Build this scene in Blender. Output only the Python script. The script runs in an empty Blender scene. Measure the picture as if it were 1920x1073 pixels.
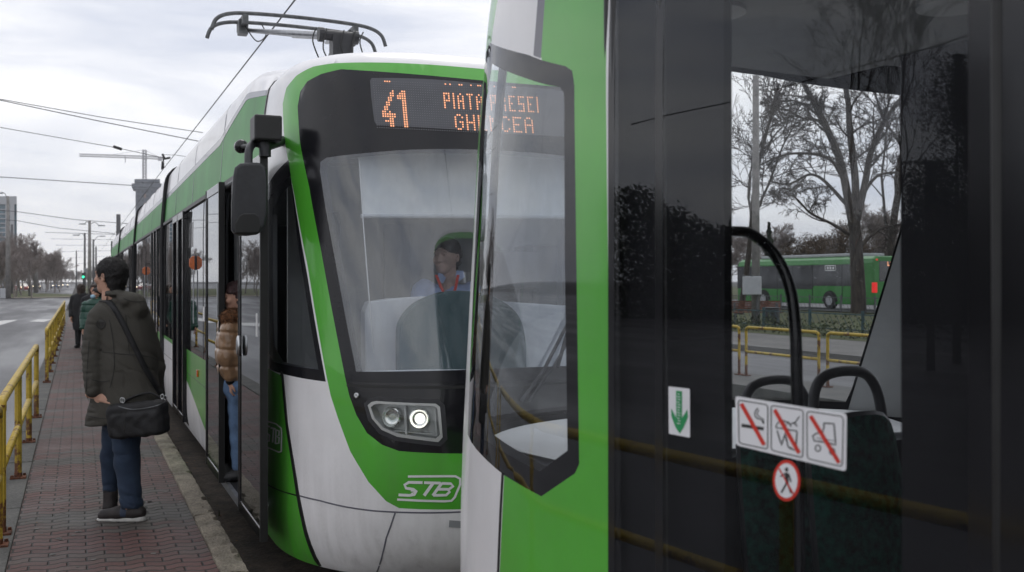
import bpy, bmesh, math, random
import numpy as np
from mathutils import Vector, Matrix
from mathutils.bvhtree import BVHTree
from mathutils.geometry import delaunay_2d_cdt
R = math.radians
PI = math.pi
rnd = random.Random(7)
S = bpy.context.scene
C = S.collection
# ---------------------------------------------------------------- camera
F = 1867.0; HY = 527.0; CX = 960.0
TH = math.atan(815.0 / F)
CAM = Vector((0, 0, 1.64))
cd = bpy.data.cameras.new('camera'); cam = bpy.data.objects.new('camera', cd); C.objects.link(cam)
cam.location = CAM; cam.rotation_euler = (PI / 2, 0, -TH)
cd.sensor_width = 36; cd.lens = 36 * F / 1920.0
cd.shift_y = -(536.5 - HY) / 1920.0
cd.clip_start = 0.05; cd.clip_end = 3000
cd.dof.use_dof = True; cd.dof.focus_distance = 5.8; cd.dof.aperture_fstop = 5.0
S.camera = cam
# ---------------------------------------------------------------- world, sun, exposure
w = bpy.data.worlds.new('World'); S.world = w; w.use_nodes = True
nt = w.node_tree; nt.nodes.clear()
def N(nt, typ, **kw):
    n = nt.nodes.new(typ)
    for k, v in kw.items():
        if k.startswith('i_'):
            key = k[2:]
            key = int(key) if key.isdigit() else key.replace('_', ' ')
            n.inputs[key].default_value = v
        else: setattr(n, k, v)
    return n
SUN_EL, SUN_AZ = R(55), R(25)
out = N(nt, 'ShaderNodeOutputWorld'); bg = N(nt, 'ShaderNodeBackground'); bg.inputs[1].default_value = 0.1
sky = N(nt, 'ShaderNodeTexSky', sky_type='NISHITA', sun_disc=False, sun_elevation=SUN_EL, sun_rotation=SUN_AZ)
tc = N(nt, 'ShaderNodeTexCoord')
mp = N(nt, 'ShaderNodeMapping'); mp.inputs['Scale'].default_value = (1.0, 1.0, 5.5); mp.inputs['Rotation'].default_value = (0.1, 0.06, 0.4)
nz = N(nt, 'ShaderNodeTexNoise'); nz.inputs['Scale'].default_value = 2.6; nz.inputs['Detail'].default_value = 7; nz.inputs['Roughness'].default_value = 0.52; nz.inputs['Distortion'].default_value = 0.5
rp = N(nt, 'ShaderNodeValToRGB')
rp.color_ramp.elements[0].position = 0.34; rp.color_ramp.elements[0].color = (6.9, 7.25, 8.3, 1)
rp.color_ramp.elements[1].position = 0.62; rp.color_ramp.elements[1].color = (11.6, 11.5, 11.6, 1)
e = rp.color_ramp.elements.new(0.48); e.color = (9.3, 9.4, 9.9, 1)
mx = N(nt, 'ShaderNodeMixRGB'); mx.inputs[0].default_value = 0.93
nt.links.new(tc.outputs['Generated'], mp.inputs[0]); nt.links.new(mp.outputs[0], nz.inputs['Vector'])
nt.links.new(nz.outputs['Fac'], rp.inputs[0]); nt.links.new(sky.outputs[0], mx.inputs[1]); nt.links.new(rp.outputs[0], mx.inputs[2])
nt.links.new(mx.outputs[0], bg.inputs[0]); nt.links.new(bg.outputs[0], out.inputs[0])
sd = bpy.data.lights.new('sun', 'SUN'); so = bpy.data.objects.new('sun', sd); C.objects.link(so)
sd.energy = 0.5; sd.angle = R(25); sd.color = (1, 0.96, 0.9)
so.rotation_euler = (PI / 2 - SUN_EL, 0, PI - SUN_AZ)   # azimuth counted clockwise from +y
S.view_settings.view_transform = 'Standard'; S.view_settings.look = 'None'; S.view_settings.gamma = 1; S.view_settings.exposure = 0.14
try: S.view_settings.use_curve_mapping = False
except Exception: pass
# ---------------------------------------------------------------- pixel rays (photo pixels, 1920 x 1073)
RT = Vector((math.cos(TH), -math.sin(TH), 0)); FW = Vector((math.sin(TH), math.cos(TH), 0))
def ray(x, y): return FW + RT * ((x - CX) / F) + Vector((0, 0, -(y - HY) / F))
def atZ(x, y, Z): return CAM + ray(x, y) * Z
def atz(x, y, z=0.0):
    d = ray(x, y); return CAM + d * ((z - CAM.z) / d.z)
def atx(x, y, X):
    d = ray(x, y); return CAM + d * (X / d.x)
def aty(x, y, Y):
    d = ray(x, y); return CAM + d * (Y / d.y)
# ---------------------------------------------------------------- materials
MATS = {}
def _mat(name):
    m = bpy.data.materials.new(name); m.use_nodes = True; MATS[name] = m
    return m, m.node_tree, m.node_tree.nodes['Principled BSDF']
def L(nt, a, b): nt.links.new(a, b)
def pm(name, col, *a_, grime=0.0, **k_):
    m = pm0(name, col, *a_, **k_)
    if grime:
        nt = m.node_tree; b = nt.nodes['Principled BSDF']; src = b.inputs['Base Color'].links[0].from_socket
        tc = N(nt, 'ShaderNodeTexCoord'); sz = N(nt, 'ShaderNodeSeparateXYZ'); L(nt, tc.outputs['Object'], sz.inputs[0])
        z_ = N(nt, 'ShaderNodeMapRange'); z_.inputs[1].default_value = .15; z_.inputs[2].default_value = 1.15; z_.inputs[3].default_value = 1.0; z_.inputs[4].default_value = .12; L(nt, sz.outputs[2], z_.inputs[0])
        mp = N(nt, 'ShaderNodeMapping'); mp.inputs['Scale'].default_value = (14, 14, 1.1); L(nt, tc.outputs['Object'], mp.inputs[0])
        n1 = N(nt, 'ShaderNodeTexNoise'); n1.inputs['Scale'].default_value = 1.0; n1.inputs['Detail'].default_value = 7; L(nt, mp.outputs[0], n1.inputs[0])
        n2 = N(nt, 'ShaderNodeTexNoise'); n2.inputs['Scale'].default_value = 60; n2.inputs['Detail'].default_value = 5; L(nt, tc.outputs['Object'], n2.inputs[0])
        a1 = N(nt, 'ShaderNodeMapRange'); a1.inputs[1].default_value = .38; a1.inputs[2].default_value = .75; L(nt, n1.outputs[0], a1.inputs[0])
        m1 = N(nt, 'ShaderNodeMath', operation='MULTIPLY'); L(nt, a1.outputs[0], m1.inputs[0]); L(nt, n2.outputs[0], m1.inputs[1])
        m2 = N(nt, 'ShaderNodeMath', operation='MULTIPLY'); L(nt, m1.outputs[0], m2.inputs[0]); L(nt, z_.outputs[0], m2.inputs[1])
        m3_ = N(nt, 'ShaderNodeMath', operation='MULTIPLY', use_clamp=True); L(nt, m2.outputs[0], m3_.inputs[0]); m3_.inputs[1].default_value = grime
        mx = N(nt, 'ShaderNodeMixRGB'); mx.inputs[2].default_value = (.16, .145, .12, 1); L(nt, m3_.outputs[0], mx.inputs[0]); L(nt, src, mx.inputs[1]); L(nt, mx.outputs[0], b.inputs['Base Color'])
    return m
def pm0(name, col, rough=0.5, metal=0.0, coat=0.0, var=0.12, scale=6.0, bump=0.0, bscale=60.0, emit=None, es=1.0, col2=None, stretch=(1,1,1), spec=0.5, croug=0.05):
    """principled with noise-driven colour variation and optional bump"""
    m, nt, b = _mat(name)
    tc = N(nt, 'ShaderNodeTexCoord'); mp = N(nt, 'ShaderNodeMapping'); mp.inputs['Scale'].default_value = stretch
    L(nt, tc.outputs['Object'], mp.inputs[0])
    nz = N(nt, 'ShaderNodeTexNoise'); nz.inputs['Scale'].default_value = scale; nz.inputs['Detail'].default_value = 6; nz.inputs['Roughness'].default_value = 0.6
    L(nt, mp.outputs[0], nz.inputs['Vector'])
    mx = N(nt, 'ShaderNodeMixRGB')
    c2 = col2 if col2 else tuple(max(0, c * (1 - 2.2 * var)) for c in col)
    c1 = col if col2 else tuple(min(1, c * (1 + var)) for c in col)
    mx.inputs[1].default_value = (*c1, 1); mx.inputs[2].default_value = (*c2, 1)
    mr = N(nt, 'ShaderNodeMapRange'); mr.inputs[1].default_value = 0.35; mr.inputs[2].default_value = 0.7
    L(nt, nz.outputs['Fac'], mr.inputs[0]); L(nt, mr.outputs[0], mx.inputs[0]); L(nt, mx.outputs[0], b.inputs['Base Color'])
    b.inputs['Roughness'].default_value = rough; b.inputs['Metallic'].default_value = metal
    b.inputs['Coat Weight'].default_value = coat; b.inputs['Coat Roughness'].default_value = croug
    b.inputs['Specular IOR Level'].default_value = spec
    if bump:
        n2 = N(nt, 'ShaderNodeTexNoise'); n2.inputs['Scale'].default_value = bscale; n2.inputs['Detail'].default_value = 5
        L(nt, mp.outputs[0], n2.inputs['Vector'])
        bp = N(nt, 'ShaderNodeBump'); bp.inputs['Strength'].default_value = bump; bp.inputs['Distance'].default_value = 0.01
        L(nt, n2.outputs['Fac'], bp.inputs['Height']); L(nt, bp.outputs[0], b.inputs['Normal'])
    if emit:
        b.inputs['Emission Color'].default_value = (*emit, 1); b.inputs['Emission Strength'].default_value = es
    return m
def glass(name, tint, ior=1.5, mul=1.5, rough=0.0, dirt_sheen=0.0, dcol=(0.5, 0.5, 0.5)):
    m = bpy.data.materials.new(name); m.use_nodes = True; MATS[name] = m; nt = m.node_tree; nt.nodes.clear()
    o = N(nt, 'ShaderNodeOutputMaterial'); t = N(nt, 'ShaderNodeBsdfTransparent'); t.inputs[0].default_value = (*tint, 1)
    g = N(nt, 'ShaderNodeBsdfGlossy'); g.inputs['Roughness'].default_value = rough; g.inputs[0].default_value = (0.96, 0.98, 1.0, 1)
    ge = N(nt, 'ShaderNodeNewGeometry'); dt = N(nt, 'ShaderNodeVectorMath', operation='DOT_PRODUCT'); ab = N(nt, 'ShaderNodeMath', operation='ABSOLUTE')
    L(nt, ge.outputs['Normal'], dt.inputs[0]); L(nt, ge.outputs['Incoming'], dt.inputs[1]); L(nt, dt.outputs['Value'], ab.inputs[0])
    om = N(nt, 'ShaderNodeMath', operation='SUBTRACT'); om.inputs[0].default_value = 1.0; L(nt, ab.outputs[0], om.inputs[1])
    pw = N(nt, 'ShaderNodeMath', operation='POWER'); pw.inputs[1].default_value = 4.6; L(nt, om.outputs[0], pw.inputs[0])
    f0 = ((ior - 1) / (ior + 1)) ** 2 * mul
    ml = N(nt, 'ShaderNodeMath', operation='MULTIPLY_ADD', use_clamp=True); ml.inputs[1].default_value = 1 - f0; ml.inputs[2].default_value = f0
    mx = N(nt, 'ShaderNodeMixShader')
    L(nt, pw.outputs[0], ml.inputs[0]); L(nt, ml.outputs[0], mx.inputs[0]); L(nt, t.outputs[0], mx.inputs[1]); L(nt, g.outputs[0], mx.inputs[2])
    last = mx
    if dirt_sheen:
        tc = N(nt, 'ShaderNodeTexCoord'); mp = N(nt, 'ShaderNodeMapping'); mp.inputs['Scale'].default_value = (9, 9, 1.2)
        nz = N(nt, 'ShaderNodeTexNoise'); nz.inputs['Scale'].default_value = 2.0; nz.inputs['Detail'].default_value = 5
        mr = N(nt, 'ShaderNodeMapRange'); mr.inputs[1].default_value = 0.35; mr.inputs[2].default_value = 0.75; mr.inputs[3].default_value = dirt_sheen * 0.25; mr.inputs[4].default_value = dirt_sheen
        df = N(nt, 'ShaderNodeBsdfDiffuse'); df.inputs[0].default_value = (*dcol, 1)
        m2 = N(nt, 'ShaderNodeMixShader')
        L(nt, tc.outputs['Object'], mp.inputs[0]); L(nt, mp.outputs[0], nz.inputs[0]); L(nt, nz.outputs[0], mr.inputs[0]); L(nt, mr.outputs[0], m2.inputs[0])
        L(nt, mx.outputs[0], m2.inputs[1]); L(nt, df.outputs[0], m2.inputs[2]); last = m2
    L(nt, last.outputs[0], o.inputs[0])
    return m
M = MATS
pm('green_paint', (0.085, 0.43, 0.035), 0.3, coat=0.6, var=0.05, scale=3, bump=0.05, bscale=7, grime=.7)
pm('green_roof', (0.055, 0.30, 0.06), 0.45, coat=0.05, var=0.12, scale=2, spec=.25)
pm('lining_mid', (.10, .105, .115), .6, var=.08, scale=4)
pm('white_paint', (0.84, 0.83, 0.84), 0.35, coat=0.4, var=0.04, scale=2.5, bump=0.05, bscale=7, grime=.55)
pm('grey_stripe', (0.13, 0.13, 0.16), 0.35, coat=0.5, var=0.05)
pm('black_gloss', (0.010, 0.010, 0.012), 0.14, coat=0.15, var=0.1, spec=.4)
pm('black_frit', (0.012, 0.012, 0.015), 0.20, coat=0.0, var=0.1, spec=0.38)
pm('black_frit_gloss', (0.010, 0.010, 0.012), 0.03, var=0.1, spec=.55)
pm('black_rubber', (0.012, 0.012, 0.012), 0.45, var=0.15, scale=20)
pm('black_plastic', (0.028, 0.029, 0.033), 0.42, var=0.12, scale=30, bump=0.15, bscale=300)
pm('bellows_rubber', (0.02, 0.02, 0.022), 0.55, var=0.2, scale=10)
pm('lining', (0.27, 0.28, 0.29), 0.6, var=0.06, scale=4)
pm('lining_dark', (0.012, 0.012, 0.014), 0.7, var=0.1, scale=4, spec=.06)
pm('cover_grey', (.36, .37, .37), .6, var=.05, scale=4, spec=.2)
pm('lining_white', (0.62, 0.64, 0.66), 0.5, var=0.04, scale=4)
pm('tram_floor', (0.03, 0.03, 0.034), 0.7, var=0.15, scale=30, spec=.15)
pm('blind_cloth', (0.9, 0.93, 0.92), 0.7, var=0.03, scale=5, emit=None)
pm('seat_reflection_teal', (0.035, 0.085, 0.09), 0.4, var=0.05, scale=5)  # teal of the driver's seat and of the solid tram reflection
pm('steel', (0.55, 0.56, 0.57), 0.3, metal=1.0, var=0.1, scale=12)
pm('dark_steel', (0.13, 0.135, 0.14), 0.5, metal=0.6, var=0.2, scale=15)
pm('aluminium', (0.42, 0.43, 0.45), 0.4, metal=0.9, var=0.1, scale=15)
pm('lamp_housing', (0.45, 0.46, 0.45), 0.35, metal=0.3, var=0.05)
pm('lamp_lit', (1, 1, 0.95), 0.3, var=0.01, emit=(1, 0.98, 0.9), es=1.6)
pm('chrome', (0.75, 0.75, 0.73), 0.15, metal=1.0, var=0.05)
pm('logo_white', (0.80, 0.80, 0.80), 0.4, var=0.04)
pm('led_orange', (0.9, 0.4, 0.2), 0.5, var=0.01, emit=(1.0, 0.42, 0.22), es=0.8)
pm('led_off', (0.26, 0.26, 0.28), 0.5, var=0.05)
pm('display_panel', (0.085, 0.088, 0.10), 0.5, var=0.08)
pm('orange_lens', (0.62, 0.13, 0.015), 0.25, coat=0.7, var=0.12, scale=60)
glass('windscreen_glass', (0.86, 0.89, 0.93), 1.5, 2.8, 0.0, 0.11, (0.55, 0.58, 0.62))  # dirt film thickened to stand in for the pale reflection on the glass
glass('side_glass', (0.90, 0.92, 0.93), 1.5, 1.4, 0.0, 0.015)
glass('tinted_glass', (0.10, 0.105, 0.11), 1.5, 1.6, 0.003)
glass('door_glass', (0.90, 0.91, 0.92), 1.5, 0.9, 0.0, 0.002)
glass('corner_glass', (0.88, 0.90, 0.92), 1.5, 2.3, 0.0, 0.03)
glass('lens_glass', (0.9, 0.92, 0.92), 1.45, 1.2, 0.0, 0.03)
# ---------------------------------------------------------------- object helpers
ORG = {}
def tag(o, label=None, cat=None, group=None, kind=None):
    if label: o['label'] = label
    if cat: o['category'] = cat
    if group: o['group'] = group
    if kind: o['kind'] = kind
    return o
def empty(name, loc, rz=0, **kw):
    o = bpy.data.objects.new(name, None); C.objects.link(o); o.empty_display_size = 0.2
    o.location = loc; o.rotation_euler = (0, 0, rz)
    ORG[o.name] = Matrix.Translation(Vector(loc)) @ Matrix.Rotation(rz, 4, 'Z')
    return tag(o, **kw)
def link(name, me, mat=None, parent=None, org=None, rz=0, smooth=False, **kw):
    """me has world coordinates; origin is moved to org or to the parent's frame"""
    o = bpy.data.objects.new(name, me); C.objects.link(o)
    if parent is not None:
        mw = ORG[parent.name]; me.transform(mw.inverted()); o.parent = parent; ORG[o.name] = mw
    elif org is not None:
        mw = Matrix.Translation(Vector(org)) @ Matrix.Rotation(rz, 4, 'Z'); me.transform(mw.inverted()); o.location = org; o.rotation_euler = (0, 0, rz); ORG[o.name] = mw
    else: ORG[o.name] = Matrix.Identity(4)
    if mat is not None and not me.materials:
        for mm in (mat if isinstance(mat, (list, tuple)) else [mat]): me.materials.append(MATS[mm] if isinstance(mm, str) else mm)
    if smooth:
        me.polygons.foreach_set('use_smooth', [True] * len(me.polygons))
    return tag(o, **kw)
class MB:
    def __init__(s): s.v = []; s.f = []; s.m = []; s.cm = 0
    def add(s, vs, fs):
        n = len(s.v); s.v += [tuple(v) for v in vs]; s.f += [tuple(i + n for i in f) for f in fs]; s.m += [s.cm] * len(fs); return s
    def box(s, x0, x1, y0, y1, z0, z1, mw=None):
        vs = [Vector((x, y, z)) for z in (z0, z1) for y in (y0, y1) for x in (x0, x1)]
        if mw is not None: vs = [mw @ v for v in vs]
        return s.add(vs, [(0, 2, 3, 1), (4, 5, 7, 6), (0, 1, 5, 4), (2, 6, 7, 3), (0, 4, 6, 2), (1, 3, 7, 5)])
    def tube(s, pts, r, n=8, caps=True, flat=1.0):
        pts = [Vector(p) for p in pts]; k = len(pts)
        rs = r if isinstance(r, (list, tuple)) else [r] * k
        vs = []; up = None
        for i, p in enumerate(pts):
            t = (pts[min(i + 1, k - 1)] - pts[max(i - 1, 0)])
            if t.length < 1e-9: t = Vector((0, 0, 1))
            t.normalize()
            if up is None:
                up = Vector((0, 0, 1)) if abs(t.z) < 0.9 else Vector((1, 0, 0))
            a = t.cross(up)
            if a.length < 1e-6: a = t.orthogonal()
            a.normalize(); b = a.cross(t).normalized(); up = b
            for j in range(n):
                q = 2 * PI * j / n
                vs.append(p + a * (math.cos(q) * rs[i]) + b * (math.sin(q) * rs[i] * flat))
        fs = []
        for i in range(k - 1):
            for j in range(n):
                fs.append((i * n + j, i * n + (j + 1) % n, (i + 1) * n + (j + 1) % n, (i + 1) * n + j))
        if caps and n > 2: fs.append(tuple(range(n))[::-1]); fs.append(tuple((k - 1) * n + j for j in range(n)))
        return s.add(vs, fs)
    def prism(s, poly, d):
        """poly: list of 3d points (planar), d: extrusion vector"""
        n = len(poly); poly = [Vector(p) for p in poly]; d = Vector(d)
        vs = poly + [p + d for p in poly]
        return s.add(vs, [tuple(range(n))[::-1], tuple(range(n, 2 * n))] + [(i, (i + 1) % n, n + (i + 1) % n, n + i) for i in range(n)])
    def lathe(s, prof, axis_o=(0, 0, 0), n=24, mw=None):
        vs = []; fs = []
        for (r_, z_) in prof:
            for j in range(n):
                q = 2 * PI * j / n; v = Vector((r_ * math.cos(q), r_ * math.sin(q), z_))
                vs.append((mw @ v) if mw is not None else v + Vector(axis_o))
        for i in range(len(prof) - 1):
            for j in range(n): fs.append((i * n + j, i * n + (j + 1) % n, (i + 1) * n + (j + 1) % n, (i + 1) * n + j))
        fs.append(tuple(range(n))[::-1]); fs.append(tuple((len(prof) - 1) * n + j for j in range(n)))
        return s.add(vs, fs)
    def mesh(s, name='m'):
        me = bpy.data.meshes.new(name); me.from_pydata(s.v, [], s.f)
        if any(s.m): me.polygons.foreach_set('material_index', s.m)
        me.update(); return me
    def build(s, name, mat, parent=None, bev=0.0, bseg=2, fixn=False, **kw):
        me = s.mesh(name)
        if fixn:
            bm = bmesh.new(); bm.from_mesh(me); bmesh.ops.recalc_face_normals(bm, faces=bm.faces); bm.to_mesh(me); bm.free()
        o = link(name, me, mat, parent, **kw)
        if bev:
            b = o.modifiers.new('bevel', 'BEVEL'); b.width = bev; b.segments = bseg; b.limit_method = 'ANGLE'; b.angle_limit = R(40)
        return o
def smooth_by_angle(o, ang=35):
    me = o.data; me.polygons.foreach_set('use_smooth', [True] * len(me.polygons))
    bm = bmesh.new(); bm.from_mesh(me)
    for e_ in bm.edges:
        if len(e_.link_faces) == 2 and e_.calc_face_angle(0) > R(ang): e_.smooth = False
    bm.to_mesh(me); bm.free()
def kids(o): return [c for c in bpy.data.objects if c.parent == o]
def copy_tree(o, parent=None, _k={}):
    c = o.copy(); C.objects.link(c)
    if parent is not None: c.parent = parent; c.matrix_parent_inverse = o.matrix_parent_inverse
    for ch in kids(o): copy_tree(ch, c)
    return c
def catmull(pts, n=6, closed=False):
    pts = [Vector(p) for p in pts]; k = len(pts); res = []
    rng = range(k if closed else k - 1)
    for i in rng:
        if closed: p0, p1, p2, p3 = pts[i - 1], pts[i], pts[(i + 1) % k], pts[(i + 2) % k]
        else: p0, p1, p2, p3 = pts[max(i - 1, 0)], pts[i], pts[i + 1], pts[min(i + 2, k - 1)]
        for j in range(n):
            t = j / n
            res.append(0.5 * ((2 * p1) + (-p0 + p2) * t + (2 * p0 - 5 * p1 + 4 * p2 - p3) * t * t + (-p0 + 3 * p1 - 3 * p2 + p3) * t ** 3))
    if not closed: res.append(pts[-1])
    return res
# ================================================================ TRAM SURFACE
# profile: v, z, half width, nose reach
PROF = [(0.00, -0.04, 1.16, 1.16), (0.10, 0.05, 1.185, 1.28), (0.25, 0.22, 1.20, 1.38), (0.50, 0.50, 1.20, 1.42), (0.85, 0.85, 1.20, 1.42),
        (1.10, 1.10, 1.20, 1.39), (1.60, 1.60, 1.20, 1.29), (2.10, 2.10, 1.20, 1.18), (2.45, 2.45, 1.19, 1.08), (2.80, 2.80, 1.155, 0.97),
        (3.00, 2.95, 1.13, 0.88), (3.15, 3.02, 1.06, 0.78), (3.30, 3.055, 0.93, 0.64), (3.50, 3.075, 0.70, 0.46), (3.80, 3.09, 0.38, 0.22), (4.10, 3.10, 0.05, 0.03)]
_pa = np.array(PROF)
_vv = np.linspace(0, 4.10, 411)
def _smooth_interp(col):
    y = np.interp(_vv, _pa[:, 0], _pa[:, col]); k = np.ones(13) / 13
    yp = np.pad(y, 6, mode='reflect', reflect_type='odd'); return np.convolve(yp, k, 'valid')
_pz, _pw, _pn = _smooth_interp(1), _smooth_interp(2), _smooth_interp(3)
SEAM_B = 0.33
SEP, SEQ = 2.7, 2.2
_t = np.linspace(0, PI / 2, 400)
_ca = 1.2 * np.cos(_t) ** (2 / SEP); _cb = 1.4 * np.sin(_t) ** (2 / SEQ)
_arc = np.concatenate([[0], np.cumsum(np.hypot(np.diff(_ca), np.diff(_cb)))])
U0 = float(_arc[-1])
_un = (U0 - _arc)[::-1]; _can = _ca[::-1]; _cbn = _cb[::-1]     # |u| from the tip (0) to U0 at the taper start
def surf(u, v, off=0.0):
    """u: signed arc from nose tip (negative = platform side), v: profile.  returns local a, b, z"""
    z = np.interp(v, _vv, _pz); w_ = np.interp(v, _vv, _pw); n_ = np.interp(v, _vv, _pn)
    au = abs(u)
    if au <= U0:
        a = float(np.interp(au, _un, _can)); b = float(np.interp(au, _un, _cbn))
        p = (a * w_ / 1.2 * (1 if u > 0 else -1), b * n_ / 1.4, z)
    else: p = (w_ * (1 if u > 0 else -1), -(au - U0), z)
    if au > U0 + SEAM_B and z > 2.4: z = 2.4 + (z - 2.4) * (1 + 0.32 * min(1.0, (au - U0 - SEAM_B) / 0.9)); p = (p[0], p[1], z)
    if off:
        e = 0.004
        q1 = surf(u + e, v); q2 = surf(u, v + e); q3 = surf(u - e, v); q4 = surf(u, v - e)
        t1 = Vector(q1) - Vector(q3); t2 = Vector(q2) - Vector(q4); n = t1.cross(t2)
        if n.length > 1e-12:
            n.normalize()
            if n.dot(Vector((p[0], p[1] + 1.2, (p[2] - 1.5) * 0.6))) < 0: n = -n
            p = tuple(Vector(p) + n * off)
    return p
XC = 2.32; Y1 = 6.5
def M1(p): return Vector((XC + p[0], Y1 - p[1], p[2]))
A2 = R(4.2)
U2 = Vector((-math.sin(A2), math.cos(A2), 0)); N2 = Vector((math.cos(A2), math.sin(A2), 0))
O2 = Vector((1.09, 2.30, 0)) + N2 * 1.2
def M2(p): return O2 + N2 * p[0] + U2 * p[1] + Vector((0, 0, p[2]))
class Surf:
    def __init__(s, Mf, ulo, uhi):
        s.M = Mf
        nose = list(np.linspace(-U0, U0, 141)); us = list(np.linspace(ulo, -U0, 60))[:-1] + nose + list(np.linspace(U0, uhi, 60))[1:]
        vs = list(np.linspace(0, 4.10, 110)); s.us, s.vs = us, vs; nv = len(vs)
        V = [Mf(surf(u, v)) for u in us for v in vs]; Fc = []; s.uv = []
        for i in range(len(us) - 1):
            for j in range(nv - 1):
                Fc.append((i * nv + j, (i + 1) * nv + j, (i + 1) * nv + j + 1, i * nv + j + 1))
        s.V, s.Fc, s.nv = V, Fc, nv; s.bvh = BVHTree.FromPolygons(V, Fc)
    def _uv(s, loc, idx):
        i, j = divmod(idx, s.nv - 1)
        p00, p10, p01 = s.V[i * s.nv + j], s.V[(i + 1) * s.nv + j], s.V[i * s.nv + j + 1]
        e1 = p10 - p00; e2 = p01 - p00; d = loc - p00
        a11, a12, a22 = e1.dot(e1), e1.dot(e2), e2.dot(e2); det = a11 * a22 - a12 * a12
        if abs(det) < 1e-14: s_, t_ = 0.5, 0.5
        else: s_ = (d.dot(e1) * a22 - d.dot(e2) * a12) / det; t_ = (d.dot(e2) * a11 - d.dot(e1) * a12) / det
        s_ = min(1.2, max(-.2, s_)); t_ = min(1.2, max(-.2, t_))
        return (s.us[i] + s_ * (s.us[i + 1] - s.us[i]), s.vs[j] + t_ * (s.vs[j + 1] - s.vs[j]))
    def hit(s, x, y, far=0.0):
        d = ray(x, y); dn = d.normalized(); o = CAM + dn * far
        loc, nrm, idx, dist = s.bvh.ray_cast(o, dn)
        if loc is None:
            best = None
            for k in range(1, 260):
                p = CAM + dn * (0.8 + k * 0.045)
                l2, n2, i2, d2 = s.bvh.find_nearest(p)
                if best is None or d2 < best[2]: best = (l2, i2, d2)
            loc, idx = best[0], best[1]
        return s._uv(loc, idx)
    def poly(s, pts, far=0.0, cm=0):
        if cm: pts = [(p.x, p.y) for p in catmull([(x, y, 0) for x, y in pts], cm)]
        return [s.hit(x, y, far) for x, y in pts]
def inpoly(poly, x, y):
    c = False; n = len(poly); j = n - 1
    for i in range(n):
        xi, yi = poly[i]; xj, yj = poly[j]
        if (yi > y) != (yj > y) and x < (xj - xi) * (y - yi) / (yj - yi) + xi: c = not c
        j = i
    return c
def densify(poly, step=0.06):
    r_ = []; n = len(poly)
    for i in range(n):
        a = poly[i]; b = poly[(i + 1) % n]; d = math.hypot(b[0] - a[0], b[1] - a[1]); k = max(1, int(d / step))
        for q in range(k): r_.append((a[0] + (b[0] - a[0]) * q / k, a[1] + (b[1] - a[1]) * q / k))
    return r_
def partition(regions, us, vs, default):
    """regions: list of (name, polygon) later wins. returns verts2d and dict name->list of tris"""
    V = []; E = []
    for u in us:
        for v in vs: V.append((u + 1e-5 * math.sin(u * 77 + v * 31), v))
    u0, u1, v0, v1 = us[0], us[-1], vs[0], vs[-1]
    for name, poly in regions:
        poly = densify([(min(u1, max(u0, p[0])), min(v1, max(v0, p[1]))) for p in poly])
        n = len(V)
        V += poly; E += [(n + i, n + (i + 1) % len(poly)) for i in range(len(poly))]
    r_ = delaunay_2d_cdt([Vector(p) for p in V], E, [], 0, 1e-4)
    ov, of = r_[0], r_[2]
    out = {}
    boxes = [(min(p[0] for p in q), max(p[0] for p in q), min(p[1] for p in q), max(p[1] for p in q)) for _, q in regions]
    for f in of:
        cx = sum(ov[i][0] for i in f) / 3; cy = sum(ov[i][1] for i in f) / 3; nm = default
        for k in range(len(regions) - 1, -1, -1):
            b = boxes[k]
            if b[0] <= cx <= b[1] and b[2] <= cy <= b[3] and inpoly(regions[k][1], cx, cy): nm = regions[k][0]; break
        if nm: out.setdefault(nm, []).append(tuple(f))
    return ov, out
def surf_mesh(name, ov, tris, Mf, off=0.0, flip=False):
    used = sorted({i for t in tris for i in t}); mp_ = {i: k for k, i in enumerate(used)}
    vs = [Mf(surf(ov[i][0], ov[i][1], off)) for i in used]
    fs = [tuple(mp_[i] for i in (t[::-1] if flip else t)) for t in tris]
    me = bpy.data.meshes.new(name); me.from_pydata(vs, [], fs); me.update(); return me
def mir(poly): return [(-u, v) for u, v in poly]
def stroke_px(sf, mb, pts, wpx, off=0.004, n=1, closed=False, far=0.0):
    """stroke in photo pixels laid on a tram surface"""
    P = [Vector((x, y, 0)) for x, y in pts]
    if n > 1: P = catmull(P, n, closed)
    if closed: P = P + [P[0]]
    dens = [P[0]]
    for i in range(1, len(P)):
        d = (P[i] - P[i - 1]).length; k = max(1, int(d / 6))
        for q in range(1, k + 1): dens.append(P[i - 1].lerp(P[i], q / k))
    P = dens; vs = []
    for i, p in enumerate(P):
        t = P[min(i + 1, len(P) - 1)] - P[max(i - 1, 0)]; t.normalize(); nn = Vector((-t.y, t.x, 0)) * wpx / 2
        for q in (p + nn, p - nn):
            uv = sf.hit(q.x, q.y, far); vs.append(sf.M(surf(uv[0], uv[1], off)))
    mb.add(vs, [(2 * i, 2 * i + 1, 2 * i + 3, 2 * i + 2) for i in range(len(P) - 1)])
SF1 = Surf(M1, -U0 - 9.2, U0 + 9.2)
SF2 = Surf(M2, -U0 - 9.0, U0 + 9.0)
# ================================================================ TRAMS
HX = SF1.hit
def lp(pts, cm=0): return SF1.poly(pts, cm=cm)
CTR = lambda v: (0.0, v)
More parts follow.
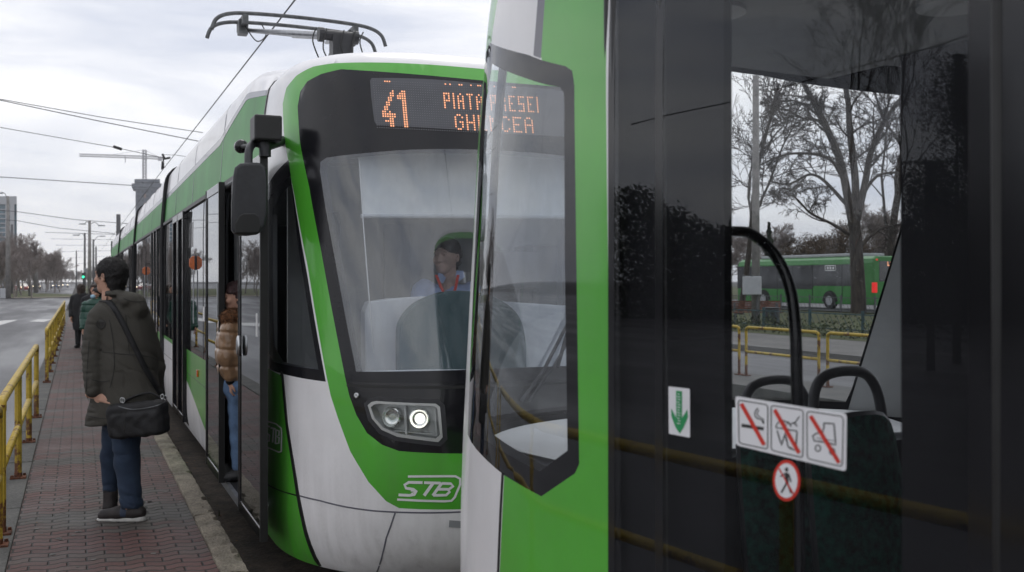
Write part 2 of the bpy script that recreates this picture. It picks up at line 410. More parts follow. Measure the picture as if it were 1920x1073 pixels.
# outlines traced on the left half of the front, mirrored about the centre line
f_out = lp([(625, 119), (588, 125), (556, 142), (537, 165), (530, 195), (532, 245), (540, 300), (553, 372), (577, 500), (611, 700), (620, 742), (634, 785), (657, 847), (691, 904), (724, 940), (748, 953)])
f_in = lp([(640, 130), (602, 139), (576, 153), (563, 172), (558, 200), (562, 262), (580, 352), (602, 470), (626, 600), (648, 712), (655, 742), (668, 778), (688, 812), (716, 834), (748, 846)])
va, vb = f_out[0][1], f_out[-1][1]
def full(left, vtop, vbot):
    ltop = [(u * t, left[0][1] + (vtop - left[0][1]) * (1 - t * t)) for u, t in [(left[0][0], k / 6) for k in range(6)]]
    lbot = [(left[-1][0] * t, left[-1][1] + (vbot - left[-1][1]) * (1 - t * t)) for t in [k / 6 for k in range(5, -1, -1)]]
    half = ltop + left + lbot
    return half + [(-u, v) for u, v in half[::-1][1:-1]]
FRAME = full(f_out, 2.97, f_out[-1][1] - 0.01)
INNER = full(f_in, 2.86, f_in[-1][1] - 0.02)
v_ws = HX(700, 717)[1]
wl = lp([(640, 130), (602, 139), (576, 153), (563, 172), (558, 200), (562, 262), (580, 352), (602, 470), (626, 600), (645, 695), (650, 715)])
WS = full(wl, 2.86, v_ws)
cl = lp([(689, 287), (640, 292), (612, 296), (601, 304), (600, 320), (612, 400), (626, 475), (645, 580), (668, 697)])
CLEAR = full(cl, HX(870, 279)[1], HX(850, 693)[1])
SIDEWIN = lp([(541, 300), (504, 344), (487, 372), (484, 441), (486, 600), (489, 660), (503, 691), (611, 716), (597, 640), (577, 520), (553, 380)])
SIDECL = lp([(545, 330), (509, 366), (495, 390), (494, 450), (495, 600), (498, 650), (514, 679), (597, 693), (581, 600), (558, 450)])
USEAM = -(U0 + SEAM_B)
def seamline(): return lp([(527, 700), (530, 705), (538, 794), (558, 923), (574, 1000), (600, 1066)])
sl = seamline()
GSIDE = [(USEAM - 0.02, 2.6), (USEAM - .02, 2.02), HX(492, 380), HX(503, 691), (sl[1][0], sl[1][1])] + sl[1:] + [(sl[-1][0] + 0.02, -0.0), (-U0 - 0.5, 0.0), (-U0 - 0.5, 2.6)]
hl = lp([(690, 760), (697, 754), (706, 752), (817, 757), (825, 763), (830, 820), (822, 829), (745, 819), (716, 806), (698, 785)])
HLH = lp([(682, 757), (693, 747), (706, 744), (822, 749), (834, 760), (839, 824), (826, 837), (742, 827), (710, 813), (690, 788)])
DISP = None
dl = lp([(697, 147), (694, 152), (696, 180), (702, 228), (707, 235)])
dt, db = HX(900, 158)[1], HX(900, 248)[1]
DISP = [(0, dt)] + [(dl[0][0] * .5, (dl[0][1] + dt) / 2 + .004)] + dl + [(dl[-1][0] * .5, (dl[-1][1] + db) / 2 - .004), (0, db)]
DISP = DISP + [(-u, v) for u, v in DISP[::-1][1:-1]]
S2U = lambda s: -(U0 + (s - Y1))          # station along the platform -> u for tram 1
ZSILL, ZHEAD = 0.88, 2.42
nose_us = list(np.arange(-U0, U0 + 0.001, U0 / 36.0))
vs_lat = list(np.concatenate([np.arange(0, 3.0, 0.085), np.arange(3.0, 4.11, 0.07)])) + [4.10]
SPLIT = set()
def cond(root, ov, reg, Mf, name, rname, mat, off=0.0, lining=None, smooth=True, **kw):
    if rname not in reg: return None
    me = surf_mesh(name, ov, reg[rname], Mf, off); SPLIT.add(name)
    return link(name, me, mat, root, smooth=smooth, **kw)
def strip(root, name, Mf, pts, w_, mat, off=0.006, th=0.006):
    """thin raised strip along uv points"""
    mb = MB(); vs = []; P = [Vector((p[0], p[1], 0)) for p in pts]; dn = [P[0]]
    for i in range(1, len(P)):
        k = max(1, int((P[i] - P[i - 1]).length / 0.05))
        for q in range(1, k + 1): dn.append(P[i - 1].lerp(P[i], q / k))
    for i, p in enumerate(dn):
        t = dn[min(i + 1, len(dn) - 1)] - dn[max(i - 1, 0)]; t.normalize(); n = Vector((-t.y, t.x, 0)) * w_ / 2
        for q, o in ((p + n, off - th * 1.2), (p + n, off), (p - n, off), (p - n, off - th * 1.2)): vs.append(Mf(surf(q.x, q.y, o)))
    fs = []
    for i in range(len(dn) - 1):
        a = 4 * i
        for k in range(3): fs.append((a + k, a + k + 1, a + k + 5, a + k + 4))
    mb.add(vs, fs); return mb.build(name, mat, root)
def cab_regions(own):
    R_ = []
    R_.append(('green', FRAME))
    if own == 1: R_.append(('green', GSIDE)); R_.append(('green', mir(GSIDE)))
    R_.append(('panel', INNER)); R_.append(('frit', WS)); R_.append(('windscreen', CLEAR))
    R_.append(('housing', HLH)); R_.append(('housing', mir(HLH)))
    R_.append(('lens', hl)); R_.append(('lens', mir(hl)))
    R_.append(('sidefrit', mir(SIDEWIN))); R_.append(('sideglass', mir(SIDECL)))
    if own == 1: R_.append(('sidefrit', SIDEWIN)); R_.append(('sideglass', SIDECL))
    return R_
LOW = lambda us: [('lowgreen', 0)]
def band(u0, u1, v0, v1): return [(u0, v0), (u1, v0), (u1, v1), (u0, v1)]
# ---------------------------------------------------------------- tram 1
T1 = empty('tram', (XC, Y1 - 1.4, -0.22), label='green and white tram with a lit route display, an open front door and a pantograph', cat='tram', group='trams at the platform')
UB1 = S2U(14.85)                                   # end of the first body section
Rg = cab_regions(1)
UD0, UD1 = S2U(6.9), S2U(8.75)
Rg += [('green', band(UB1, USEAM, 0, 0.88)), ('roofgreen', [(USEAM, 2.42), (USEAM, 2.93), (S2U(7.6), 2.90), (S2U(9.1), 2.74), (UB1, 2.70), (UB1, 2.42)])]
Rg += [('white', [(S2U(14.9), 0), (S2U(8.9), 0), (S2U(9.9), 0.245), (S2U(11.9), 0.57), (S2U(12.9), 0.82), (S2U(14.9), 0.84)])]
Rg += [('glazing', band(UB1, S2U(8.72), ZSILL, ZHEAD)), ('pillar', band(S2U(8.9), S2U(8.70), 0.06, ZHEAD)), ('hole', band(UD1, UD0, 0.06, ZHEAD - 0.02)),
       ('pillar', band(UD0, USEAM + .0, 0.06, ZHEAD)), ('doorglass', band(S2U(12.95), S2U(11.65), 0.06, ZHEAD)),
       ('pillar', band(S2U(14.05), S2U(13.95), ZSILL, ZHEAD)), ('openwin', band(S2U(11.45), S2U(10.95), 2.0, 2.27)), ('glazing', band(S2U(10.25), S2U(9.55), 1.2, 1.21))]
fr = [(mir(p)) for n, p in Rg if n in ()]
Rg += [('green', mir(band(UB1, USEAM, 0, 0.88))), ('roofgreen', mir([(USEAM, 2.42), (USEAM, 2.93), (S2U(7.6), 2.90), (S2U(9.1), 2.74), (UB1, 2.70), (UB1, 2.42)])), ('glazing', mir(band(UB1, USEAM - .1, ZSILL, ZHEAD)))]
us1 = sorted(set([UB1 + k * (-U0 - UB1) / 22 for k in range(22)] + nose_us + [-(UB1 + k * (-U0 - UB1) / 22) for k in range(22)]))
us1 = [us1[0]] + [b for a, b in zip(us1, us1[1:]) if b - a > 1e-4]
SK = USEAM
us1 = sorted([u for u in us1 if abs(abs(u) - abs(SK)) > 0.07] + [SK, SK - 0.06, -SK, -SK + 0.06])
ov1, rg1 = partition(Rg, us1, vs_lat, 'white')
for rn, nm, mt in (('white', 'white_body_shell', 'white_paint'), ('green', 'green_body_panel', 'green_paint'), ('roofgreen', 'roof_side_band', 'green_roof'), ('panel', 'bumper_panel', 'black_gloss'),
                   ('frit', 'windscreen_border', 'black_frit'), ('windscreen', 'windscreen', 'windscreen_glass'), ('sidefrit', 'side_window_border', 'black_frit'),
                   ('sideglass', 'cab_side_window', 'side_glass'), ('glazing', 'window_band', 'tinted_glass'), ('pillar', 'window_pillar', 'black_gloss'),
                   ('openwin', 'vent_window', 'black_frit')):
    cond(T1, ov1, rg1, M1, nm, rn, mt)
# inner lining, 6 cm inside the shell, same openings
def lining(root, ov, reg, Mf, names, mat, off=-0.06, vmax=3.05):
    tr = [t for n in names if n in reg for t in reg[n] if sum(ov[i][1] for i in t) / 3 < vmax]
    return link('inner_lining', surf_mesh('inner_lining', ov, tr, Mf, off, True), mat, root, smooth=True)
lining(T1, ov1, rg1, M1, ('white', 'green', 'roofgreen', 'panel', 'frit', 'sidefrit', 'pillar', 'openwin'), 'lining_mid')
def headlight(root, Mf, sgn, lit, rootname='headlight'):
    pol = hl if sgn < 0 else mir(hl)
    ov, rg = partition([('x', pol)], list(np.linspace(min(p[0] for p in pol) - .01, max(p[0] for p in pol) + .01, 10)), list(np.linspace(min(p[1] for p in pol) - .01, max(p[1] for p in pol) + .01, 6)), None)
    h = link(rootname, surf_mesh('lens', ov, rg['x'], Mf, -0.004), 'lens_glass', root, smooth=True)
    bk = link('reflector', surf_mesh('reflector', ov, rg['x'], Mf, -0.07), 'lamp_housing', h, smooth=True)
    # rim
    mb = MB(); P = densify(pol, 0.03); n = len(P); vs = []
    cu = sum(p[0] for p in P) / n; cv = sum(p[1] for p in P) / n
    for p in P:
        for k, o in ((1.0, 0.004), (0.88, 0.004), (0.88, -0.07)): vs.append(Mf(surf(cu + (p[0] - cu) * (k if k == 1 else 0.92), cv + (p[1] - cv) * (k if k == 1 else 0.85), o)))
    fs = []
    for i in range(n):
        j = (i + 1) % n
        for k in range(2): fs.append((3 * i + k, 3 * j + k, 3 * j + k + 1, 3 * i + k + 1))
    mb.add(vs, fs); mb.build('rim', 'lamp_housing', h)
    for nm_, (xa, ya), (xb, yb), w_ in (('lens_rib', (757, 762), (760, 822), .012), ('lens_rib', (815, 764), (818, 818), .008), ('lens_rib', (706, 806), (815, 816), .006)):
        ua_, va_ = HX(xa, ya); ub_, vb_ = HX(xb, yb); q_ = -1 if sgn > 0 else 1; mb = MB()
        for o_ in (-.065, -.025):
            pass
        P4 = [Mf(surf(ua_ * q_, va_, o_)) for o_ in (-.066, -.022)] + [Mf(surf(ub_ * q_, vb_, o_)) for o_ in (-.022, -.066)]
        tv = (P4[0] - P4[3]).cross(P4[1] - P4[0]).normalized() * w_ / 2
        mb.prism([p_ - tv for p_ in P4], tv * 2); mb.build(nm_, 'lamp_housing', h, fixn=True)
    for k, (x, y) in enumerate([(731, 783), (785, 786)]):
        u, v = HX(x, y); u = u * (1 if sgn < 0 else -1)
        c = Mf(surf(u, v, -0.065)); nrm = (Mf(surf(u, v, 0.02)) - Mf(surf(u, v, -0.02))).normalized()
        mw = Matrix.Translation(c) @ nrm.to_track_quat('Z', 'Y').to_matrix().to_4x4()
        mb = MB(); mb.lathe([(0.056, 0.02), (0.056, 0.05), (0.050, 0.054), (0.040, 0.036), (0.018, 0.026)], n=28, mw=mw)
        mb.build('lamp_bowl', 'chrome', h)
        mb = MB(); mb.lathe([(0.024, 0.03), (0.022, 0.038), (0.015, 0.043), (0.002, 0.045)], n=24, mw=mw)
        mb.build('bulb', 'lamp_lit' if (lit and k == 1) else 'lens_glass', h)
headlight(T1, M1, -1, True); headlight(T1, M1, 1, True)
for sg in (-1, 1):
    link('headlight_surround', surf_mesh('hs', ov1, [t for t in rg1['housing'] if (sum(ov1[i][0] for i in t) < 0) == (sg < 0)], M1, 0.0), 'black_plastic', T1, smooth=True)
# seams and joints
strip(T1, 'door_seam', M1, [(u, v) for u, v in sl], 0.035, 'black_rubber', 0.004)
strip(T1, 'door_seam', M1, [(-u, v) for u, v in sl], 0.035, 'black_rubber', 0.004)
for sg in (1, -1):
    strip(T1, 'cab_seam', M1, [(sg * (USEAM - 0.0), v) for v in np.linspace(2.42, 3.45, 12)], 0.035, 'black_rubber', 0.006)
hs = lp([(556, 928), (600, 939), (650, 951), (700, 958), (758, 961)]); hs = hs + [(0, hs[-1][1])]
strip(T1, 'bumper_joint', M1, hs + [(-u, v) for u, v in hs[::-1][1:]], 0.008, 'grey_stripe', 0.001)
bj = lp([(741, 962), (724, 1010), (703, 1085)]); strip(T1, 'bumper_joint', M1, bj, 0.009, 'grey_stripe', 0.001); strip(T1, 'bumper_joint', M1, mir(bj), 0.009, 'grey_stripe', 0.001)
jt = lp([(497, 905), (520, 918), (556, 929)]); strip(T1, 'bumper_joint', M1, jt, 0.007, 'black_rubber', 0.001)
wj = lp([(650, 718), (700, 722)]); v_j = wj[0][1] - 0.012
strip(T1, 'windscreen_joint', M1, [(u, v_j) for u in np.linspace(f_in[9][0] + .01, -f_in[9][0] - .01, 20)], 0.016, 'black_rubber', 0.004)
for k in range(1, 6):
    s_ = 8.9 + k * 1.16
    if abs(s_ - 12.3) > .8: strip(T1, 'window_joint', M1, [(S2U(s_), ZSILL), (S2U(s_), ZHEAD)], 0.02, 'black_rubber', 0.003)
strip(T1, 'roof_joint', M1, [(S2U(8.9), v) for v in np.linspace(2.44, 3.3, 8)], 0.014, 'aluminium', 0.002)
strip(T1, 'roof_joint', M1, [(S2U(11.2), v) for v in np.linspace(2.44, 3.3, 8)], 0.014, 'aluminium', 0.002)
strip(T1, 'roof_joint', M1, [(S2U(13.2), v) for v in np.linspace(2.44, 3.3, 8)], 0.014, 'grey_stripe', 0.002)
for a_, b_, va_, vb_ in ((7.62, 14.8, 2.905, 2.72),):
    strip(T1, 'roof_stripe', M1, [(S2U(USEAM * 0 + 6.9), 2.95), (S2U(7.6), 2.92), (S2U(9.1), 2.76), (UB1, 2.72)], 0.05, 'grey_stripe', 0.002)
strip(T1, 'gutter', M1, [(S2U(6.95), ZHEAD + .01), (UB1, ZHEAD + .01)], 0.03, 'black_rubber', 0.02, 0.02)
strip(T1, 'skirt_joint', M1, [(S2U(9.0), 0.62), (S2U(14.8), 0.62)], 0.006, 'black_rubber', 0.001)
# second (closed) double door
mb = MB()
for s0, s1 in ((11.65, 12.28), (12.32, 12.95)):
    for a_, b_, c_, d_ in ((s0, s1, 0.06, 0.14), (s0, s1, 2.34, 2.42), (s0, s0 + .07, 0.14, 2.34), (s1 - .07, s1, 0.14, 2.34)):
        mb.box(XC - 1.245, XC - 1.19, a_, b_, c_, d_)
mb.build('door_frame', 'black_gloss', T1, bev=0.006)
link('passenger_door', surf_mesh('pd', ov1, rg1['doorglass'], M1, 0.0), 'tinted_glass', T1)
# open plug-door leaves
def leaf(root, Xl, y0, y1, z0=0.09, z1=2.40, button=None, Mf=None):
    Mf = Mf or (lambda p: Vector(p))
    def bx(mb, a, b, c, d, e_, f_):
        mb.add([Mf((x, y, z)) for z in (e_, f_) for y in (c, d) for x in (a, b)], [(0, 2, 3, 1), (4, 5, 7, 6), (0, 1, 5, 4), (2, 6, 7, 3), (0, 4, 6, 2), (1, 3, 7, 5)])
    mb = MB(); t = 0.035
    for a_, b_, c_, d_ in ((y0, y1, z0, z0 + .07), (y0, y1, z1 - .07, z1), (y0, y0 + .045, z0 + .07, z1 - .07), (y1 - .045, y1, z0 + .07, z1 - .07)): bx(mb, Xl, Xl + t, a_, b_, c_, d_)
    d = mb.build('door_leaf', 'black_gloss', root, bev=0.005)
    mb = MB(); bx(mb, Xl + .006, Xl + .012, y0 + .045, y1 - .045, z0 + .07, z1 - .07); mb.build('door_pane', 'tinted_glass', d)
    mb = MB(); bx(mb, Xl - .006, Xl + t + .004, y0 - .022, y0, z0, z1); bx(mb, Xl - .004, Xl + t + .004, y1, y1 + .02, z0, z1); mb.build('door_seal', 'black_rubber', d)
    return d
lf1 = leaf(T1, 1.0, 6.03, 6.90); lf2 = leaf(T1, 1.0, 7.92, 8.76)
p = atx(448, 648, 0.99); mb = MB(); mb.lathe([(0.045, -0.012), (0.045, 0.008), (0.035, 0.014), (0.002, 0.014)], n=24, mw=Matrix.Translation(Vector((0.985, p.y - .02, p.z))) @ Matrix.Rotation(-PI / 2, 4, 'Y') @ Matrix.Diagonal((1.5, .8, 1, 1)))
mb.build('door_button', 'steel', lf1, smooth=True)
mb = MB(); q = atx(482, 610, 0.994); mb.box(0.990, 0.996, q.y - .012, q.y + .02, q.z - .07, q.z + .07); mb.build('door_sticker', 'logo_white', lf1)
mb = MB(); mb.box(0.994, 1.02, 7.98, 8.02, 1.35, 1.62); mb.build('door_handle', 'aluminium', lf2)
mb = MB(); mb.tube([(1.06, 7.0, 2.37), (1.06, 8.7, 2.37)], 0.02); mb.tube([(1.06, 6.95, 2.37), (1.2, 6.95, 2.37)], .02); mb.box(1.05, 1.2, 7.5, 7.62, 2.28, 2.38); mb.tube([(1.09, 8.55, 0.3), (1.09, 8.55, 2.3)], 0.016); mb.build('door_mechanism', 'dark_steel', T1)
# door step, grey post and ramp box inside
mb = MB(); mb.box(1.05, 1.5, 6.92, 8.73, 0.04, 0.085); mb.build('door_step', 'tram_floor', T1, bev=.005)
mb = MB(); mb.box(1.045, 1.075, 6.92, 8.73, 0.035, 0.09); mb.build('step_edge', 'aluminium', T1)
mb = MB(); mb.box(1.22, 1.55, 8.50, 8.72, 0.09, 2.2); mb.build('door_post_panel', 'lining', T1, bev=.01)
mb = MB(); pb = atx(436, 835, 1.22); mb.box(1.13, 1.20, 7.88, 8.12, 0.12, 0.56); mb.build('door_side_box', 'lining', T1, bev=.012)
mb = MB(); mb.lathe([(0.03, 0), (0.03, .02)], n=16, mw=Matrix.Translation(Vector((1.135, 8.0, 0.26))) @ Matrix.Rotation(-PI / 2, 4, 'Y')); mb.lathe([(0.012, 0), (0.012, .012)], n=12, mw=Matrix.Translation(Vector((1.135, 8.0, 0.48))) @ Matrix.Rotation(-PI / 2, 4, 'Y')); mb.build('box_lock', 'black_plastic', T1)
# interior
mb = MB(); mb.box(1.16, 3.48, 6.95, 14.7, 0.0, 0.085); mb.box(1.42, 3.2, 5.7, 6.95, 0.0, 0.30); mb.build('floor', 'tram_floor', T1)
mb = MB(); mb.box(1.16, 3.48, 6.6, 14.7, 2.44, 2.47); mb.build('ceiling', 'lining', T1)
mb = MB(); mb.box(1.32, 3.42, 6.86, 6.89, 0.3, 2.44); mb.build('cab_bulkhead', 'cover_grey', T1)
mb = MB(); mb.box(1.2, 3.44, 14.6, 14.64, 0.05, 2.44); mb.build('end_bulkhead', 'lining_dark', T1)
# cab: desk, solid shape for the reflected near tram, blind, cord, seat
mb = MB(); mb.prism([M1((-1.05, 0.35, z_)) for z_ in (1.02,)] + [M1((1.05, 0.35, 1.02)), M1((0.86, 1.0, 1.04)), M1((0, 1.2, 1.04)), M1((-0.86, 1.0, 1.04))], (0, 0, 0.03)); mb.build('dashboard', 'lining', T1, fixn=True)
dsk = [(685, 572), (700, 562), (760, 556), (770, 553), (765, 700), (684, 700)]
mb = MB(); mb.prism([aty(x, y, 5.72) for x, y in [(684, 585), (692, 566), (735, 560), (800, 556), (1090, 575), (1090, 705), (684, 703)]], (0, 0.1, 0)); mb.build('desk_side', 'lining_white', T1, fixn=True, bev=.01)
con = [(750, 700), (750, 625), (756, 600), (772, 578), (795, 562), (835, 548), (880, 546), (925, 556), (968, 585), (985, 630), (988, 706)]
mb = MB(); mb.prism([aty(x, y, 5.60) for x, y in [(v.x, v.y) for v in catmull([(x, y, 0) for x, y in con], 4)]], (0, 0.09, 0)); mb.build('painted_reflection', 'seat_reflection_teal', T1, fixn=True, bev=.006)  # solid teal arch stands in for the near tram's reflection in the windscreen
mb = MB(); mb.prism([aty(x, y, 5.72) for x, y in [(672, 292), (880, 284), (1180, 290), (1180, 408), (680, 405)]], (0, 0.008, 0)); bl = mb.build('sun_blind', 'blind_cloth', T1, fixn=True)
mb = MB(); mb.tube([aty(677, 405, 5.71), aty(1180, 408, 5.71)], 0.012); mb.build('blind_bar', 'lining_white', bl)
mb = MB(); mb.tube([aty(674, 290, 5.70), aty(680, 405, 5.70), aty(700, 662, 5.70)], 0.004, 5); mb.build('blind_cord', 'logo_white', T1)
mb = MB(); mb.prism([aty(x, y, 6.80) for x, y in [(v.x, v.y) for v in catmull([(x, y, 0) for x, y in [(782, 700), (786, 620), (796, 560), (812, 538), (840, 533), (868, 538), (884, 560), (894, 620), (898, 700)]], 4)]], (0, 0.05, 0)); mb.build('driver_seat_back', 'seat_reflection_teal', T1, fixn=True, bev=.015)
mb = MB(); mb.box(2.02, 2.60, 6.32, 6.80, 0.88, 0.98); mb.box(2.2, 2.42, 6.4, 6.65, 0.3, 0.88); mb.build('driver_seat', 'seat_reflection_teal', T1, bev=.02)
mb = MB(); mb.tube(catmull([aty(668, 700, 5.55), aty(760, 697, 5.45), aty(870, 696, 5.40), aty(1000, 697, 5.40), aty(1100, 705, 5.5)], 5), .010, 8); mb.build('windscreen_ledge', 'lining_white', T1, smooth=True)
mb = MB(); mb.prism([aty(x, y, 5.9) for x, y in [(930, 470), (1010, 474), (1012, 545), (932, 540)]], (0, .04, 0)); mn = mb.build('desk_monitor', 'black_plastic', T1, fixn=True, bev=.006)
mb = MB(); mb.tube([aty(970, 542, 5.92), aty(972, 600, 5.92)], .015, 8); mb.build('monitor_stand', 'black_plastic', mn)
mb = MB(); mb.tube(catmull([aty(905, 560, 5.7), aty(902, 520, 5.72), aty(893, 498, 5.74)], 4), .006, 6); mb.tube([aty(893, 498, 5.74), aty(889, 488, 5.74)], .012, 8); mb.build('microphone', 'black_plastic', T1)
mb = MB(); mb.lathe([(.075, 0), (.075, -.012), (.05, -.02), (.045, -.012), (.01, -.012)], n=24, mw=Matrix.Translation(Vector((2.28, 5.9, 2.42)))); mb.build('air_vent', 'lining_white', T1, smooth=True)
mb = MB(); mb.prism([aty(x, y, 6.84) for x, y in [(720, 420), (770, 420), (770, 640), (720, 640)]], (0, .015, 0)); mb.build('bulkhead_door', 'lining', T1, fixn=True, bev=.004)
mb = MB(); mb.box(1.5, 1.62, 6.6, 6.84, 1.7, 2.1); mb.box(3.0, 3.2, 6.5, 6.84, 1.2, 1.9); mb.build('equipment_box', 'black_plastic', T1, bev=.01)
# roof inner frame visible at the top of the windscreen
mb = MB(); vsx = []
for u in np.linspace(-1.0, 1.0, 21): vsx.append(u)
for i in range(20):
    pass
# display
dov, drg = partition([('d', DISP)], list(np.linspace(min(p[0] for p in DISP) - .01, max(p[0] for p in DISP) + .01, 30)), list(np.linspace(min(p[1] for p in DISP) - .02, max(p[1] for p in DISP) + .02, 6)), None)
dsp = link('route_display', surf_mesh('disp', dov, drg['d'], M1, 0.002), 'display_panel', T1, smooth=True)
G3 = {'P': '111101101111100100100', 'I': '1111111', 'A': '010101101111101101101', 'T': '111010010010010010010', 'R': '110101101110101101101', 'E': '111100100110100100111', 'S': '111100100111001001111'}
G4 = {'G': '0110100110001011100110010110', 'H': '1001100110011111100110011001', 'E': '1111100010001110100010001111', 'N': '1001110111011011101110011001', 'C': '0110100110001000100010010110', 'A': '0110100110011111100110011001'}
on = set()
c0 = 30
for ch in 'PIATA PRESEI':
    if ch == ' ': c0 += 2; continue
    wd = 1 if ch == 'I' else 3; g = G3[ch]
    for k, b in enumerate(g):
        if b == '1': on.add((c0 + k % wd, 4 + k // wd))
    c0 += wd + 1
c0 = 34
for ch in 'GHENCEA':
    for k, b in enumerate(G4[ch]):
        if b == '1': on.add((c0 + k % 4, 13 + k // 4))
    c0 += 5
four = ['000001', '000011', '000011', '000110', '000110', '001100', '001100', '011000', '011000', '110100', '111111', '111111', '000110', '011110', '000110', '000110']
one = ['0011', '0111', '1111', '1111'] + ['0011'] * 12
for j, r_ in enumerate(four):
    for i, b in enumerate(r_):
        if b == '1': on.add((3 + i, 4 + j))
for j, r_ in enumerate(one):
    for i, b in enumerate(r_):
        if b == '1': on.add((10 + i, 4 + j))
for c in (5, 6, 7, 31, 33, 37, 38, 42, 45, 46, 52, 55, 60, 61): on.add((c, 0))
mon = MB(); mof = MB(); pit = 4.35
for i in range(98):
    for j in range(21):
        x = 700 + pit * i + 0.09 * j * pit; y = 152 + pit * j + (x - 695) * 0.047
        if x > 1095: continue
        uv = HX(x, y); h = 0.0046 if (i, j) in on else 0.0022
        (mon if (i, j) in on else mof).add([M1(surf(uv[0] + a * h, uv[1] + b * h, 0.0035)) for a, b in ((-1, -1), (1, -1), (1, 1), (-1, 1))], [(0, 1, 2, 3)])
mon.build('lit_leds', 'led_orange', dsp); mof.build('unlit_leds', 'led_off', dsp)
# operator logos
def zo(pts, sc, ox, oy): return [(ox + x / sc, oy + y / sc) for x, y in pts]
mb = MB()
for pts, wd, nn in (([(345, 697), (500, 696), (530, 696), (549, 706), (549, 728), (528, 778), (515, 792), (490, 794), (400, 792), (303, 787)], 4.2, 1),
                    ([(402, 721), (348, 720), (332, 730), (338, 743), (366, 747), (378, 755), (370, 768), (350, 771), (308, 769)], 5.2, 1),
                    ([(356, 752), (372, 757), (358, 764)], 3, 1),
                    ([(408, 721), (472, 723)], 5, 1), ([(444, 722), (408, 772)], 6, 1),
                    ([(478, 722), (442, 772)], 5.5, 1), ([(478, 724), (512, 725), (522, 735), (505, 747), (462, 747)], 5, 1), ([(500, 748), (508, 757), (494, 770), (444, 771)], 5, 1)):
    stroke_px(SF1, mb, zo(pts, 2.09, 600, 560), wd, 0.0025, nn)
mb.build('front_logo', 'logo_white', T1)
mb = MB()
for pts, wd in (([(181, 632), (214, 642), (229, 655), (230, 668), (229, 722), (222, 724), (180, 706)], 2.6), ([(196, 650), (184, 648), (182, 664), (195, 675), (194, 692), (180, 690)], 3.2),
                ([(198, 653), (213, 657)], 3.2), ([(207, 655), (204, 696)], 3), ([(214, 658), (212, 700)], 3), ([(214, 659), (223, 663), (222, 676), (214, 678), (223, 682), (222, 698), (212, 699)], 3)):
    stroke_px(SF1, mb, zo(pts, 1.547, 380, 380), wd, 0.0025)
mb.build('side_logo', 'logo_white', T1)
# small fittings on the front
mb = MB(); u, v = HX(669, 742); c = M1(surf(u, v, 0)); nrm = (M1(surf(u, v, .02)) - c).normalized()
mb.lathe([(0.017, -.01), (0.017, 0.006), (0.012, 0.009), (0.004, 0.006)], n=20, mw=Matrix.Translation(c) @ nrm.to_track_quat('Z', 'Y').to_matrix().to_4x4()); mb.build('panel_lock', 'steel', T1, smooth=True)
mb = MB(); stroke_px(SF1, mb, [(842, 982), (872, 984)], 13, 0.002); mb.build('tow_cover', 'lining', T1)
mb = MB()
mb.tube([M1(surf(*HX(x, y), o)) for x, y, o in ((975, 752, .02), (1010, 700, .05), (1062, 600, .04))], 0.010, 6)
mb.tube([M1(surf(*HX(x, y), o)) for x, y, o in ((990, 752, .02), (1030, 690, .05), (1075, 612, .04))], 0.008, 6)
mb.tube([M1(surf(*HX(x, y), .035)) for x, y in ((1040, 690), (1060, 620), (1082, 520))], 0.012, 5)
mb.build('wiper', 'black_plastic', T1)
# mirror arm, camera and mirror head
mr = MB(); pc = atx(498, 243, 1.0)
a_ = atx(475, 262, 0.93)
def pp(x, y, X=0.93): return atx(x, y, X)
cam_b = MB(); c1 = pp(497, 243, 1.02)
cam_b.box(c1.x - .075, c1.x + .085, c1.y - .09, c1.y + .09, c1.z - .075, c1.z + .075)
cb = cam_b.build('side_camera', 'black_rubber', T1, bev=0.012)
mb = MB(); c2 = pp(497, 275, 1.02); mb.lathe([(.035, -.06), (.035, .05), (.02, .06)], axis_o=c2, n=18); mb.tube([c2, M1(surf(*HX(528, 262), -.02))], 0.03, 10); mb.build('camera_bracket', 'black_plastic', T1)
mb = MB(); mb.tube(catmull([c2 + Vector((-.01, 0, 0)), pp(478, 268, .97), pp(467, 282, .92), pp(466, 312, .91)], 5), 0.024, 12); arm = mb.build('mirror_arm', 'black_plastic', T1, smooth=True)
mb = MB(); mb.lathe([(.002, -.045), (.03, -.035), (.042, -.01), (.042, .02), (.03, .045), (.002, .05)], n=20, mw=Matrix.Translation(pp(452, 275, .93)) @ Matrix.Rotation(PI / 2, 4, 'X')); mb.build('camera_dome', 'black_gloss', T1, smooth=True)
mb = MB(); mb.tube([pp(455, 275, .93), pp(480, 272, .97)], .014, 8); mb.build('dome_arm', 'black_plastic', T1)
ym = 5.85; ml, mrr = aty(437, 370, ym).x, aty(500, 370, ym).x
outl = [(437, 330), (440, 314), (450, 306), (470, 304), (490, 305), (499, 313), (502, 335), (502, 400), (497, 425), (486, 438), (462, 441), (440, 439), (434, 430), (434, 380)]
mb = MB(); mb.prism([aty(x, y, ym) for x, y in outl], (0.02, 0.16, 0)); mh = mb.build('mirror_head', 'black_plastic', T1, fixn=True, bev=0.03, bseg=4); smooth_by_angle(mh, 50)
mb = MB(); mb.prism([aty(x, y, ym - .004) for x, y in [(440, 438), (440, 420), (448, 405), (456, 400), (478, 400), (486, 406), (490, 424), (486, 437)]], (0, 0.05, 0)); mb.build('mirror_cover', 'black_rubber', T1, fixn=True, bev=0.006)
mb = MB(); mb.box(ml + .03, mrr + .0, ym + .165, ym + .168, 1.95, 2.24); mb.build('mirror_glass', 'steel', T1)
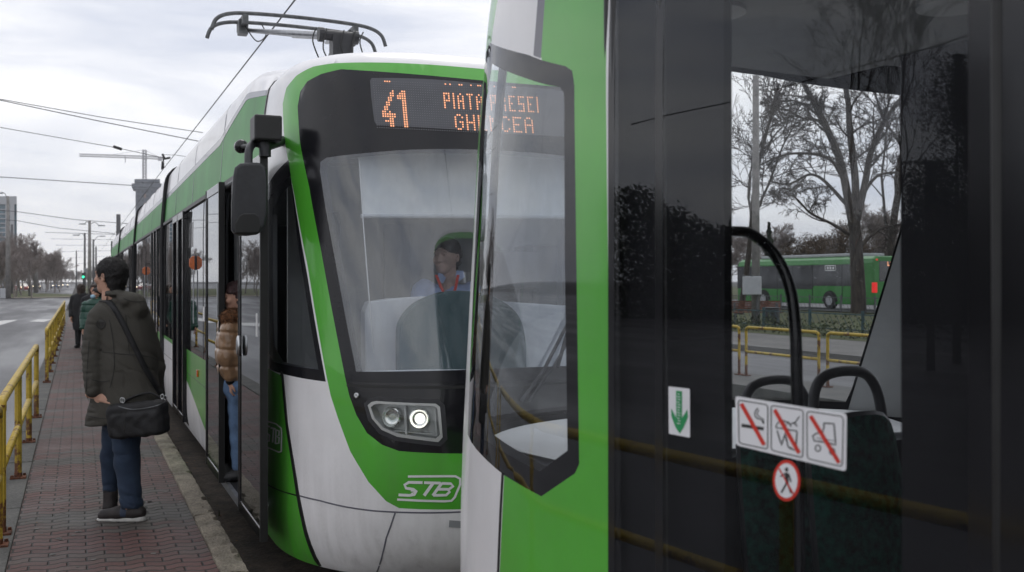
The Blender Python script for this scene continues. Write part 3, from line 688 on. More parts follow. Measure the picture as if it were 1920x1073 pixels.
# orange lens on the side
def hexlens(root, Xp, y, z, r, Mf=None):
    mb = MB(); w_ = r * .85     # half-hexagon lens standing out from the glass; the glass mirrors it
    mb.prism([Vector((Xp - a * w_, y, z + b * r)) for a, b in ((0, 1), (.55, .88), (1, .5), (1, -.5), (.55, -.88), (0, -1))], (0, .025, 0))
    o = mb.build('marker_lens', 'orange_lens', root, bev=.005)
    mb = MB(); mb.box(Xp - .012, Xp - .001, y - .004, y + .03, z - r, z + r); mb.build('lens_foot', 'black_plastic', o)
    mb = MB(); mb.tube([(Xp - .02, y + .02, z - r), (Xp - .02, y + .02, z - r - .55)], .007, 6); mb.build('lens_stem', 'aluminium', o)
p = atx(367, 493, 1.12); hexlens(T1, 1.12, p.y, p.z, 0.075)
mb = MB(); q = atx(384, 505, 1.116); mb.box(1.110, 1.117, q.y - .12, q.y + .05, q.z - .05, q.z + .08); mb.box(1.110, 1.117, q.y + .0, q.y + .1, q.z - .5, q.z - .36); mb.build('window_sticker', 'logo_white', T1)
mb = MB(); q = atx(371, 700, 1.118); mb.box(1.105, 1.12, q.y - .04, q.y + .04, q.z - .035, q.z + .035); mb.build('side_reflector', 'orange_lens', T1, bev=.004)
# bogie and underframe, so nothing is seen through below
mb = MB(); mb.box(1.5, 3.1, 6.2, 14.2, -0.05, 0.0); mb.box(1.45, 3.2, 7.2, 9.0, -0.2, 0.0); mb.build('underframe', 'dark_steel', T1)
mb = MB()
for yy in (7.4, 8.9):
    for xx in (1.6, 2.98): mb.lathe([(0.2, 0), (0.2, .1), (.24, .1), (.24, .12)], n=24, mw=Matrix.Translation(Vector((xx, yy, 0.0))) @ Matrix.Rotation(PI / 2, 4, 'Y'))
mb.build('wheelset', 'dark_steel', T1)
# rear body sections of tram 1
def section(root, Mf, ua, ub, doors, markers, n=0):
    """straight body section between u=ua (near) and ub (far), both negative"""
    Rg = [('green', band(ub, ua, 0, .88)), ('glz', band(ub, ua, ZSILL, ZHEAD)), ('roofg', band(ub, ua, 2.42, 2.72))]
    um = (ua + ub) / 2
    Rg.append(('white', [(ua, 0), (ua, .2), (um, .75), (ub, .85), (ub, 0)]))
    Rg += [('green', band(-ub, -ua, 0, .88)), ('glz', band(-ub, -ua, ZSILL, ZHEAD)), ('roofg', band(-ub, -ua, 2.42, 2.72))]
    for d0, d1 in doors: Rg.append(('glz', band(d0, d1, 0.06, ZHEAD)))
    lat = list(np.linspace(ub, ua, 7))
    for side in (-1, 1):
        pass
    # build left strip and right strip, joined over the roof by v up to 4.10 on both sides
    parts = {}
    allv = {}
    meshes = []
    for side in (-1, 1):
        lt = lat if side < 0 else [-x for x in lat[::-1]]
        rr = [(nm, [(min(max(u, lt[0]), lt[-1]), v) for u, v in pl]) for nm, pl in Rg if (pl[0][0] < 0) == (side < 0)]
        ov, rg = partition(rr, lt, vs_lat, 'white')
        meshes.append((ov, rg))
    for rn, nm, mt in (('white', 'white_body_shell', 'white_paint'), ('green', 'green_body_panel', 'green_paint'), ('glz', 'window_band', 'tinted_glass'), ('roofg', 'roof_side_band', 'green_roof')):
        vs = []; fs = []
        for ov, rg in meshes:
            if rn not in rg: continue
            used = sorted({i for t in rg[rn] for i in t}); mp_ = {i: k + len(vs) for k, i in enumerate(used)}
            vs += [Mf(surf(ov[i][0], ov[i][1])) for i in used]; fs += [tuple(mp_[i] for i in t) for t in rg[rn]]
        me = bpy.data.meshes.new(nm); me.from_pydata(vs, [], fs); me.update(); link(nm, me, mt, root, smooth=True)
    ov, rg = meshes[0]
    for d0, d1 in doors:
        mb = MB()
        for a_, b_ in ((d0, d0 + .08), ((d0 + d1) / 2 - .05, (d0 + d1) / 2 + .05), (d1 - .08, d1)):
            mb.add([Mf(surf(u, v, o)) for v in (.06, ZHEAD) for u in (a_, b_) for o in (.0, .03)], [(0, 2, 3, 1), (4, 5, 7, 6), (0, 1, 5, 4), (2, 6, 7, 3), (0, 4, 6, 2), (1, 3, 7, 5)])
        mb.build('door_frame', 'black_gloss', root)
    for k in range(1, 6):
        uu = ua + (ub - ua) * k / 6
        strip(root, 'window_joint', Mf, [(uu, ZSILL), (uu, ZHEAD)], 0.02, 'black_rubber', .003)
        if k in (2, 4): strip(root, 'roof_joint', Mf, [(uu, v) for v in np.linspace(2.44, 3.3, 7)], 0.014, 'grey_stripe', .002)
    strip(root, 'gutter', Mf, [(ua, ZHEAD + .01), (ub, ZHEAD + .01)], .03, 'black_rubber', .02, .02)
    strip(root, 'roof_stripe', Mf, [(ua, 2.74), (ub, 2.74)], .05, 'grey_stripe', .002)
def bellow(root, Mf, ua, ub):
    mb = MB(); k = 7; vs = []; vv = list(np.linspace(0.0, 4.1, 60))
    ring = [(-1, v) for v in vv] + [(1, v) for v in vv[::-1]]
    for i in range(2 * k + 1):
        u = ua + (ub - ua) * i / (2 * k); off = 0.03 if i % 2 == 0 else -0.05
        for sg, v in ring: vs.append(Mf(surf(u * (1 if sg < 0 else -1), v, off)))
    n = len(ring)
    mb.add(vs, [(i * n + j, i * n + (j + 1) % n, (i + 1) * n + (j + 1) % n, (i + 1) * n + j) for i in range(2 * k) for j in range(n)])
    mb.build('bellows', 'bellows_rubber', root)
cur = 14.85
for n_ in range(3):
    bellow(T1, M1, S2U(cur - .01), S2U(cur + .36)); a0 = cur + .35; ln = (7.4, 8.6, 7.5)[n_]
    section(T1, M1, S2U(a0), S2U(a0 + ln), [(S2U(a0 + 2.1), S2U(a0 + .8))] if n_ != 1 else [(S2U(a0 + 2.1), S2U(a0 + .8)), (S2U(a0 + 7.5), S2U(a0 + 6.2))], None)
    if n_ == 0:
        p = atx(274, 508, 1.12); hexlens(T1, 1.12, p.y, p.z, 0.075)
    cur = a0 + ln
mb = MB(); mb.box(1.13, 3.5, cur, cur + .05, 0.0, 3.1); mb.build('rear_wall', 'black_gloss', T1)
mb = MB(); mb.box(1.5, 3.1, 14.4, cur - .2, -0.1, 0.0); mb.build('underframe', 'dark_steel', T1)
# pantograph, a part of tram 1
def PT(x, y, Z): return atZ(x, y, Z)
hx, hy, hz = 2.32, 11.25, 4.60
mb = MB()
for dy, dz in ((0, 0), (0.42, 0.0)):
    pts = [(-.98, -.22), (-.93, -.10), (-.80, -.03), (-.55, 0.0), (0, .012), (.55, 0), (.80, -.03), (.93, -.10), (.98, -.22)]
    mb.tube(catmull([(hx + a, hy + dy, hz + b + dz) for a, b in pts], 5), 0.022, 8)
pan = mb.build('pantograph', 'dark_steel', T1, smooth=True)
mb = MB()
for sx in (-.62, .62):
    mb.box(hx + sx - .03, hx + sx + .03, hy - .03, hy + .45, hz - .12, hz - .02)
    mb.box(hx + sx - .05, hx + sx + .05, hy + .12, hy + .26, hz - .2, hz - .04)
mb.tube([(hx - .62, hy + .2, hz - .14), (hx + .62, hy + .2, hz - .14)], .025, 8)
mb.build('head_bracket', 'dark_steel', pan)
bx_, by_, bz_ = 2.32, 9.55, 4.02
mb = MB(); mb.tube([(bx_, by_, bz_), (hx - .05, hy + .2, hz - .15)], [.045, .03], 10); mb.tube([(bx_ + .1, by_ + .1, bz_ + .06), (hx + .3, hy + .1, hz - .22), (hx + .45, hy + .2, hz - .16)], .018, 8)
mb.tube([(bx_, by_, bz_), (hx - .55, hy + .2, hz - .14)], [.04, .022], 8); mb.build('upper_arm', 'aluminium', pan, smooth=True)
mb = MB(); mb.tube([(bx_ - .16, by_, bz_), (bx_ + .18, by_, bz_)], .05, 14); mb.tube([(bx_ - .19, by_, bz_), (bx_ - .14, by_, bz_)], .07, 14); mb.tube([(bx_ + .15, by_, bz_), (bx_ + .2, by_, bz_)], .065, 14)
mb.box(bx_ - .06, bx_ + .14, by_ - .06, by_ + .1, bz_ - .25, bz_); mb.tube([(bx_, by_, bz_ - .1), (bx_, by_ + 1.6, 3.4)], .05, 10); mb.build('knee_joint', 'black_plastic', pan, smooth=False)
mb = MB()
for k, (dx, dd) in enumerate([(-.22, .1), (-.12, .16), (.05, .12), (.16, .18), (.24, .08)]):
    mb.tube(catmull([(bx_ + dx, by_ - .05, bz_ + .05), (bx_ + dx - .05, by_ - .12, bz_ - dd), (bx_ + dx + .04, by_ - .08, bz_ - .3)], 5), .007, 5)
mb.tube(catmull([(hx - .62, hy + .1, hz - .1), (hx - .5, hy, hz - .3), (hx - .38, hy + .1, hz - .2), (hx - .45, hy, hz - .1)], 6), .007, 5)
mb.tube(catmull([(hx + .5, hy + .1, hz - .1), (hx + .45, hy, hz - .34), (hx + .35, hy + .1, hz - .22), (hx + .42, hy, hz - .1)], 6), .007, 5)
mb.build('cable', 'black_rubber', pan)
mb = MB(); mb.box(1.9, 2.75, 10.9, 11.9, 3.15, 3.27); mb.build('pantograph_base', 'aluminium', pan)
# ---------------------------------------------------------------- tram 2 (right beside the camera)
T2 = empty('tram', O2 + U2 * 1.4 + Vector((0, 0, -.22)), label='nearest green and white tram, cut by the right edge, prohibition stickers on its glass door', cat='tram', group='trams at the platform')
SW2o = SF2.poly([(918, 80), (990, 103), (1060, 124), (1073, 133), (1077, 160), (1081, 500), (1086, 870), (1078, 888), (1015, 931), (945, 891), (884, 830), (877, 815), (881, 700), (891, 460), (905, 190), (911, 100)])
SW2c = SF2.poly([(923, 120), (1050, 164), (1057, 174), (1058, 190), (1059, 500), (1064, 845), (1012, 884), (894, 812), (891, 700), (901, 460), (912, 190)])
GR2 = SF2.poly([(1033, -120), (1140, -120), (1140, 500), (1140, 1200), (930, 1200), (937, 1073), (946, 880), (1000, 850), (1000, 500), (1040, 180), (1012, 98)])
ST2 = SF2.poly([(1021, -120), (1034, -120), (1014, 110), (1000, 104)])
X2 = {x: SF2.hit(x, 500)[0] for x in (1128, 1140, 1152, 1228, 1243, 1815, 1880, 1926)}
UE2 = -U0 - 8.8
CL2r = [(1.045, 1.10), (1.069, 1.17), (1.2177, 1.93), (1.30, 2.33), (1.28, 2.40), (1.1674, 2.42), (.80, 2.47), (.4352, 2.513), (0, 2.53)]
CLEAR2 = [(0, 1.10)] + CL2r + [(-u, v) for u, v in CL2r[::-1][1:]]
Rg = cab_regions(2)
Rg = [(n, CLEAR2 if n == 'windscreen' else p) for n, p in Rg]
Rg += [('green', GR2), ('stripe', ST2), ('sidefrit', SW2o), ('sideglass', SW2c)]
uA, uB, uC, uD, uE, uF, uG = X2[1140], X2[1152], X2[1228], X2[1243], X2[1815], X2[1880], X2[1926]
Rg += [('pillar', band(UE2, uA, 0.06, 2.46)), ('doorglass', band(uE, uD, 0.12, 2.40)), ('doorglass', band(uC, uB, 0.12, 2.40))]
Rg += [('green', band(UE2, uG - .7, 0, .88)), ('glazing', band(UE2, uG - .8, ZSILL, 2.40)), ('doorglass', band(uG - .62, uF - .05, .12, 2.40))]
Rg += [('roofgreen', band(UE2, uA, 2.46, 2.72)), ('green', mir(band(UE2, USEAM, 0, .88))), ('glazing', mir(band(UE2, -U0 - 1.6, ZSILL, ZHEAD)))]
us2 = sorted([u for u in ([UE2 + k * (-U0 - UE2) / 22 for k in range(22)] + nose_us + [-(UE2 + k * (-U0 - UE2) / 22) for k in range(22)]) if abs(abs(u) - abs(SK)) > 0.07] + [SK, SK - .06, -SK, -SK + .06])
ov2, rg2 = partition(Rg, us2, vs_lat, 'white')
for rn, nm, mt in (('white', 'white_body_shell', 'white_paint'), ('green', 'green_body_panel', 'green_paint'), ('roofgreen', 'roof_side_band', 'green_roof'), ('stripe', 'grey_body_stripe', 'grey_stripe'), ('panel', 'bumper_panel', 'black_gloss'),
                   ('frit', 'windscreen_border', 'black_frit'), ('windscreen', 'rear_windscreen', 'side_glass'), ('sidefrit', 'side_window_border', 'black_frit_gloss'),
                   ('sideglass', 'rear_side_window', 'corner_glass'), ('glazing', 'window_band', 'tinted_glass'), ('pillar', 'door_surround', 'black_gloss')):
    cond(T2, ov2, rg2, M2, nm, rn, mt)
def ue_clear(v): return 1.069 + (v - 1.17) * .1957
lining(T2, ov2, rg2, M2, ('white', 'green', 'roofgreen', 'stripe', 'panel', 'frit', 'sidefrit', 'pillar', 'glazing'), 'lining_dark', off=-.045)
headlight(T2, M2, -1, False, 'rear_lamp'); headlight(T2, M2, 1, False, 'rear_lamp')
for sg in (-1, 1):
    link('lamp_surround', surf_mesh('hs', ov2, [t for t in rg2['housing'] if (sum(ov2[i][0] for i in t) < 0) == (sg < 0)], M2, 0.0), 'black_plastic', T2, smooth=True)
strip(T2, 'door_seam', M2, SF2.poly([(943, 888), (939, 960), (933, 1120)]), 0.013, 'black_rubber', 0.002)
# rounded rubber beads of the doorway, door edges
def vbead(root, nm, mat, x, wpx, off, th, z0=.06, z1=2.46):
    u0 = SF2.hit(x - wpx / 2, 500)[0]; u1 = SF2.hit(x + wpx / 2, 500)[0]; mb = MB(); n = 8; vs = []
    for v in (z0, z1):
        for k in range(n + 1):
            a = PI * k / n; vs.append(M2(surf((u0 + u1) / 2 + (u1 - u0) / 2 * math.cos(a), v, off + th * math.sin(a))))
    mb.add(vs, [(k, k + 1, n + 2 + k, n + 1 + k) for k in range(n)]); return mb.build(nm, mat, root, smooth=True)
vbead(T2, 'door_seal', 'black_rubber', 1133, 12, 0.0, .012); vbead(T2, 'door_seal', 'black_gloss', 1146, 12, 0.0, .014)
vbead(T2, 'door_seal', 'black_rubber', 1235, 12, 0.004, .006); vbead(T2, 'door_seal', 'black_rubber', 1868, 26, 0.004, .018); vbead(T2, 'door_seal', 'black_rubber', 1840, 18, 0.004, .010)
DL = []
for a_, b_ in ((uC, uB), (uE, uD), (uG - .62, uF - .05)):
    me_b = MB(); n = 6; vs = []; 
    for i in range(n + 1):
        for v in np.linspace(.12, 2.40, 12): vs.append(M2(surf(a_ + (b_ - a_) * i / n, v, 0.0)))
    me_b.add(vs, [(i * 12 + j, (i + 1) * 12 + j, (i + 1) * 12 + j + 1, i * 12 + j + 1) for i in range(n) for j in range(11)])
    DL.append(me_b.build('door_window', 'door_glass', T2, smooth=True))
# stickers on the door glass, traced to the glass surface
def st_poly(mb, pts, off, cm=0, dens=False):
    if cm: pts = [(p.x, p.y) for p in catmull([(x, y, 0) for x, y in pts], cm, True)]
    uv = SF2.poly(pts); mb.add([M2(surf(u, v, off)) for u, v in uv], [tuple(range(len(uv)))])
def rrect(x0, y0, x1, y1, x2, y2, x3, y3, r=0.08, n=3):
    P = [Vector((x0, y0)), Vector((x1, y1)), Vector((x2, y2)), Vector((x3, y3))]; o = []
    for i in range(4):
        p, a, b = P[i], P[i - 1], P[(i + 1) % 4]; L0 = min((a - p).length, (b - p).length) * r
        s_ = p + (a - p).normalized() * L0; e_ = p + (b - p).normalized() * L0
        for k in range(n + 1):
            t = k / n; q = s_.lerp(p, t).lerp(p.lerp(e_, t), t); o.append((q.x, q.y))
    return o
pm('sticker_white', (0.80, 0.80, 0.82), 0.4, var=0.03); pm('sticker_black', (0.03, 0.03, 0.03), 0.5, var=0.03); pm('sticker_red', (0.62, 0.035, 0.02), 0.45, var=0.05); pm('sticker_green', (0.02, 0.30, 0.10), 0.45, var=0.05)
def zs(pts): return [(1120 + x / 2.4, 680 + y / 2.4) for x, y in pts]
def sk(mb, pts, wd, off, n=1, closed=False): stroke_px(SF2, mb, zs(pts), wd / 2.4, off, n, closed)
mb = MB(); c4 = zs([(623, 150), (1125, 230), (1122, 490), (628, 372)]); st_poly(mb, rrect(*[k for p in c4 for k in p], r=.06), .0012)
stk = mb.build('prohibition_sticker', 'sticker_white', DL[1])
mb = MB()
for q in (((637, 168), (770, 190), (770, 390), (641, 362)), ((785, 192), (930, 214), (928, 428), (786, 394)), ((946, 218), (1110, 243), (1106, 468), (948, 432))):
    rr_ = [((x - 1120) * 2.4, (y - 680) * 2.4) for x, y in rrect(*[k for p in zs(q) for k in p], r=.10)]
    sk(mb, rr_, 4.5, .0018, 1, True)
sk(mb, [(652, 282), (752, 298)], 15, .0018); sk(mb, [(750, 275), (742, 258), (722, 250), (712, 235), (716, 215), (726, 205)], 5, .0018, 4)
sk(mb, [(730, 212), (722, 232), (735, 245), (750, 255), (752, 275)], 4, .0018, 3)
# burger, drink and cone
sk(mb, [(806, 290), (818, 268), (845, 262), (868, 276), (890, 270), (902, 288)], 5, .0018, 3); sk(mb, [(806, 292), (902, 308)], 5, .0018); sk(mb, [(812, 305), (832, 372), (848, 318), (862, 380), (878, 384)], 6, .0018)
sk(mb, [(902, 310), (896, 395), (868, 385)], 6, .0018); sk(mb, [(912, 242), (888, 278)], 5, .0018); sk(mb, [(838, 262), (850, 285), (862, 265), (875, 288)], 6, .0018)
# roller skate
sk(mb, [(1022, 272), (1068, 275), (1076, 370), (1030, 358), (980, 352), (972, 330), (990, 318), (1016, 312), (1024, 290), (1022, 272)], 6, .0018, 1)
sk(mb, [(990, 340), (1070, 352)], 3, .0018)
for cx_, cy_ in ((996, 385), (1060, 400)): sk(mb, [(cx_ + 12 * math.cos(k), cy_ + 14 * math.sin(k)) for k in np.linspace(0, 2 * PI, 14)[:-1]], 5, .0018, 1, True)
mb.build('pictograms', 'sticker_black', stk)
mb = MB()
for a_, b_ in (((652, 185), (755, 370)), ((802, 212), (912, 406)), ((964, 240), (1092, 450))): sk(mb, [a_, b_], 17, .0026)
mb.build('red_bars', 'sticker_red', stk)
mb = MB(); cc = [(854 + 62 * math.cos(a), 531 + 93 * math.sin(a)) for a in np.linspace(0, 2 * PI, 33)[:-1]]; st_poly(mb, zs(cc), .0012)
st2 = mb.build('no_entry_sticker', 'sticker_red', DL[1])
mb = MB(); cc = [(854 + 50 * math.cos(a), 531 + 78 * math.sin(a)) for a in np.linspace(0, 2 * PI, 33)[:-1]]; st_poly(mb, zs(cc), .0018); mb.build('sticker_face', 'sticker_white', st2)
mb = MB(); cc = [(856 + 8 * math.cos(a), 481 + 10 * math.sin(a)) for a in np.linspace(0, 2 * PI, 13)[:-1]]; st_poly(mb, zs(cc), .0024)
sk(mb, [(855, 495), (858, 540)], 15, .0024); sk(mb, [(850, 498), (828, 512)], 6, .0024); sk(mb, [(864, 500), (876, 536)], 7, .0024); sk(mb, [(858, 538), (832, 585)], 8, .0024); sk(mb, [(860, 540), (876, 588)], 8, .0024)
mb.build('walking_figure', 'sticker_black', st2)
mb = MB(); sk(mb, [(822, 475), (888, 592)], 6, .003); mb.build('red_bar', 'sticker_red', st2)
mb = MB(); c4 = zs([(322, 107), (418, 118), (419, 338), (324, 320)]); st_poly(mb, rrect(*[k for p in c4 for k in p], r=.05), .0012); st3 = mb.build('arrow_sticker', 'sticker_white', DL[1])
mb = MB(); st_poly(mb, zs([(357, 126), (384, 129), (384, 250), (408, 210), (411, 245), (392, 290), (374, 320), (354, 290), (336, 240), (335, 205), (358, 248)]), .0018); ag = mb.build('green_arrow', 'sticker_green', st3)
mb = MB()
for k in range(12): sk(mb, [(362 if k % 2 else 366, 140 + k * 12), (378 if k % 3 else 374, 143 + k * 12)], 3.2, .0024)
mb.build('arrow_lettering', 'sticker_white', st3)
# interior of tram 2
def b2(mb, a0, a1, b0, b1, z0, z1):
    return mb.add([M2((a, b, z)) for z in (z0, z1) for b in (b0, b1) for a in (a0, a1)], [(0, 2, 3, 1), (4, 5, 7, 6), (0, 1, 5, 4), (2, 6, 7, 3), (0, 4, 6, 2), (1, 3, 7, 5)])
mb = MB(); b2(mb, -1.14, 1.14, -8.7, .2, .05, .12); b2(mb, -.95, .95, .2, 1.05, .05, .12); mb.build('floor', 'tram_floor', T2)
mb = MB(); b2(mb, -1.12, 1.12, -8.7, .1, 2.47, 2.49); b2(mb, -.98, .98, .1, .5, 2.47, 2.49); b2(mb, -.6, .6, .5, .8, 2.47, 2.49); ceil2 = mb.build('ceiling', 'lining', T2)
mb = MB()
for a_, b_ in ((.1, -.2), (.1, -1.6), (-.5, .2), (.1, -3.0)): mb.lathe([(0.11, 0), (0.11, -.012), (.07, -.02)], n=24, mw=Matrix.Translation(M2((a_, b_, 2.47))))
mb.build('ceiling_lamp', 'lining_white', T2)
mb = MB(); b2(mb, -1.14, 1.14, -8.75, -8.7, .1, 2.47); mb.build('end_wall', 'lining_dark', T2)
# dark draught screens just inside the door
def uscreen(nm, mat, x0, x1, inn, z0, z1, th=.02):
    u0 = SF2.hit(x0, 500)[0]; u1 = SF2.hit(x1, 500)[0]; mb = MB()
    mb.add([M2(surf(u, v, -inn - o)) for v in (z0, z1) for u in (u0, u1) for o in (0, th)], [(0, 2, 3, 1), (4, 5, 7, 6), (0, 1, 5, 4), (2, 6, 7, 3), (0, 4, 6, 2), (1, 3, 7, 5)])
    return mb.build(nm, mat, T2)
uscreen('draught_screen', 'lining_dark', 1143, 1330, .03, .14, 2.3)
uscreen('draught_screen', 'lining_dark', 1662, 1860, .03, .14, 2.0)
# grab pole that curves to the left
def p2(x, y, a): # pixel on the plane a = const in tram 2's frame
    d = ray(x, y); o = CAM - O2; k = (a - o.dot(N2)) / d.dot(N2); return CAM + d * k
mb = MB(); mb.tube(catmull([p2(1300, 433, -.95), p2(1372, 434, -.95), p2(1410, 440, -.95), p2(1450, 475, -.95), p2(1478, 530, -.95), p2(1490, 600, -.95), p2(1494, 720, -.95), p2(1498, 1000, -.95), p2(1502, 1250, -.95)], 6), 0.0125, 16); mb.build('grab_pole', 'black_gloss', T2, smooth=True)
mb = MB(); mb.tube([p2(1540, 560, -.6), p2(1544, 840, -.6)], .012, 8)
# seats
pm('seat_shell', (0.02, 0.022, 0.024), .45, var=.1); pm('seat_cloth', (0.007, 0.055, 0.04), .9, var=.45, scale=40, bump=.3, bscale=150, spec=.1)
def seat(px0, yb, rz=0.0):
    p = px0
    t = []
    mw = Matrix.Translation(p) @ Matrix.Rotation(rz, 4, 'Z')
    mb = MB(); n = 9; m_ = 7; vs = []; W = .20
    for j in range(m_):
        f = j / (m_ - 1); z = .40 + f * .58; w_ = W * (1 - .10 * f ** 2)
        for i in range(n):
            g = -1 + 2 * i / (n - 1); zz = z - (.09 * f * abs(g) ** 3); vs.append(mw @ Vector((g * w_, .06 + .08 * f - .05 * (1 - abs(g) ** 2), zz)))
    fs = [(j * n + i, j * n + i + 1, (j + 1) * n + i + 1, (j + 1) * n + i) for j in range(m_ - 1) for i in range(n - 1)]
    mb.add(vs, fs)
    sh = mb.build('seat', 'seat_shell', T2, smooth=True); so_ = sh.modifiers.new('s', 'SOLIDIFY'); so_.thickness = .035; so_.offset = 0
    mb = MB(); mb.add([v + mw.to_3x3() @ Vector((0, -.022, -.01)) for v in vs], fs); cl_ = mb.build('seat_cover', 'seat_cloth', sh, smooth=True); cl_.scale = (1, 1, 1)
    m2 = cl_.modifiers.new('s', 'SOLIDIFY'); m2.thickness = .012; m2.offset = 0
    mb = MB(); mb.box(-W, W, -.38, .06, .38, .44, mw); mb.build('seat_cushion', 'seat_cloth', sh, bev=.02)
    mb = MB(); mb.box(-.06, .06, -.25, .0, 0, .38, mw); mb.build('seat_foot', 'seat_shell', sh)
    mb = MB(); mb.tube(catmull([mw @ Vector(q) for q in [(-.15, .12, .80), (-.145, .14, .98), (-.12, .15, 1.06), (-.06, .15, 1.095), (.06, .15, 1.095), (.12, .15, 1.06), (.145, .14, .98), (.15, .12, .80)]], 5), .017, 10); mb.build('grab_handle', 'black_plastic', sh, smooth=True)
fl = .12
def seat_at(px, ytop, Z, rz):
    P_ = atZ(px, ytop, Z); return Vector((P_.x, P_.y, P_.z - 1.095))
for (px_, yt, Z_) in ((1656, 706, 3.0), (1512, 722, 3.3)):
    b_ = seat_at(px_, yt, Z_, 0); mbp = MB(); 
    seat(b_, 0, A2)
# ledge under the rear windscreen and light pillar covers
mb = MB(); pts = [surf(u, 1.10, -.07) for u in np.linspace(-1.15, 1.15, 24)]
vs = [M2((p[0], p[1], 1.075)) for p in pts] + [M2((p[0] * .86, min(p[1] * .55, .5) , 1.055)) for p in pts]
mb.add(vs, [(i, i + 1, 25 + i, 24 + i) for i in range(23)]); mb.add([v + Vector((0, 0, -.03)) for v in vs], [(i, i + 1, 25 + i, 24 + i) for i in range(23)])
mb.build('rear_shelf', 'lining_white', T2); mb = MB(); mb.add([vs[24 + i] + Vector((0, 0, dz - .03)) for i in range(24) for dz in (0, -.75)], [(2 * i, 2 * i + 1, 2 * i + 3, 2 * i + 2) for i in range(23)]); mb.build('shelf_front', 'lining_dark', T2)
for sg in (-1, 1):
    mb = MB(); ed = [(.10, 1.10, -1), (.3, 1.5, -1)]
    vs = []; n = 14
    for k in range(n + 1):
        t = k / n; v = 1.06 + t * 1.36
        ue = ue_clear(v) + .012; wd = .36 * (1 - t) ** .8 + .05
        for q in range(5):
            vs.append(M2(surf(sg * (ue + wd * q / 4), v, -.052 - .02 * math.sin(PI * q / 4))))
    mb.add(vs, [(5 * k + q, 5 * k + q + 1, 5 * k + q + 6, 5 * k + q + 5) for k in range(n) for q in range(4)]); mb.build('pillar_cover', 'cover_grey', T2, smooth=True)
mb = MB(); b2(mb, -.8, .8, -8.5, .8, -.12, .04); mb.build('underframe', 'dark_steel', T2)
# ================================================================ SETTING
def sheet(name, pts, z, mat, kind='structure', sub=0, **kw):
    me = bpy.data.meshes.new(name); me.from_pydata([(p[0], p[1], z) for p in pts], [], [tuple(range(len(pts)))]); me.update()
    return link(name, me, mat, None, kind=kind, **kw)
def ground_mat(name, c1, c2, scale, rough=.9, c3=None, bump=.3, fine=60, s3=.05, wet=None):
    m, nt, b = _mat(name); tc = N(nt, 'ShaderNodeTexCoord')
    n1 = N(nt, 'ShaderNodeTexNoise'); n1.inputs['Scale'].default_value = scale; n1.inputs['Detail'].default_value = 9; n1.inputs['Roughness'].default_value = .65
    n2 = N(nt, 'ShaderNodeTexNoise'); n2.inputs['Scale'].default_value = fine; n2.inputs['Detail'].default_value = 4
    L(nt, tc.outputs['Object'], n1.inputs[0]); L(nt, tc.outputs['Object'], n2.inputs[0])
    mx = N(nt, 'ShaderNodeMixRGB'); mx.inputs[1].default_value = (*c1, 1); mx.inputs[2].default_value = (*c2, 1)
    mr = N(nt, 'ShaderNodeMapRange'); mr.inputs[1].default_value = .38; mr.inputs[2].default_value = .64; L(nt, n1.outputs[0], mr.inputs[0]); L(nt, mr.outputs[0], mx.inputs[0])
    m2 = N(nt, 'ShaderNodeMixRGB', blend_type='MULTIPLY'); m2.inputs[0].default_value = .8
    r2 = N(nt, 'ShaderNodeMapRange'); r2.inputs[1].default_value = .3; r2.inputs[2].default_value = .7; r2.inputs[3].default_value = .55; r2.inputs[4].default_value = 1.25
    L(nt, n2.outputs[0], r2.inputs[0]); L(nt, mx.outputs[0], m2.inputs[1]); L(nt, r2.outputs[0], m2.inputs[2]); L(nt, m2.outputs[0], b.inputs['Base Color'])
    b.inputs['Roughness'].default_value = rough
    if wet:
        n3 = N(nt, 'ShaderNodeTexNoise'); n3.inputs['Scale'].default_value = s3; n3.inputs['Detail'].default_value = 4; mp = N(nt, 'ShaderNodeMapping'); mp.inputs['Scale'].default_value = (1, .12, 1)
        L(nt, tc.outputs['Object'], mp.inputs[0]); L(nt, mp.outputs[0], n3.inputs[0])
        r3 = N(nt, 'ShaderNodeMapRange'); r3.inputs[1].default_value = .4; r3.inputs[2].default_value = .6; r3.inputs[3].default_value = wet; r3.inputs[4].default_value = rough; L(nt, n3.outputs[0], r3.inputs[0]); L(nt, r3.outputs[0], b.inputs['Roughness'])
    bp = N(nt, 'ShaderNodeBump'); bp.inputs['Strength'].default_value = bump; bp.inputs['Distance'].default_value = .02; L(nt, n2.outputs[0], bp.inputs['Height']); L(nt, bp.outputs[0], b.inputs['Normal'])
    return m
ground_mat('asphalt', (.075, .075, .082), (.05, .05, .056), .6, .62, bump=.2, fine=90, wet=.32, s3=.5)
ground_mat('soil', (.05, .043, .035), (.028, .026, .022), 1.5, .95)
ground_mat('ballast', (.085, .066, .050), (.030, .025, .020), 4, .95, bump=1.0, fine=28)
ground_mat('grass_mat', (.060, .085, .022), (.075, .065, .025), .8, .95, bump=.8, fine=50)
ground_mat('concrete_kerb', (.31, .27, .21), (.15, .13, .10), 3, .9, bump=.9, fine=70)
ground_mat('slab', (.115, .112, .105), (.075, .074, .07), 2, .85, bump=.3, fine=60)
ground_mat('pavement_mat', (.17, .165, .155), (.12, .115, .11), .8, .9)
pm('road_paint', (.55, .55, .54), .7, var=.2, scale=12)
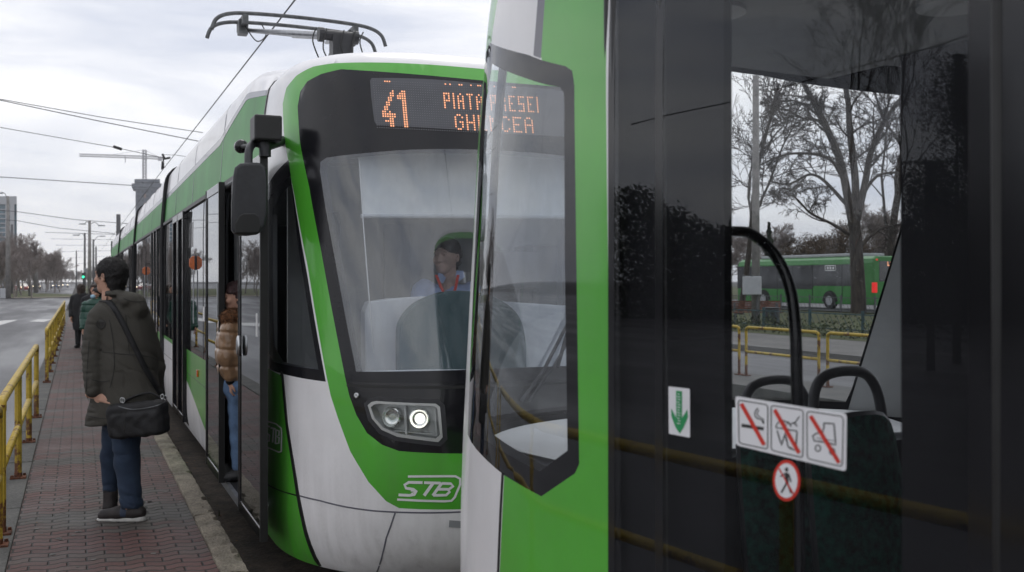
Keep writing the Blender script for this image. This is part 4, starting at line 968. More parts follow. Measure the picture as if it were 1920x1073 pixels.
# interlocking pavers
def paver_mat():
    m, nt, b = _mat('pavers'); tc = N(nt, 'ShaderNodeTexCoord'); sx = N(nt, 'ShaderNodeSeparateXYZ'); L(nt, tc.outputs['Object'], sx.inputs[0])
    def mth(op, a, b_=None, c=None):
        n = N(nt, 'ShaderNodeMath', operation=op)
        for i, q in enumerate((a, b_, c)):
            if q is None: continue
            if isinstance(q, (int, float)): n.inputs[i].default_value = q
            else: L(nt, q, n.inputs[i])
        return n.outputs[0]
    X, Y = sx.outputs[0], sx.outputs[1]
    PY, PX = .092, .205
    # wavy joint: smooth step-like wave across the width
    wave = mth('MULTIPLY', mth('SINE', mth('ADD', mth('MULTIPLY', X, 2 * PI / (PX / 1.0)), mth('MULTIPLY', mth('SINE', mth('MULTIPLY', X, 4 * PI / PX)), .45))), .0125)
    y2 = mth('DIVIDE', mth('ADD', Y, wave), PY); row = mth('FLOOR', y2); fy = mth('SUBTRACT', y2, row)
    odd = mth('MULTIPLY', mth('MODULO', mth('ABSOLUTE', row), 2.0), .5)
    x2 = mth('ADD', mth('DIVIDE', X, PX), mth('ADD', odd, .25)); col = mth('FLOOR', x2); fx = mth('SUBTRACT', x2, col)
    ey = mth('MINIMUM', fy, mth('SUBTRACT', 1, fy)); ex = mth('MULTIPLY', mth('MINIMUM', fx, mth('SUBTRACT', 1, fx)), PX / PY * 1.6)
    ed = mth('MINIMUM', ey, ex)
    h = N(nt, 'ShaderNodeMapRange', interpolation_type='SMOOTHSTEP'); h.inputs[1].default_value = .02; h.inputs[2].default_value = .16; L(nt, ed, h.inputs[0])
    cmb = N(nt, 'ShaderNodeCombineXYZ'); L(nt, col, cmb.inputs[0]); L(nt, row, cmb.inputs[1])
    wn = N(nt, 'ShaderNodeTexWhiteNoise', noise_dimensions='2D'); L(nt, cmb.outputs[0], wn.inputs[0])
    # colour bands of red and grey courses
    cmb2 = N(nt, 'ShaderNodeCombineXYZ'); L(nt, mth('MULTIPLY', row, .105), cmb2.inputs[0]); L(nt, mth('MULTIPLY', X, .35), cmb2.inputs[1])
    bn = N(nt, 'ShaderNodeTexNoise'); bn.inputs['Scale'].default_value = 1.0; bn.inputs['Detail'].default_value = 2; L(nt, cmb2.outputs[0], bn.inputs[0])
    band_ = N(nt, 'ShaderNodeMapRange'); band_.inputs[1].default_value = .49; band_.inputs[2].default_value = .57; L(nt, mth('ADD', bn.outputs[0], mth('MULTIPLY', mth('SUBTRACT', wn.outputs[0], .5), .09)), band_.inputs[0])
    mc = N(nt, 'ShaderNodeMixRGB'); mc.inputs[1].default_value = (.108, .051, .045, 1); mc.inputs[2].default_value = (.068, .059, .052, 1); L(nt, band_.outputs[0], mc.inputs[0])
    n2 = N(nt, 'ShaderNodeTexNoise'); n2.inputs['Scale'].default_value = 45; n2.inputs['Detail'].default_value = 6; L(nt, tc.outputs['Object'], n2.inputs[0])
    n3 = N(nt, 'ShaderNodeTexNoise'); n3.inputs['Scale'].default_value = 2.2; n3.inputs['Detail'].default_value = 5; L(nt, tc.outputs['Object'], n3.inputs[0])
    v = mth('ADD', mth('ADD', mth('MULTIPLY', wn.outputs[0], .42), mth('MULTIPLY', n2.outputs[0], .75)), mth('MULTIPLY', n3.outputs[0], .7))
    hv = N(nt, 'ShaderNodeMixRGB', blend_type='MULTIPLY'); hv.inputs[0].default_value = 1.0; L(nt, mc.outputs[0], hv.inputs[1]); L(nt, v, hv.inputs[2])
    mj = N(nt, 'ShaderNodeMixRGB'); mj.inputs[1].default_value = (.018, .016, .014, 1); L(nt, h.outputs[0], mj.inputs[0]); L(nt, hv.outputs[0], mj.inputs[2]); 
    # pale specks of litter and chips
    vo = N(nt, 'ShaderNodeTexVoronoi'); vo.inputs['Scale'].default_value = 9; L(nt, tc.outputs['Object'], vo.inputs[0])
    sp = N(nt, 'ShaderNodeMapRange'); sp.inputs[1].default_value = .075; sp.inputs[2].default_value = .055; L(nt, vo.outputs['Distance'], sp.inputs[0])
    wn2 = N(nt, 'ShaderNodeTexWhiteNoise', noise_dimensions='3D'); L(nt, vo.outputs['Position'], wn2.inputs[0])
    spk = mth('MULTIPLY', sp.outputs[0], mth('GREATER_THAN', wn2.outputs[0], .8))
    ms = N(nt, 'ShaderNodeMixRGB'); ms.inputs[2].default_value = (.22, .21, .19, 1); L(nt, spk, ms.inputs[0]); L(nt, mj.outputs[0], ms.inputs[1]); L(nt, ms.outputs[0], b.inputs['Base Color'])
    rr = mth('ADD', mth('MULTIPLY', n3.outputs[0], .5), .42); L(nt, rr, b.inputs['Roughness'])
    bp = N(nt, 'ShaderNodeBump'); bp.inputs['Strength'].default_value = .9; bp.inputs['Distance'].default_value = .008
    L(nt, mth('ADD', h.outputs[0], mth('ADD', mth('MULTIPLY', wn.outputs[0], .35), mth('MULTIPLY', n2.outputs[0], .3))), bp.inputs['Height']); L(nt, bp.outputs[0], b.inputs['Normal'])
paver_mat()
sheet('ground', [(-1500, -900), (1500, -900), (1500, 2200), (-1500, 2200)], -.275, 'soil')
sheet('trackbed', [(.85, -60), (10.0, -60), (10.0, 400), (.85, 400)], -.262, 'ballast')
sheet('road', [(-70, -60), (-.64, -60), (-.64, 600), (-70, 600)], -.15, 'asphalt')
mb = MB()
mb.box(-.37, .735, -12, 60, -.27, 0.0); mb.build('platform', 'pavers', kind='structure')
pm('gum_grey', (.13, .125, .115), .8, var=.2, scale=30)
mb = MB()
for k in range(170):
    x, y, r_ = rnd.uniform(-.34, .70), rnd.uniform(4.8, 20), rnd.uniform(.008, .019)
    mb.add([(x + r_ * math.cos(a) * rnd.uniform(.8, 1.2), y + r_ * math.sin(a) * rnd.uniform(.8, 1.3), .0035) for a in np.linspace(0, 6.28, 9)[:-1]], [tuple(range(8))])
tag(mb.build('chewing_gum', 'gum_grey'), 'flattened grey chewing gum spots scattered on the brick platform', 'chewing gum', kind='stuff')
mb = MB(); y = -12
while y < 60:
    l_ = 1.0; mb.box(-.64, -.374, y + .004, y + l_ - .004, -.27, .006 + rnd.uniform(-.003, .003)); y += l_
mb.build('platform_edge', 'slab', kind='structure', bev=.006)
mb = MB(); y = -12
while y < 60:
    ln_ = 1.47; n_ = 26 if 3 < y < 16 else 3; m_ = 5; z_ = .018 + rnd.uniform(-.006, .006); dx = rnd.uniform(-.006, .006); vs = []
    prof_ = [(.737, -.27), (.737, z_ - .008), (.75, z_), (.80, z_ + .002), (.85, z_), (.882, z_ - .006), (.897, z_ - .03), (.90, -.27)]
    for i in range(n_ + 1):
        yy = y + .004 + (ln_ - .008) * i / n_
        for j, (x, z) in enumerate(prof_):
            e_ = (.35 if j in (0, 7) else 1) * (1 if j else 0); chip = .022 if (j in (5, 6) and rnd.random() < .12) else 0
            vs.append((x + dx * (j > 1) + e_ * rnd.gauss(0, .0028) - chip * .6, yy, z + (rnd.gauss(0, .0026) - chip * .5 if 0 < j < 7 else 0)))
    k_ = len(prof_); mb.add(vs, [(i * k_ + j, i * k_ + j + 1, (i + 1) * k_ + j + 1, (i + 1) * k_ + j) for i in range(n_) for j in range(k_ - 1)] + [tuple(range(k_)), tuple(n_ * k_ + j for j in range(k_))[::-1]]); y += 1.475
mb.build('kerb', 'concrete_kerb', kind='structure', fixn=True)
# rails in the track bed
mb = MB()
for x in (2.32 - .72, 2.32 + .72, 6.2 - .72, 6.2 + .72): mb.box(x - .035, x + .035, 4.5 if x < 4 else -40, 300, -.26, -.20)
mb.build('rail', 'dark_steel', kind='structure', bev=.008)
# ragged weeds and leaf litter along the kerb foot
mb = MB(); 
for k in range(900):
    x = .90 + abs(rnd.gauss(0, .05)); y = rnd.uniform(3.5, 16); 
    if (math.sin(y * 3.1) + math.sin(y * 7.7)) < -.2: continue
    h_ = rnd.uniform(.015, .06); a = rnd.uniform(0, 6.28); d = Vector((math.cos(a), math.sin(a), 0)) * rnd.uniform(.004, .012); tp = Vector((rnd.gauss(0, .02), rnd.gauss(0, .02), h_))
    p = Vector((x, y, -.262)); mb.add([p - d, p + d, p + tp], [(0, 1, 2)])
pm('weed', (.05, .075, .02), .9, var=.3, scale=50)
mb.build('weeds', 'weed', kind='stuff', label='ragged weeds growing along the foot of the kerb', category='weeds') if False else tag(mb.build('weeds', 'weed'), 'small ragged weeds growing at the foot of the platform kerb', 'weeds', kind='stuff')
pm('dry_leaf', (.14, .075, .035), .9, var=.4, scale=30)
mb = MB()
for k in range(420):
    if rnd.random() < .7: x, y, z = .90 + abs(rnd.gauss(0, .12)), rnd.uniform(3.5, 14), -.255
    else: x, y, z = rnd.uniform(-.6, .88), rnd.uniform(4.5, 22), .026 if False else .004
    if z > 0 and (x > .735 or x < -.37): z = .03
    s_ = rnd.uniform(.006, .02) if z < 0 else rnd.uniform(.004, .011); a = rnd.uniform(0, 6.28); c, s0 = math.cos(a) * s_, math.sin(a) * s_
    mb.add([(x + c, y + s0, z), (x - s0 * .6, y + c * .6, z + rnd.uniform(0, .006)), (x - c, y - s0, z + .002), (x + s0 * .6, y - c * .6, z + rnd.uniform(0, .006))], [(0, 1, 2, 3)])
tag(mb.build('fallen_leaves', 'dry_leaf'), 'scattered small dead leaves on the platform and beside the track', 'leaves', kind='stuff')
# road markings and the traffic island, from the photo's left edge
def quadpx(px, z): return [tuple(atz(x, y, z))[:2] for x, y in px]
mb = MB()
for q in ([(-60, 612), (8, 601), (34, 600), (-10, 613)], [(55, 603), (72, 599), (98, 599), (82, 604)], [(-140, 617), (-70, 613), (-60, 618), (-135, 624)]):
    P_ = quadpx(q, -.15); mb.add([(x, y, -.146) for x, y in P_], [(0, 1, 2, 3)])
mb.build('road_marking', 'road_paint', kind='structure')
sheet('grass_verge', quadpx([(-260, 558.5), (62, 558.5), (150, 556.5), (148, 553), (66, 551), (52, 546), (-40, 543), (-300, 545)], -.15), -.10, 'grass_mat')
sheet('far_verge', [(.9, 62), (9, 62), (9, 400), (.9, 400)], -.13, 'grass_mat')
sheet('kerb_line', quadpx([(-260, 560), (62, 560), (150, 558), (150, 556.6), (62, 558.6), (-260, 558.6)], -.15), -.08, 'concrete_kerb')
# right-hand side beyond the tracks
mb = MB(); mb.box(9.6, 10.95, -20, 60, -.27, 0.0); mb.build('far_platform', 'slab', kind='structure', bev=.01)
sheet('far_road', [(10.97, -60), (15.6, -60), (15.6, 300), (10.97, 300)], -.15, 'asphalt')
mb = MB(); mb.box(15.62, 19.5, -60, 300, -.27, 0.0); mb.build('far_pavement', 'pavement_mat', kind='structure')
sheet('lawn', [(19.6, -60), (36.5, -60), (36.5, 300), (19.6, 300)], .0, 'grass_mat')
sheet('bus_road', [(36.6, -60), (52, -60), (52, 300), (36.6, 300)], .05, 'asphalt')
sheet('back_lawn', [(52.1, -60), (160, -60), (160, 300), (52.1, 300)], .08, 'grass_mat')
# ---------------------------------------------------------------- fences
def yellow_mat(nm, lo, hi, zr=None):
    m, nt, b = _mat(nm); tc = N(nt, 'ShaderNodeTexCoord')
    n1 = N(nt, 'ShaderNodeTexNoise'); n1.inputs['Scale'].default_value = 7; n1.inputs['Detail'].default_value = 8; n1.inputs['Roughness'].default_value = .7; L(nt, tc.outputs['Object'], n1.inputs[0])
    r1 = N(nt, 'ShaderNodeMapRange'); r1.inputs[1].default_value = lo; r1.inputs[2].default_value = hi
    if zr:   # rust climbs from the foot of each post
        sz = N(nt, 'ShaderNodeSeparateXYZ'); L(nt, tc.outputs['Object'], sz.inputs[0]); mz = N(nt, 'ShaderNodeMapRange'); mz.inputs[1].default_value = 0; mz.inputs[2].default_value = zr; mz.inputs[3].default_value = .13; mz.inputs[4].default_value = -.02; L(nt, sz.outputs[2], mz.inputs[0])
        ad = N(nt, 'ShaderNodeMath', operation='ADD'); L(nt, n1.outputs[0], ad.inputs[0]); L(nt, mz.outputs[0], ad.inputs[1]); L(nt, ad.outputs[0], r1.inputs[0])
    else: L(nt, n1.outputs[0], r1.inputs[0])
    mx = N(nt, 'ShaderNodeMixRGB'); mx.inputs[1].default_value = (.62, .43, .045, 1); mx.inputs[2].default_value = (.16, .06, .022, 1); L(nt, r1.outputs[0], mx.inputs[0])
    n2 = N(nt, 'ShaderNodeTexNoise'); n2.inputs['Scale'].default_value = 25; n2.inputs['Detail'].default_value = 4; L(nt, tc.outputs['Object'], n2.inputs[0])
    m2 = N(nt, 'ShaderNodeMixRGB', blend_type='MULTIPLY'); m2.inputs[0].default_value = .5; L(nt, mx.outputs[0], m2.inputs[1]); L(nt, n2.outputs[0], m2.inputs[2]); L(nt, m2.outputs[0], b.inputs['Base Color']); b.inputs['Roughness'].default_value = .5
yellow_mat('yellow_rail', .54, .62)
yellow_mat('yellow_post', .53, .61, .5)
pm('rust', (.13, .045, .02), .85, var=.4, scale=30, bump=.4, bscale=120)
def railing(x, y0, y1, bay, label, group, z0=0.0, h=.86, r=.03, rusty=True, slope=None):
    t = empty('railing', (x, (y0 + y1) / 2, z0), label=label, cat='railing', group=group)
    n = max(1, round((y1 - y0) / bay)); ys = [y0 + (y1 - y0) * i / n for i in range(n + 1)]
    for i, yy in enumerate(ys):
        end = i in (0, n); mb = MB()
        mb.tube([(x, yy, z0), (x, yy, z0 + h - (0 if not end else .02))], r * .95, 10); mb.build('post', 'yellow_post', t, smooth=False)
        mb = MB(); mb.box(x - .06, x + .06, yy - .06, yy + .06, z0 + .004, z0 + .018); mb.lathe([(.012, .018), (.012, .035)], axis_o=(x - .045, yy - .04, z0), n=6); mb.lathe([(.012, .018), (.012, .035)], axis_o=(x + .045, yy + .04, z0), n=6); mb.tube([(x, yy, z0 + .01), (x, yy, z0 + .05)], r * 1.06, 10)
        mb.build('base_plate', 'rust', t)
    mb = MB(); mb.tube([(x, y0, z0 + h - .06), (x, y0 + .02, z0 + h - .015), (x, y0 + .07, z0 + h), (x, y1 - .07, z0 + h), (x, y1 - .02, z0 + h - .015), (x, y1, z0 + h - .06)], r, 12); o = mb.build('top_rail', 'yellow_rail', t, smooth=True)
    mb = MB(); mb.tube([(x, y0, z0 + h * .5), (x, y1, z0 + h * .5)], r * .9, 12); mb.build('middle_rail', 'yellow_rail', t, smooth=True)
    return t
railing(-.45, 7.22, 13.22, 2.0, 'rusty yellow railing on the brick platform, nearest one at the left edge of the photo', 'yellow railings along the platform')
railing(-.45, 17.7, 29.6, 1.98, 'yellow tube railing on the brick platform, behind the nearest railing and before the waiting people', 'yellow railings along the platform')
railing(-.45, 29.9, 41.8, 1.98, 'farthest yellow railing on the brick platform, beside the waiting people and ending at the road', 'yellow railings along the platform')
railing(-.45, .9, 6.9, 2.0, 'yellow railing seen only as a reflection in the dark door glass of the nearest tram', 'yellow railings along the platform')
fp = [atz(1407, 706), atz(1552, 724)]
for k, (s0, lab) in enumerate([(12.32, 'middle one of three yellow railing panels seen through the tram windows'), (10.28, 'right one of three yellow railing panels, partly behind the slanted window pillar'), (14.36, 'left one of three yellow railing panels, cut by the edge of the dark screen')]):
    railing(10.6, s0, s0 + 1.84, 1.84, lab, 'yellow railings across the tracks', r=.026, h=.84)
# ---------------------------------------------------------------- trees
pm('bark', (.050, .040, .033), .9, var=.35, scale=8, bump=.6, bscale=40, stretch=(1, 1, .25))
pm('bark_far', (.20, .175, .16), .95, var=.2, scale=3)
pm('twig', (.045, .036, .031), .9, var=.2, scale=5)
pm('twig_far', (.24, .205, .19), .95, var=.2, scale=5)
pm('leaf_dark', (.022, .035, .012), .7, var=.4, scale=3)
pm('leaf_brown', (.085, .055, .03), .85, var=.4, scale=3)
def bare_tree(seed, h, levels=5, tr=None, spread=.9, nseg=5, dens=1.0, minr=.006, upb=.25, first=.25, clear=.22):
    rg = random.Random(seed); T = MB(); Cn = MB(); tr = tr or h * .02
    def grow(p, d, ln, r, lv):
        pts = [p]; rs = [r]; q = p.copy(); dd = d.copy()
        k = nseg if lv < 3 else 3
        for i in range(k):
            dd = (dd + Vector((rg.gauss(0, .16), rg.gauss(0, .16), rg.gauss(0, .10) + upb * .18 * (1 if lv < 3 else .3)))).normalized()
            q = q + dd * (ln / k); pts.append(q.copy()); rs.append(max(minr, r * (1 - .62 * (i + 1) / k)))
        (T if lv <= 1 else Cn).tube(pts, rs, 8 if lv == 0 else (6 if lv == 1 else (4 if lv == 2 else 3)), caps=False)
        if lv >= levels: return
        nb = {0: 7, 1: 6, 2: 6, 3: 5}.get(lv, 4); nb = max(2, int(nb * dens + .5))
        for b in range(nb):
            f = (clear + (1 - clear) * (b + rg.random()) / nb) if lv == 0 else (.2 + .8 * (b + rg.random()) / nb)
            x = f * k; i = min(k - 1, int(x)); pp = pts[i].lerp(pts[i + 1], x - i); base = (pts[i + 1] - pts[i]).normalized()
            a = rg.uniform(0, 2 * PI); o = base.orthogonal().normalized(); o.rotate(Matrix.Rotation(a, 3, base)) if False else None
            o = (Matrix.Rotation(a, 3, base) @ o)
            ang = spread * rg.uniform(.6, 1.1); nd = (base * math.cos(ang) + o * math.sin(ang)).normalized()
            if nd.z < -.15: nd.z *= .3; nd.normalize()
            lr = ln * rg.uniform(.42, .68) * (1.15 - .45 * f)
            grow(pp, nd, lr, max(minr, rs[i] * rg.uniform(.38, .6)), lv + 1)
    grow(Vector((0, 0, 0)), Vector((rg.gauss(0, .03), rg.gauss(0, .03), 1)).normalized(), h, tr, 0)
    return T, Cn
def put_tree(name, loc, T, Cn, label, group=None, mats=('bark', 'twig'), rz=0, cat='tree'):
    t = empty(name, loc, rz, label=label, cat=cat, group=group)
    for m_, nm, mt in ((T, 'trunk', mats[0]), (Cn, 'crown', mats[1])):
        me = m_.mesh(nm); me.transform(ORG[t.name]); link(nm, me, mt, t)
    return t
def traced_tree(seed, Z, limbs, minr=.012, levels=5, dens=1.0, base=(0, 0, 0)):
    rg = random.Random(seed); T = MB(); Cn = MB(); B0 = Vector(base)
    def grow(p, d, ln, r, lv):
        pts = [p]; rs = [r]; q = p.copy(); dd = d.copy(); k = 5 if lv < 4 else 3
        for i in range(k):
            dd = (dd + Vector((rg.gauss(0, .22), rg.gauss(0, .22), rg.gauss(0, .16) + .03))).normalized(); q = q + dd * (ln / k); pts.append(q.copy()); rs.append(max(minr, r * (1 - .7 * (i + 1) / k)))
        Cn.tube(pts, rs, 5 if lv < 3 else 3, caps=False)
        if lv < levels: kids_(pts, rs, ln, lv, {2: 6, 3: 5, 4: 4}[lv])
    def kids_(pts, rs, ln, lv, nb, lo=.15):
        k = len(pts) - 1
        for b in range(max(2, int(nb * dens + .5))):
            f = lo + (1 - lo) * (b + rg.random()) / nb; x = min(k - .001, f * k); i = int(x); pp = pts[i].lerp(pts[i + 1], x - i); bs = (pts[i + 1] - pts[i]).normalized()
            o = Matrix.Rotation(rg.uniform(0, 2 * PI), 3, bs) @ bs.orthogonal().normalized(); a = rg.uniform(.45, 1.0); nd = (bs * math.cos(a) + o * math.sin(a)).normalized()
            grow(pp, nd, ln * rg.uniform(.38, .62) * (1.1 - .4 * f), max(minr, min(.07, rs[i] * rg.uniform(.35, .6))), lv + 1)
    for k, (pp, r0, r1, nb) in enumerate(limbs):
        dz = 0 if k < 2 else rg.uniform(-1.6, 1.6)
        P_ = [atZ(x, y, Z + dz * t) - B0 for (x, y), t in zip(pp, np.linspace(0, 1, len(pp)))]; P_ = catmull(P_, 4); n = len(P_); rs = [r0 + (r1 - r0) * i / (n - 1) for i in range(n)]
        T.tube(P_, rs, 9 if k == 0 else 7, caps=False); ln = sum((P_[i + 1] - P_[i]).length for i in range(n - 1))
        if nb: kids_(P_, rs, min(ln * .75, 4.2), 1, nb, .2)
    return T, Cn
def leaf_crown(seed, n, fn, size):
    rg = random.Random(seed); mb = MB()
    for k in range(n):
        c = fn(rg)
        if c is None: continue
        a = Vector((rg.gauss(0, 1), rg.gauss(0, 1), rg.gauss(0, 1))).normalized(); b = a.orthogonal().normalized(); c2 = a.cross(b); s_ = size * rg.uniform(.6, 1.3)
        mb.add([c + b * s_, c + c2 * s_ * .45, c - b * s_, c - c2 * s_ * .45], [(0, 1, 2, 3)])
    return mb
# the big bare tree seen through the tram and its neighbours
tb = atz(1610, 588, .0)
ZT = (tb - CAM).dot(FW)
T_, C_ = traced_tree(11, ZT, [([(1610, 589), (1609, 540), (1606, 480), (1602, 418)], .40, .30, 0),
    ([(1600, 425), (1590, 370), (1575, 300), (1550, 240), (1525, 190), (1505, 150), (1492, 90), (1480, 20)], .24, .07, 13),
    ([(1603, 420), (1604, 340), (1594, 250), (1590, 190), (1578, 120), (1580, 40), (1572, -40)], .22, .06, 13),
    ([(1606, 415), (1622, 345), (1632, 290), (1652, 240), (1685, 190), (1725, 150), (1760, 90)], .20, .06, 12),
    ([(1584, 345), (1558, 300), (1512, 288), (1465, 292), (1425, 310)], .10, .04, 9),
    ([(1596, 395), (1570, 365), (1540, 335), (1515, 328), (1480, 345), (1440, 340)], .11, .04, 9),
    ([(1572, 290), (1545, 232), (1505, 222), (1470, 205), (1430, 215)], .10, .035, 8), ([(1552, 245), (1548, 232), (1500, 192), (1450, 190)], .08, .03, 6),
    ([(1615, 370), (1645, 330), (1690, 320), (1740, 290)], .10, .035, 8), ([(1592, 440), (1560, 420), (1520, 400), (1490, 370), (1460, 360)], .09, .03, 8),
    ([(1616, 460), (1650, 430), (1690, 420), (1720, 400)], .08, .03, 7)], base=tb)
put_tree('bare_tree', tb, T_, C_, 'large spreading bare tree with the thickest trunk, standing in front of the green bus', 'bare trees on the lawn')
tb = atz(1655, 575, .0); T_, C_ = bare_tree(5, 15, 5, tr=.30, spread=.7, nseg=7, dens=.95, minr=.014)
put_tree('bare_tree', tb, T_, C_, 'slimmer bare tree right behind the large one, near the rear of the bus', 'bare trees on the lawn')
tb = atz(1388, 590, .0); T_, C_ = bare_tree(23, 11.5, 5, tr=.16, spread=.75, nseg=6, dens=.9, minr=.012)
put_tree('bare_tree', tb, T_, C_, 'bare tree with a thin forked trunk at the left, beside the concrete pole', 'bare trees on the lawn')
# far trees behind the bus
T_, C_ = bare_tree(31, 9, 4, tr=.2, spread=.7, dens=1.35, minr=.03, clear=.1); ft = None
for k, (x, Z, rz) in enumerate([(1360, 95, 0), (1420, 105, 1), (1480, 92, 2), (1530, 100, 3), (1590, 96, 4), (1640, 106, 5), (1690, 98, 1.6), (1730, 104, 2.4)]):
    P_ = atZ(x, HY, Z); loc = (P_.x, P_.y, 0)
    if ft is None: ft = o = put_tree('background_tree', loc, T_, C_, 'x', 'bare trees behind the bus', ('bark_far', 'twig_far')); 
    else: o = copy_tree(ft); o.location = loc; o.rotation_euler.z = rz
    s_ = rnd.uniform(.45, .75); o.scale = (s_ * 1.2, s_ * 1.2, s_)
    o['label'] = ('leftmost', 'second from the left', 'third from the left', 'fourth from the left', 'fourth from the right', 'third from the right', 'second from the right', 'rightmost')[k] + ' of the hazy bare trees behind the green bus'
# copper-brown leafy shrubs and dark conifer
def ball(cx, cy, cz, rx, ry, rz_):
    def f(rg):
        while True:
            v = Vector((rg.uniform(-1, 1), rg.uniform(-1, 1), rg.uniform(-1, 1)))
            if v.length < 1: break
        k = .75 + .25 * math.sin(5 * v.x + 3 * v.z) * math.cos(4 * v.y)
        return Vector((cx + v.x * rx * k, cy + v.y * ry * k, cz + v.z * rz_ * k))
    return f
P_ = atz(1442, 572, 0); mbt = MB(); mbt.tube([(0, 0, 0), (0, 0, 5.2)], [.12, .02], 6)
def cone_f(rg):
    z = rg.uniform(.5, 5.6); r = (1 - z / 5.8) * 1.05 * (0.65 + .35 * math.sin(z * 9)); a = rg.uniform(0, 6.28); q = r * math.sqrt(rg.random()); return Vector((q * math.cos(a), q * math.sin(a), z))
put_tree('conifer', (P_.x, P_.y, 0), mbt, leaf_crown(3, 2600, cone_f, .14), 'small dark green conifer behind the bus roof beside the pole', None, ('bark', 'leaf_dark'))
for k, (x, Z, w_, h_, lab) in enumerate([(1520, 88, 5, 4.2, 'rust brown leafy tree behind the middle of the bus'), (1590, 90, 5.5, 5.0, 'rust brown leafy tree behind the bus, right of the thick trunk')]):
    P_ = atZ(x, HY, Z); mbt = MB(); mbt.tube([(0, 0, 0), (.2, 0, h_)], [.15, .04], 6)
    put_tree('brown_leafed_tree', (P_.x, P_.y, 0), mbt, leaf_crown(8 + k, 9000, ball(0, 0, h_ * .95, w_ * .6, w_ * .6, h_ * .5), .085), lab, None, ('bark', 'leaf_brown'))
P_ = atz(1560, 620, 0)
mb = MB(); rg = random.Random(4)
for k in range(5200):
    x = rg.uniform(19.9, 21.2); y = rg.uniform(14, 40); z = rg.uniform(0, .45 + .15 * math.sin(y * 2) + .1 * math.sin(y * 5.3)); s_ = .05; a = Vector((rg.gauss(0, 1), rg.gauss(0, 1), rg.gauss(0, 1))).normalized(); b = a.orthogonal().normalized(); c2 = a.cross(b); c = Vector((x, y, z))
    mb.add([c + b * s_, c + c2 * s_ * .5, c - b * s_, c - c2 * s_ * .5], [(0, 1, 2, 3)])
pm('hedge_leaf', (.045, .060, .022), .8, var=.4, scale=2)
tag(mb.build('ground_cover', 'hedge_leaf'), 'low leafy ground cover along the lawn edge behind the yellow railings', 'ground cover', kind='stuff')
# avenue of bare trees far away on the left
AV = []
for sd_ in (2, 7, 9): AV.append(bare_tree(sd_, 8.6, 4, tr=.17, spread=.62, dens=1.15, minr=.020, clear=.2, upb=.4))
protos = [None] * 3
av = []
for k in range(9): y_ = 120 + k * 9; av.append((-.018 * y_ - 1.2 * (k % 3) - .9, y_ + 40, .95))
for k in range(10): y_ = 118 + k * 6; av.append((-.052 * y_ - (k % 4) * .8, y_, .92))
for k in range(17): y_ = 112 + k * 17 + (k % 3) * 4; av.append((-.038 * y_ - (k % 3) * 1.1 + .012 * max(0, y_ - 200), y_, 1.0 + .012 * k))
for k in range(8): y_ = 128 + k * 24; av.append((-.066 * y_ - (k % 2), y_, 1.0))
for k in range(9): y_ = 60 + k * 13; av.append((-.10 * y_ - 5 - (k % 2) * 2, y_, 1.0))
for k in range(16): y_ = 170 + k * 15; av.append((-.011 * y_ - (k % 4) * .8 - .6, y_, .95))
for k in range(26): av.append(((k * 7 % 10) * 2.4 - 14, 320 + k * 11, 1.0))
for k in range(14): y_ = 115 + k * 7; av.append((-.036 * y_ - (k % 5) * 1.3 - 2, y_ + 6, 1.0))
for k in range(5): av.append((9.5 + (k % 2), 190 + k * 42, .8))
for k, (x, y, sc) in enumerate(av):
    i = k % 3
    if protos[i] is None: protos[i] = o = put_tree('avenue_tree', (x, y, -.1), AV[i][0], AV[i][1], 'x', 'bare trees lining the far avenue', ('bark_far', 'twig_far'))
    else: o = copy_tree(protos[i]); o.location = (x, y, -.1)
    o.rotation_euler.z = k * 1.7; s_ = sc * rnd.uniform(.44, .60); o.scale = (s_, s_, s_)
    o['label'] = 'far bare brownish tree lining the avenue beyond the crossing'
# trees whose reflections show in the near door glass: positions found by mirroring the view ray in the tram side
def refl(x, y, D):
    u, v = SF2.hit(x, y); p = M2(surf(u, v)); d = (p - CAM).normalized(); n = N2; r_ = d - n * 2 * d.dot(n); h = math.hypot(r_.x, r_.y); return p + r_ * (D / h)
for k, (x, y, D, sd_, lab) in enumerate([(1650, 20, 62, 41, 'tall bare tree mirrored in the door glass, left one of the mirrored pair'), (1705, 60, 58, 43, 'tall bare tree mirrored in the door glass, right one of the mirrored pair')]):
    top = refl(x, y, D); T_, C_ = bare_tree(sd_, top.z + .15, 5, tr=.13, spread=.40, dens=.85, minr=.010, clear=.35, upb=.6)
    put_tree('mirrored_tree', (top.x, top.y, -.15), T_, C_, lab, 'trees mirrored in the door glass')
for k, (x, y, D, w_, lab) in enumerate([(1794, 85, 22, 1.0, 'tall feathery evergreen mirrored at the right of the door glass'), (1745, 300, 20, 1.1, 'lower leafy evergreen mirrored beside the tall one in the door glass'), (1856, 120, 20, 1.4, 'leafy evergreen mirrored at the right rim of the door glass')]):
    top = refl(x, y, D); H = top.z + .15; mbt = MB(); mbt.tube([(0, 0, 0), (0, 0, H * .9)], [.10, .006], 6)
    tw = random.Random(k); lob = [(tw.uniform(0, 6.28), tw.uniform(.25, .95) * H, tw.uniform(.25, .55)) for _ in range(26)]
    def ff(rg, H=H, w_=w_, lob=lob):
        a0, z0, r0 = lob[rg.randrange(len(lob))]; q = w_ * (1.05 - z0 / H) ** .7 * .75
        if rg.random() < .12: z = rg.uniform(.75, 1.0) * H; return Vector((rg.gauss(0, .05), rg.gauss(0, .05), z))
        return Vector((q * math.cos(a0) + rg.gauss(0, r0 * .5), q * math.sin(a0) + rg.gauss(0, r0 * .5), min(H, z0 + rg.gauss(0, r0 * .8))))
    put_tree('evergreen_tree', (top.x, top.y, -.15), mbt, leaf_crown(60 + k, 9000, ff, .045), lab, 'trees mirrored in the door glass', ('bark', 'leaf_dark'))
mb = MB(); rg = random.Random(77)
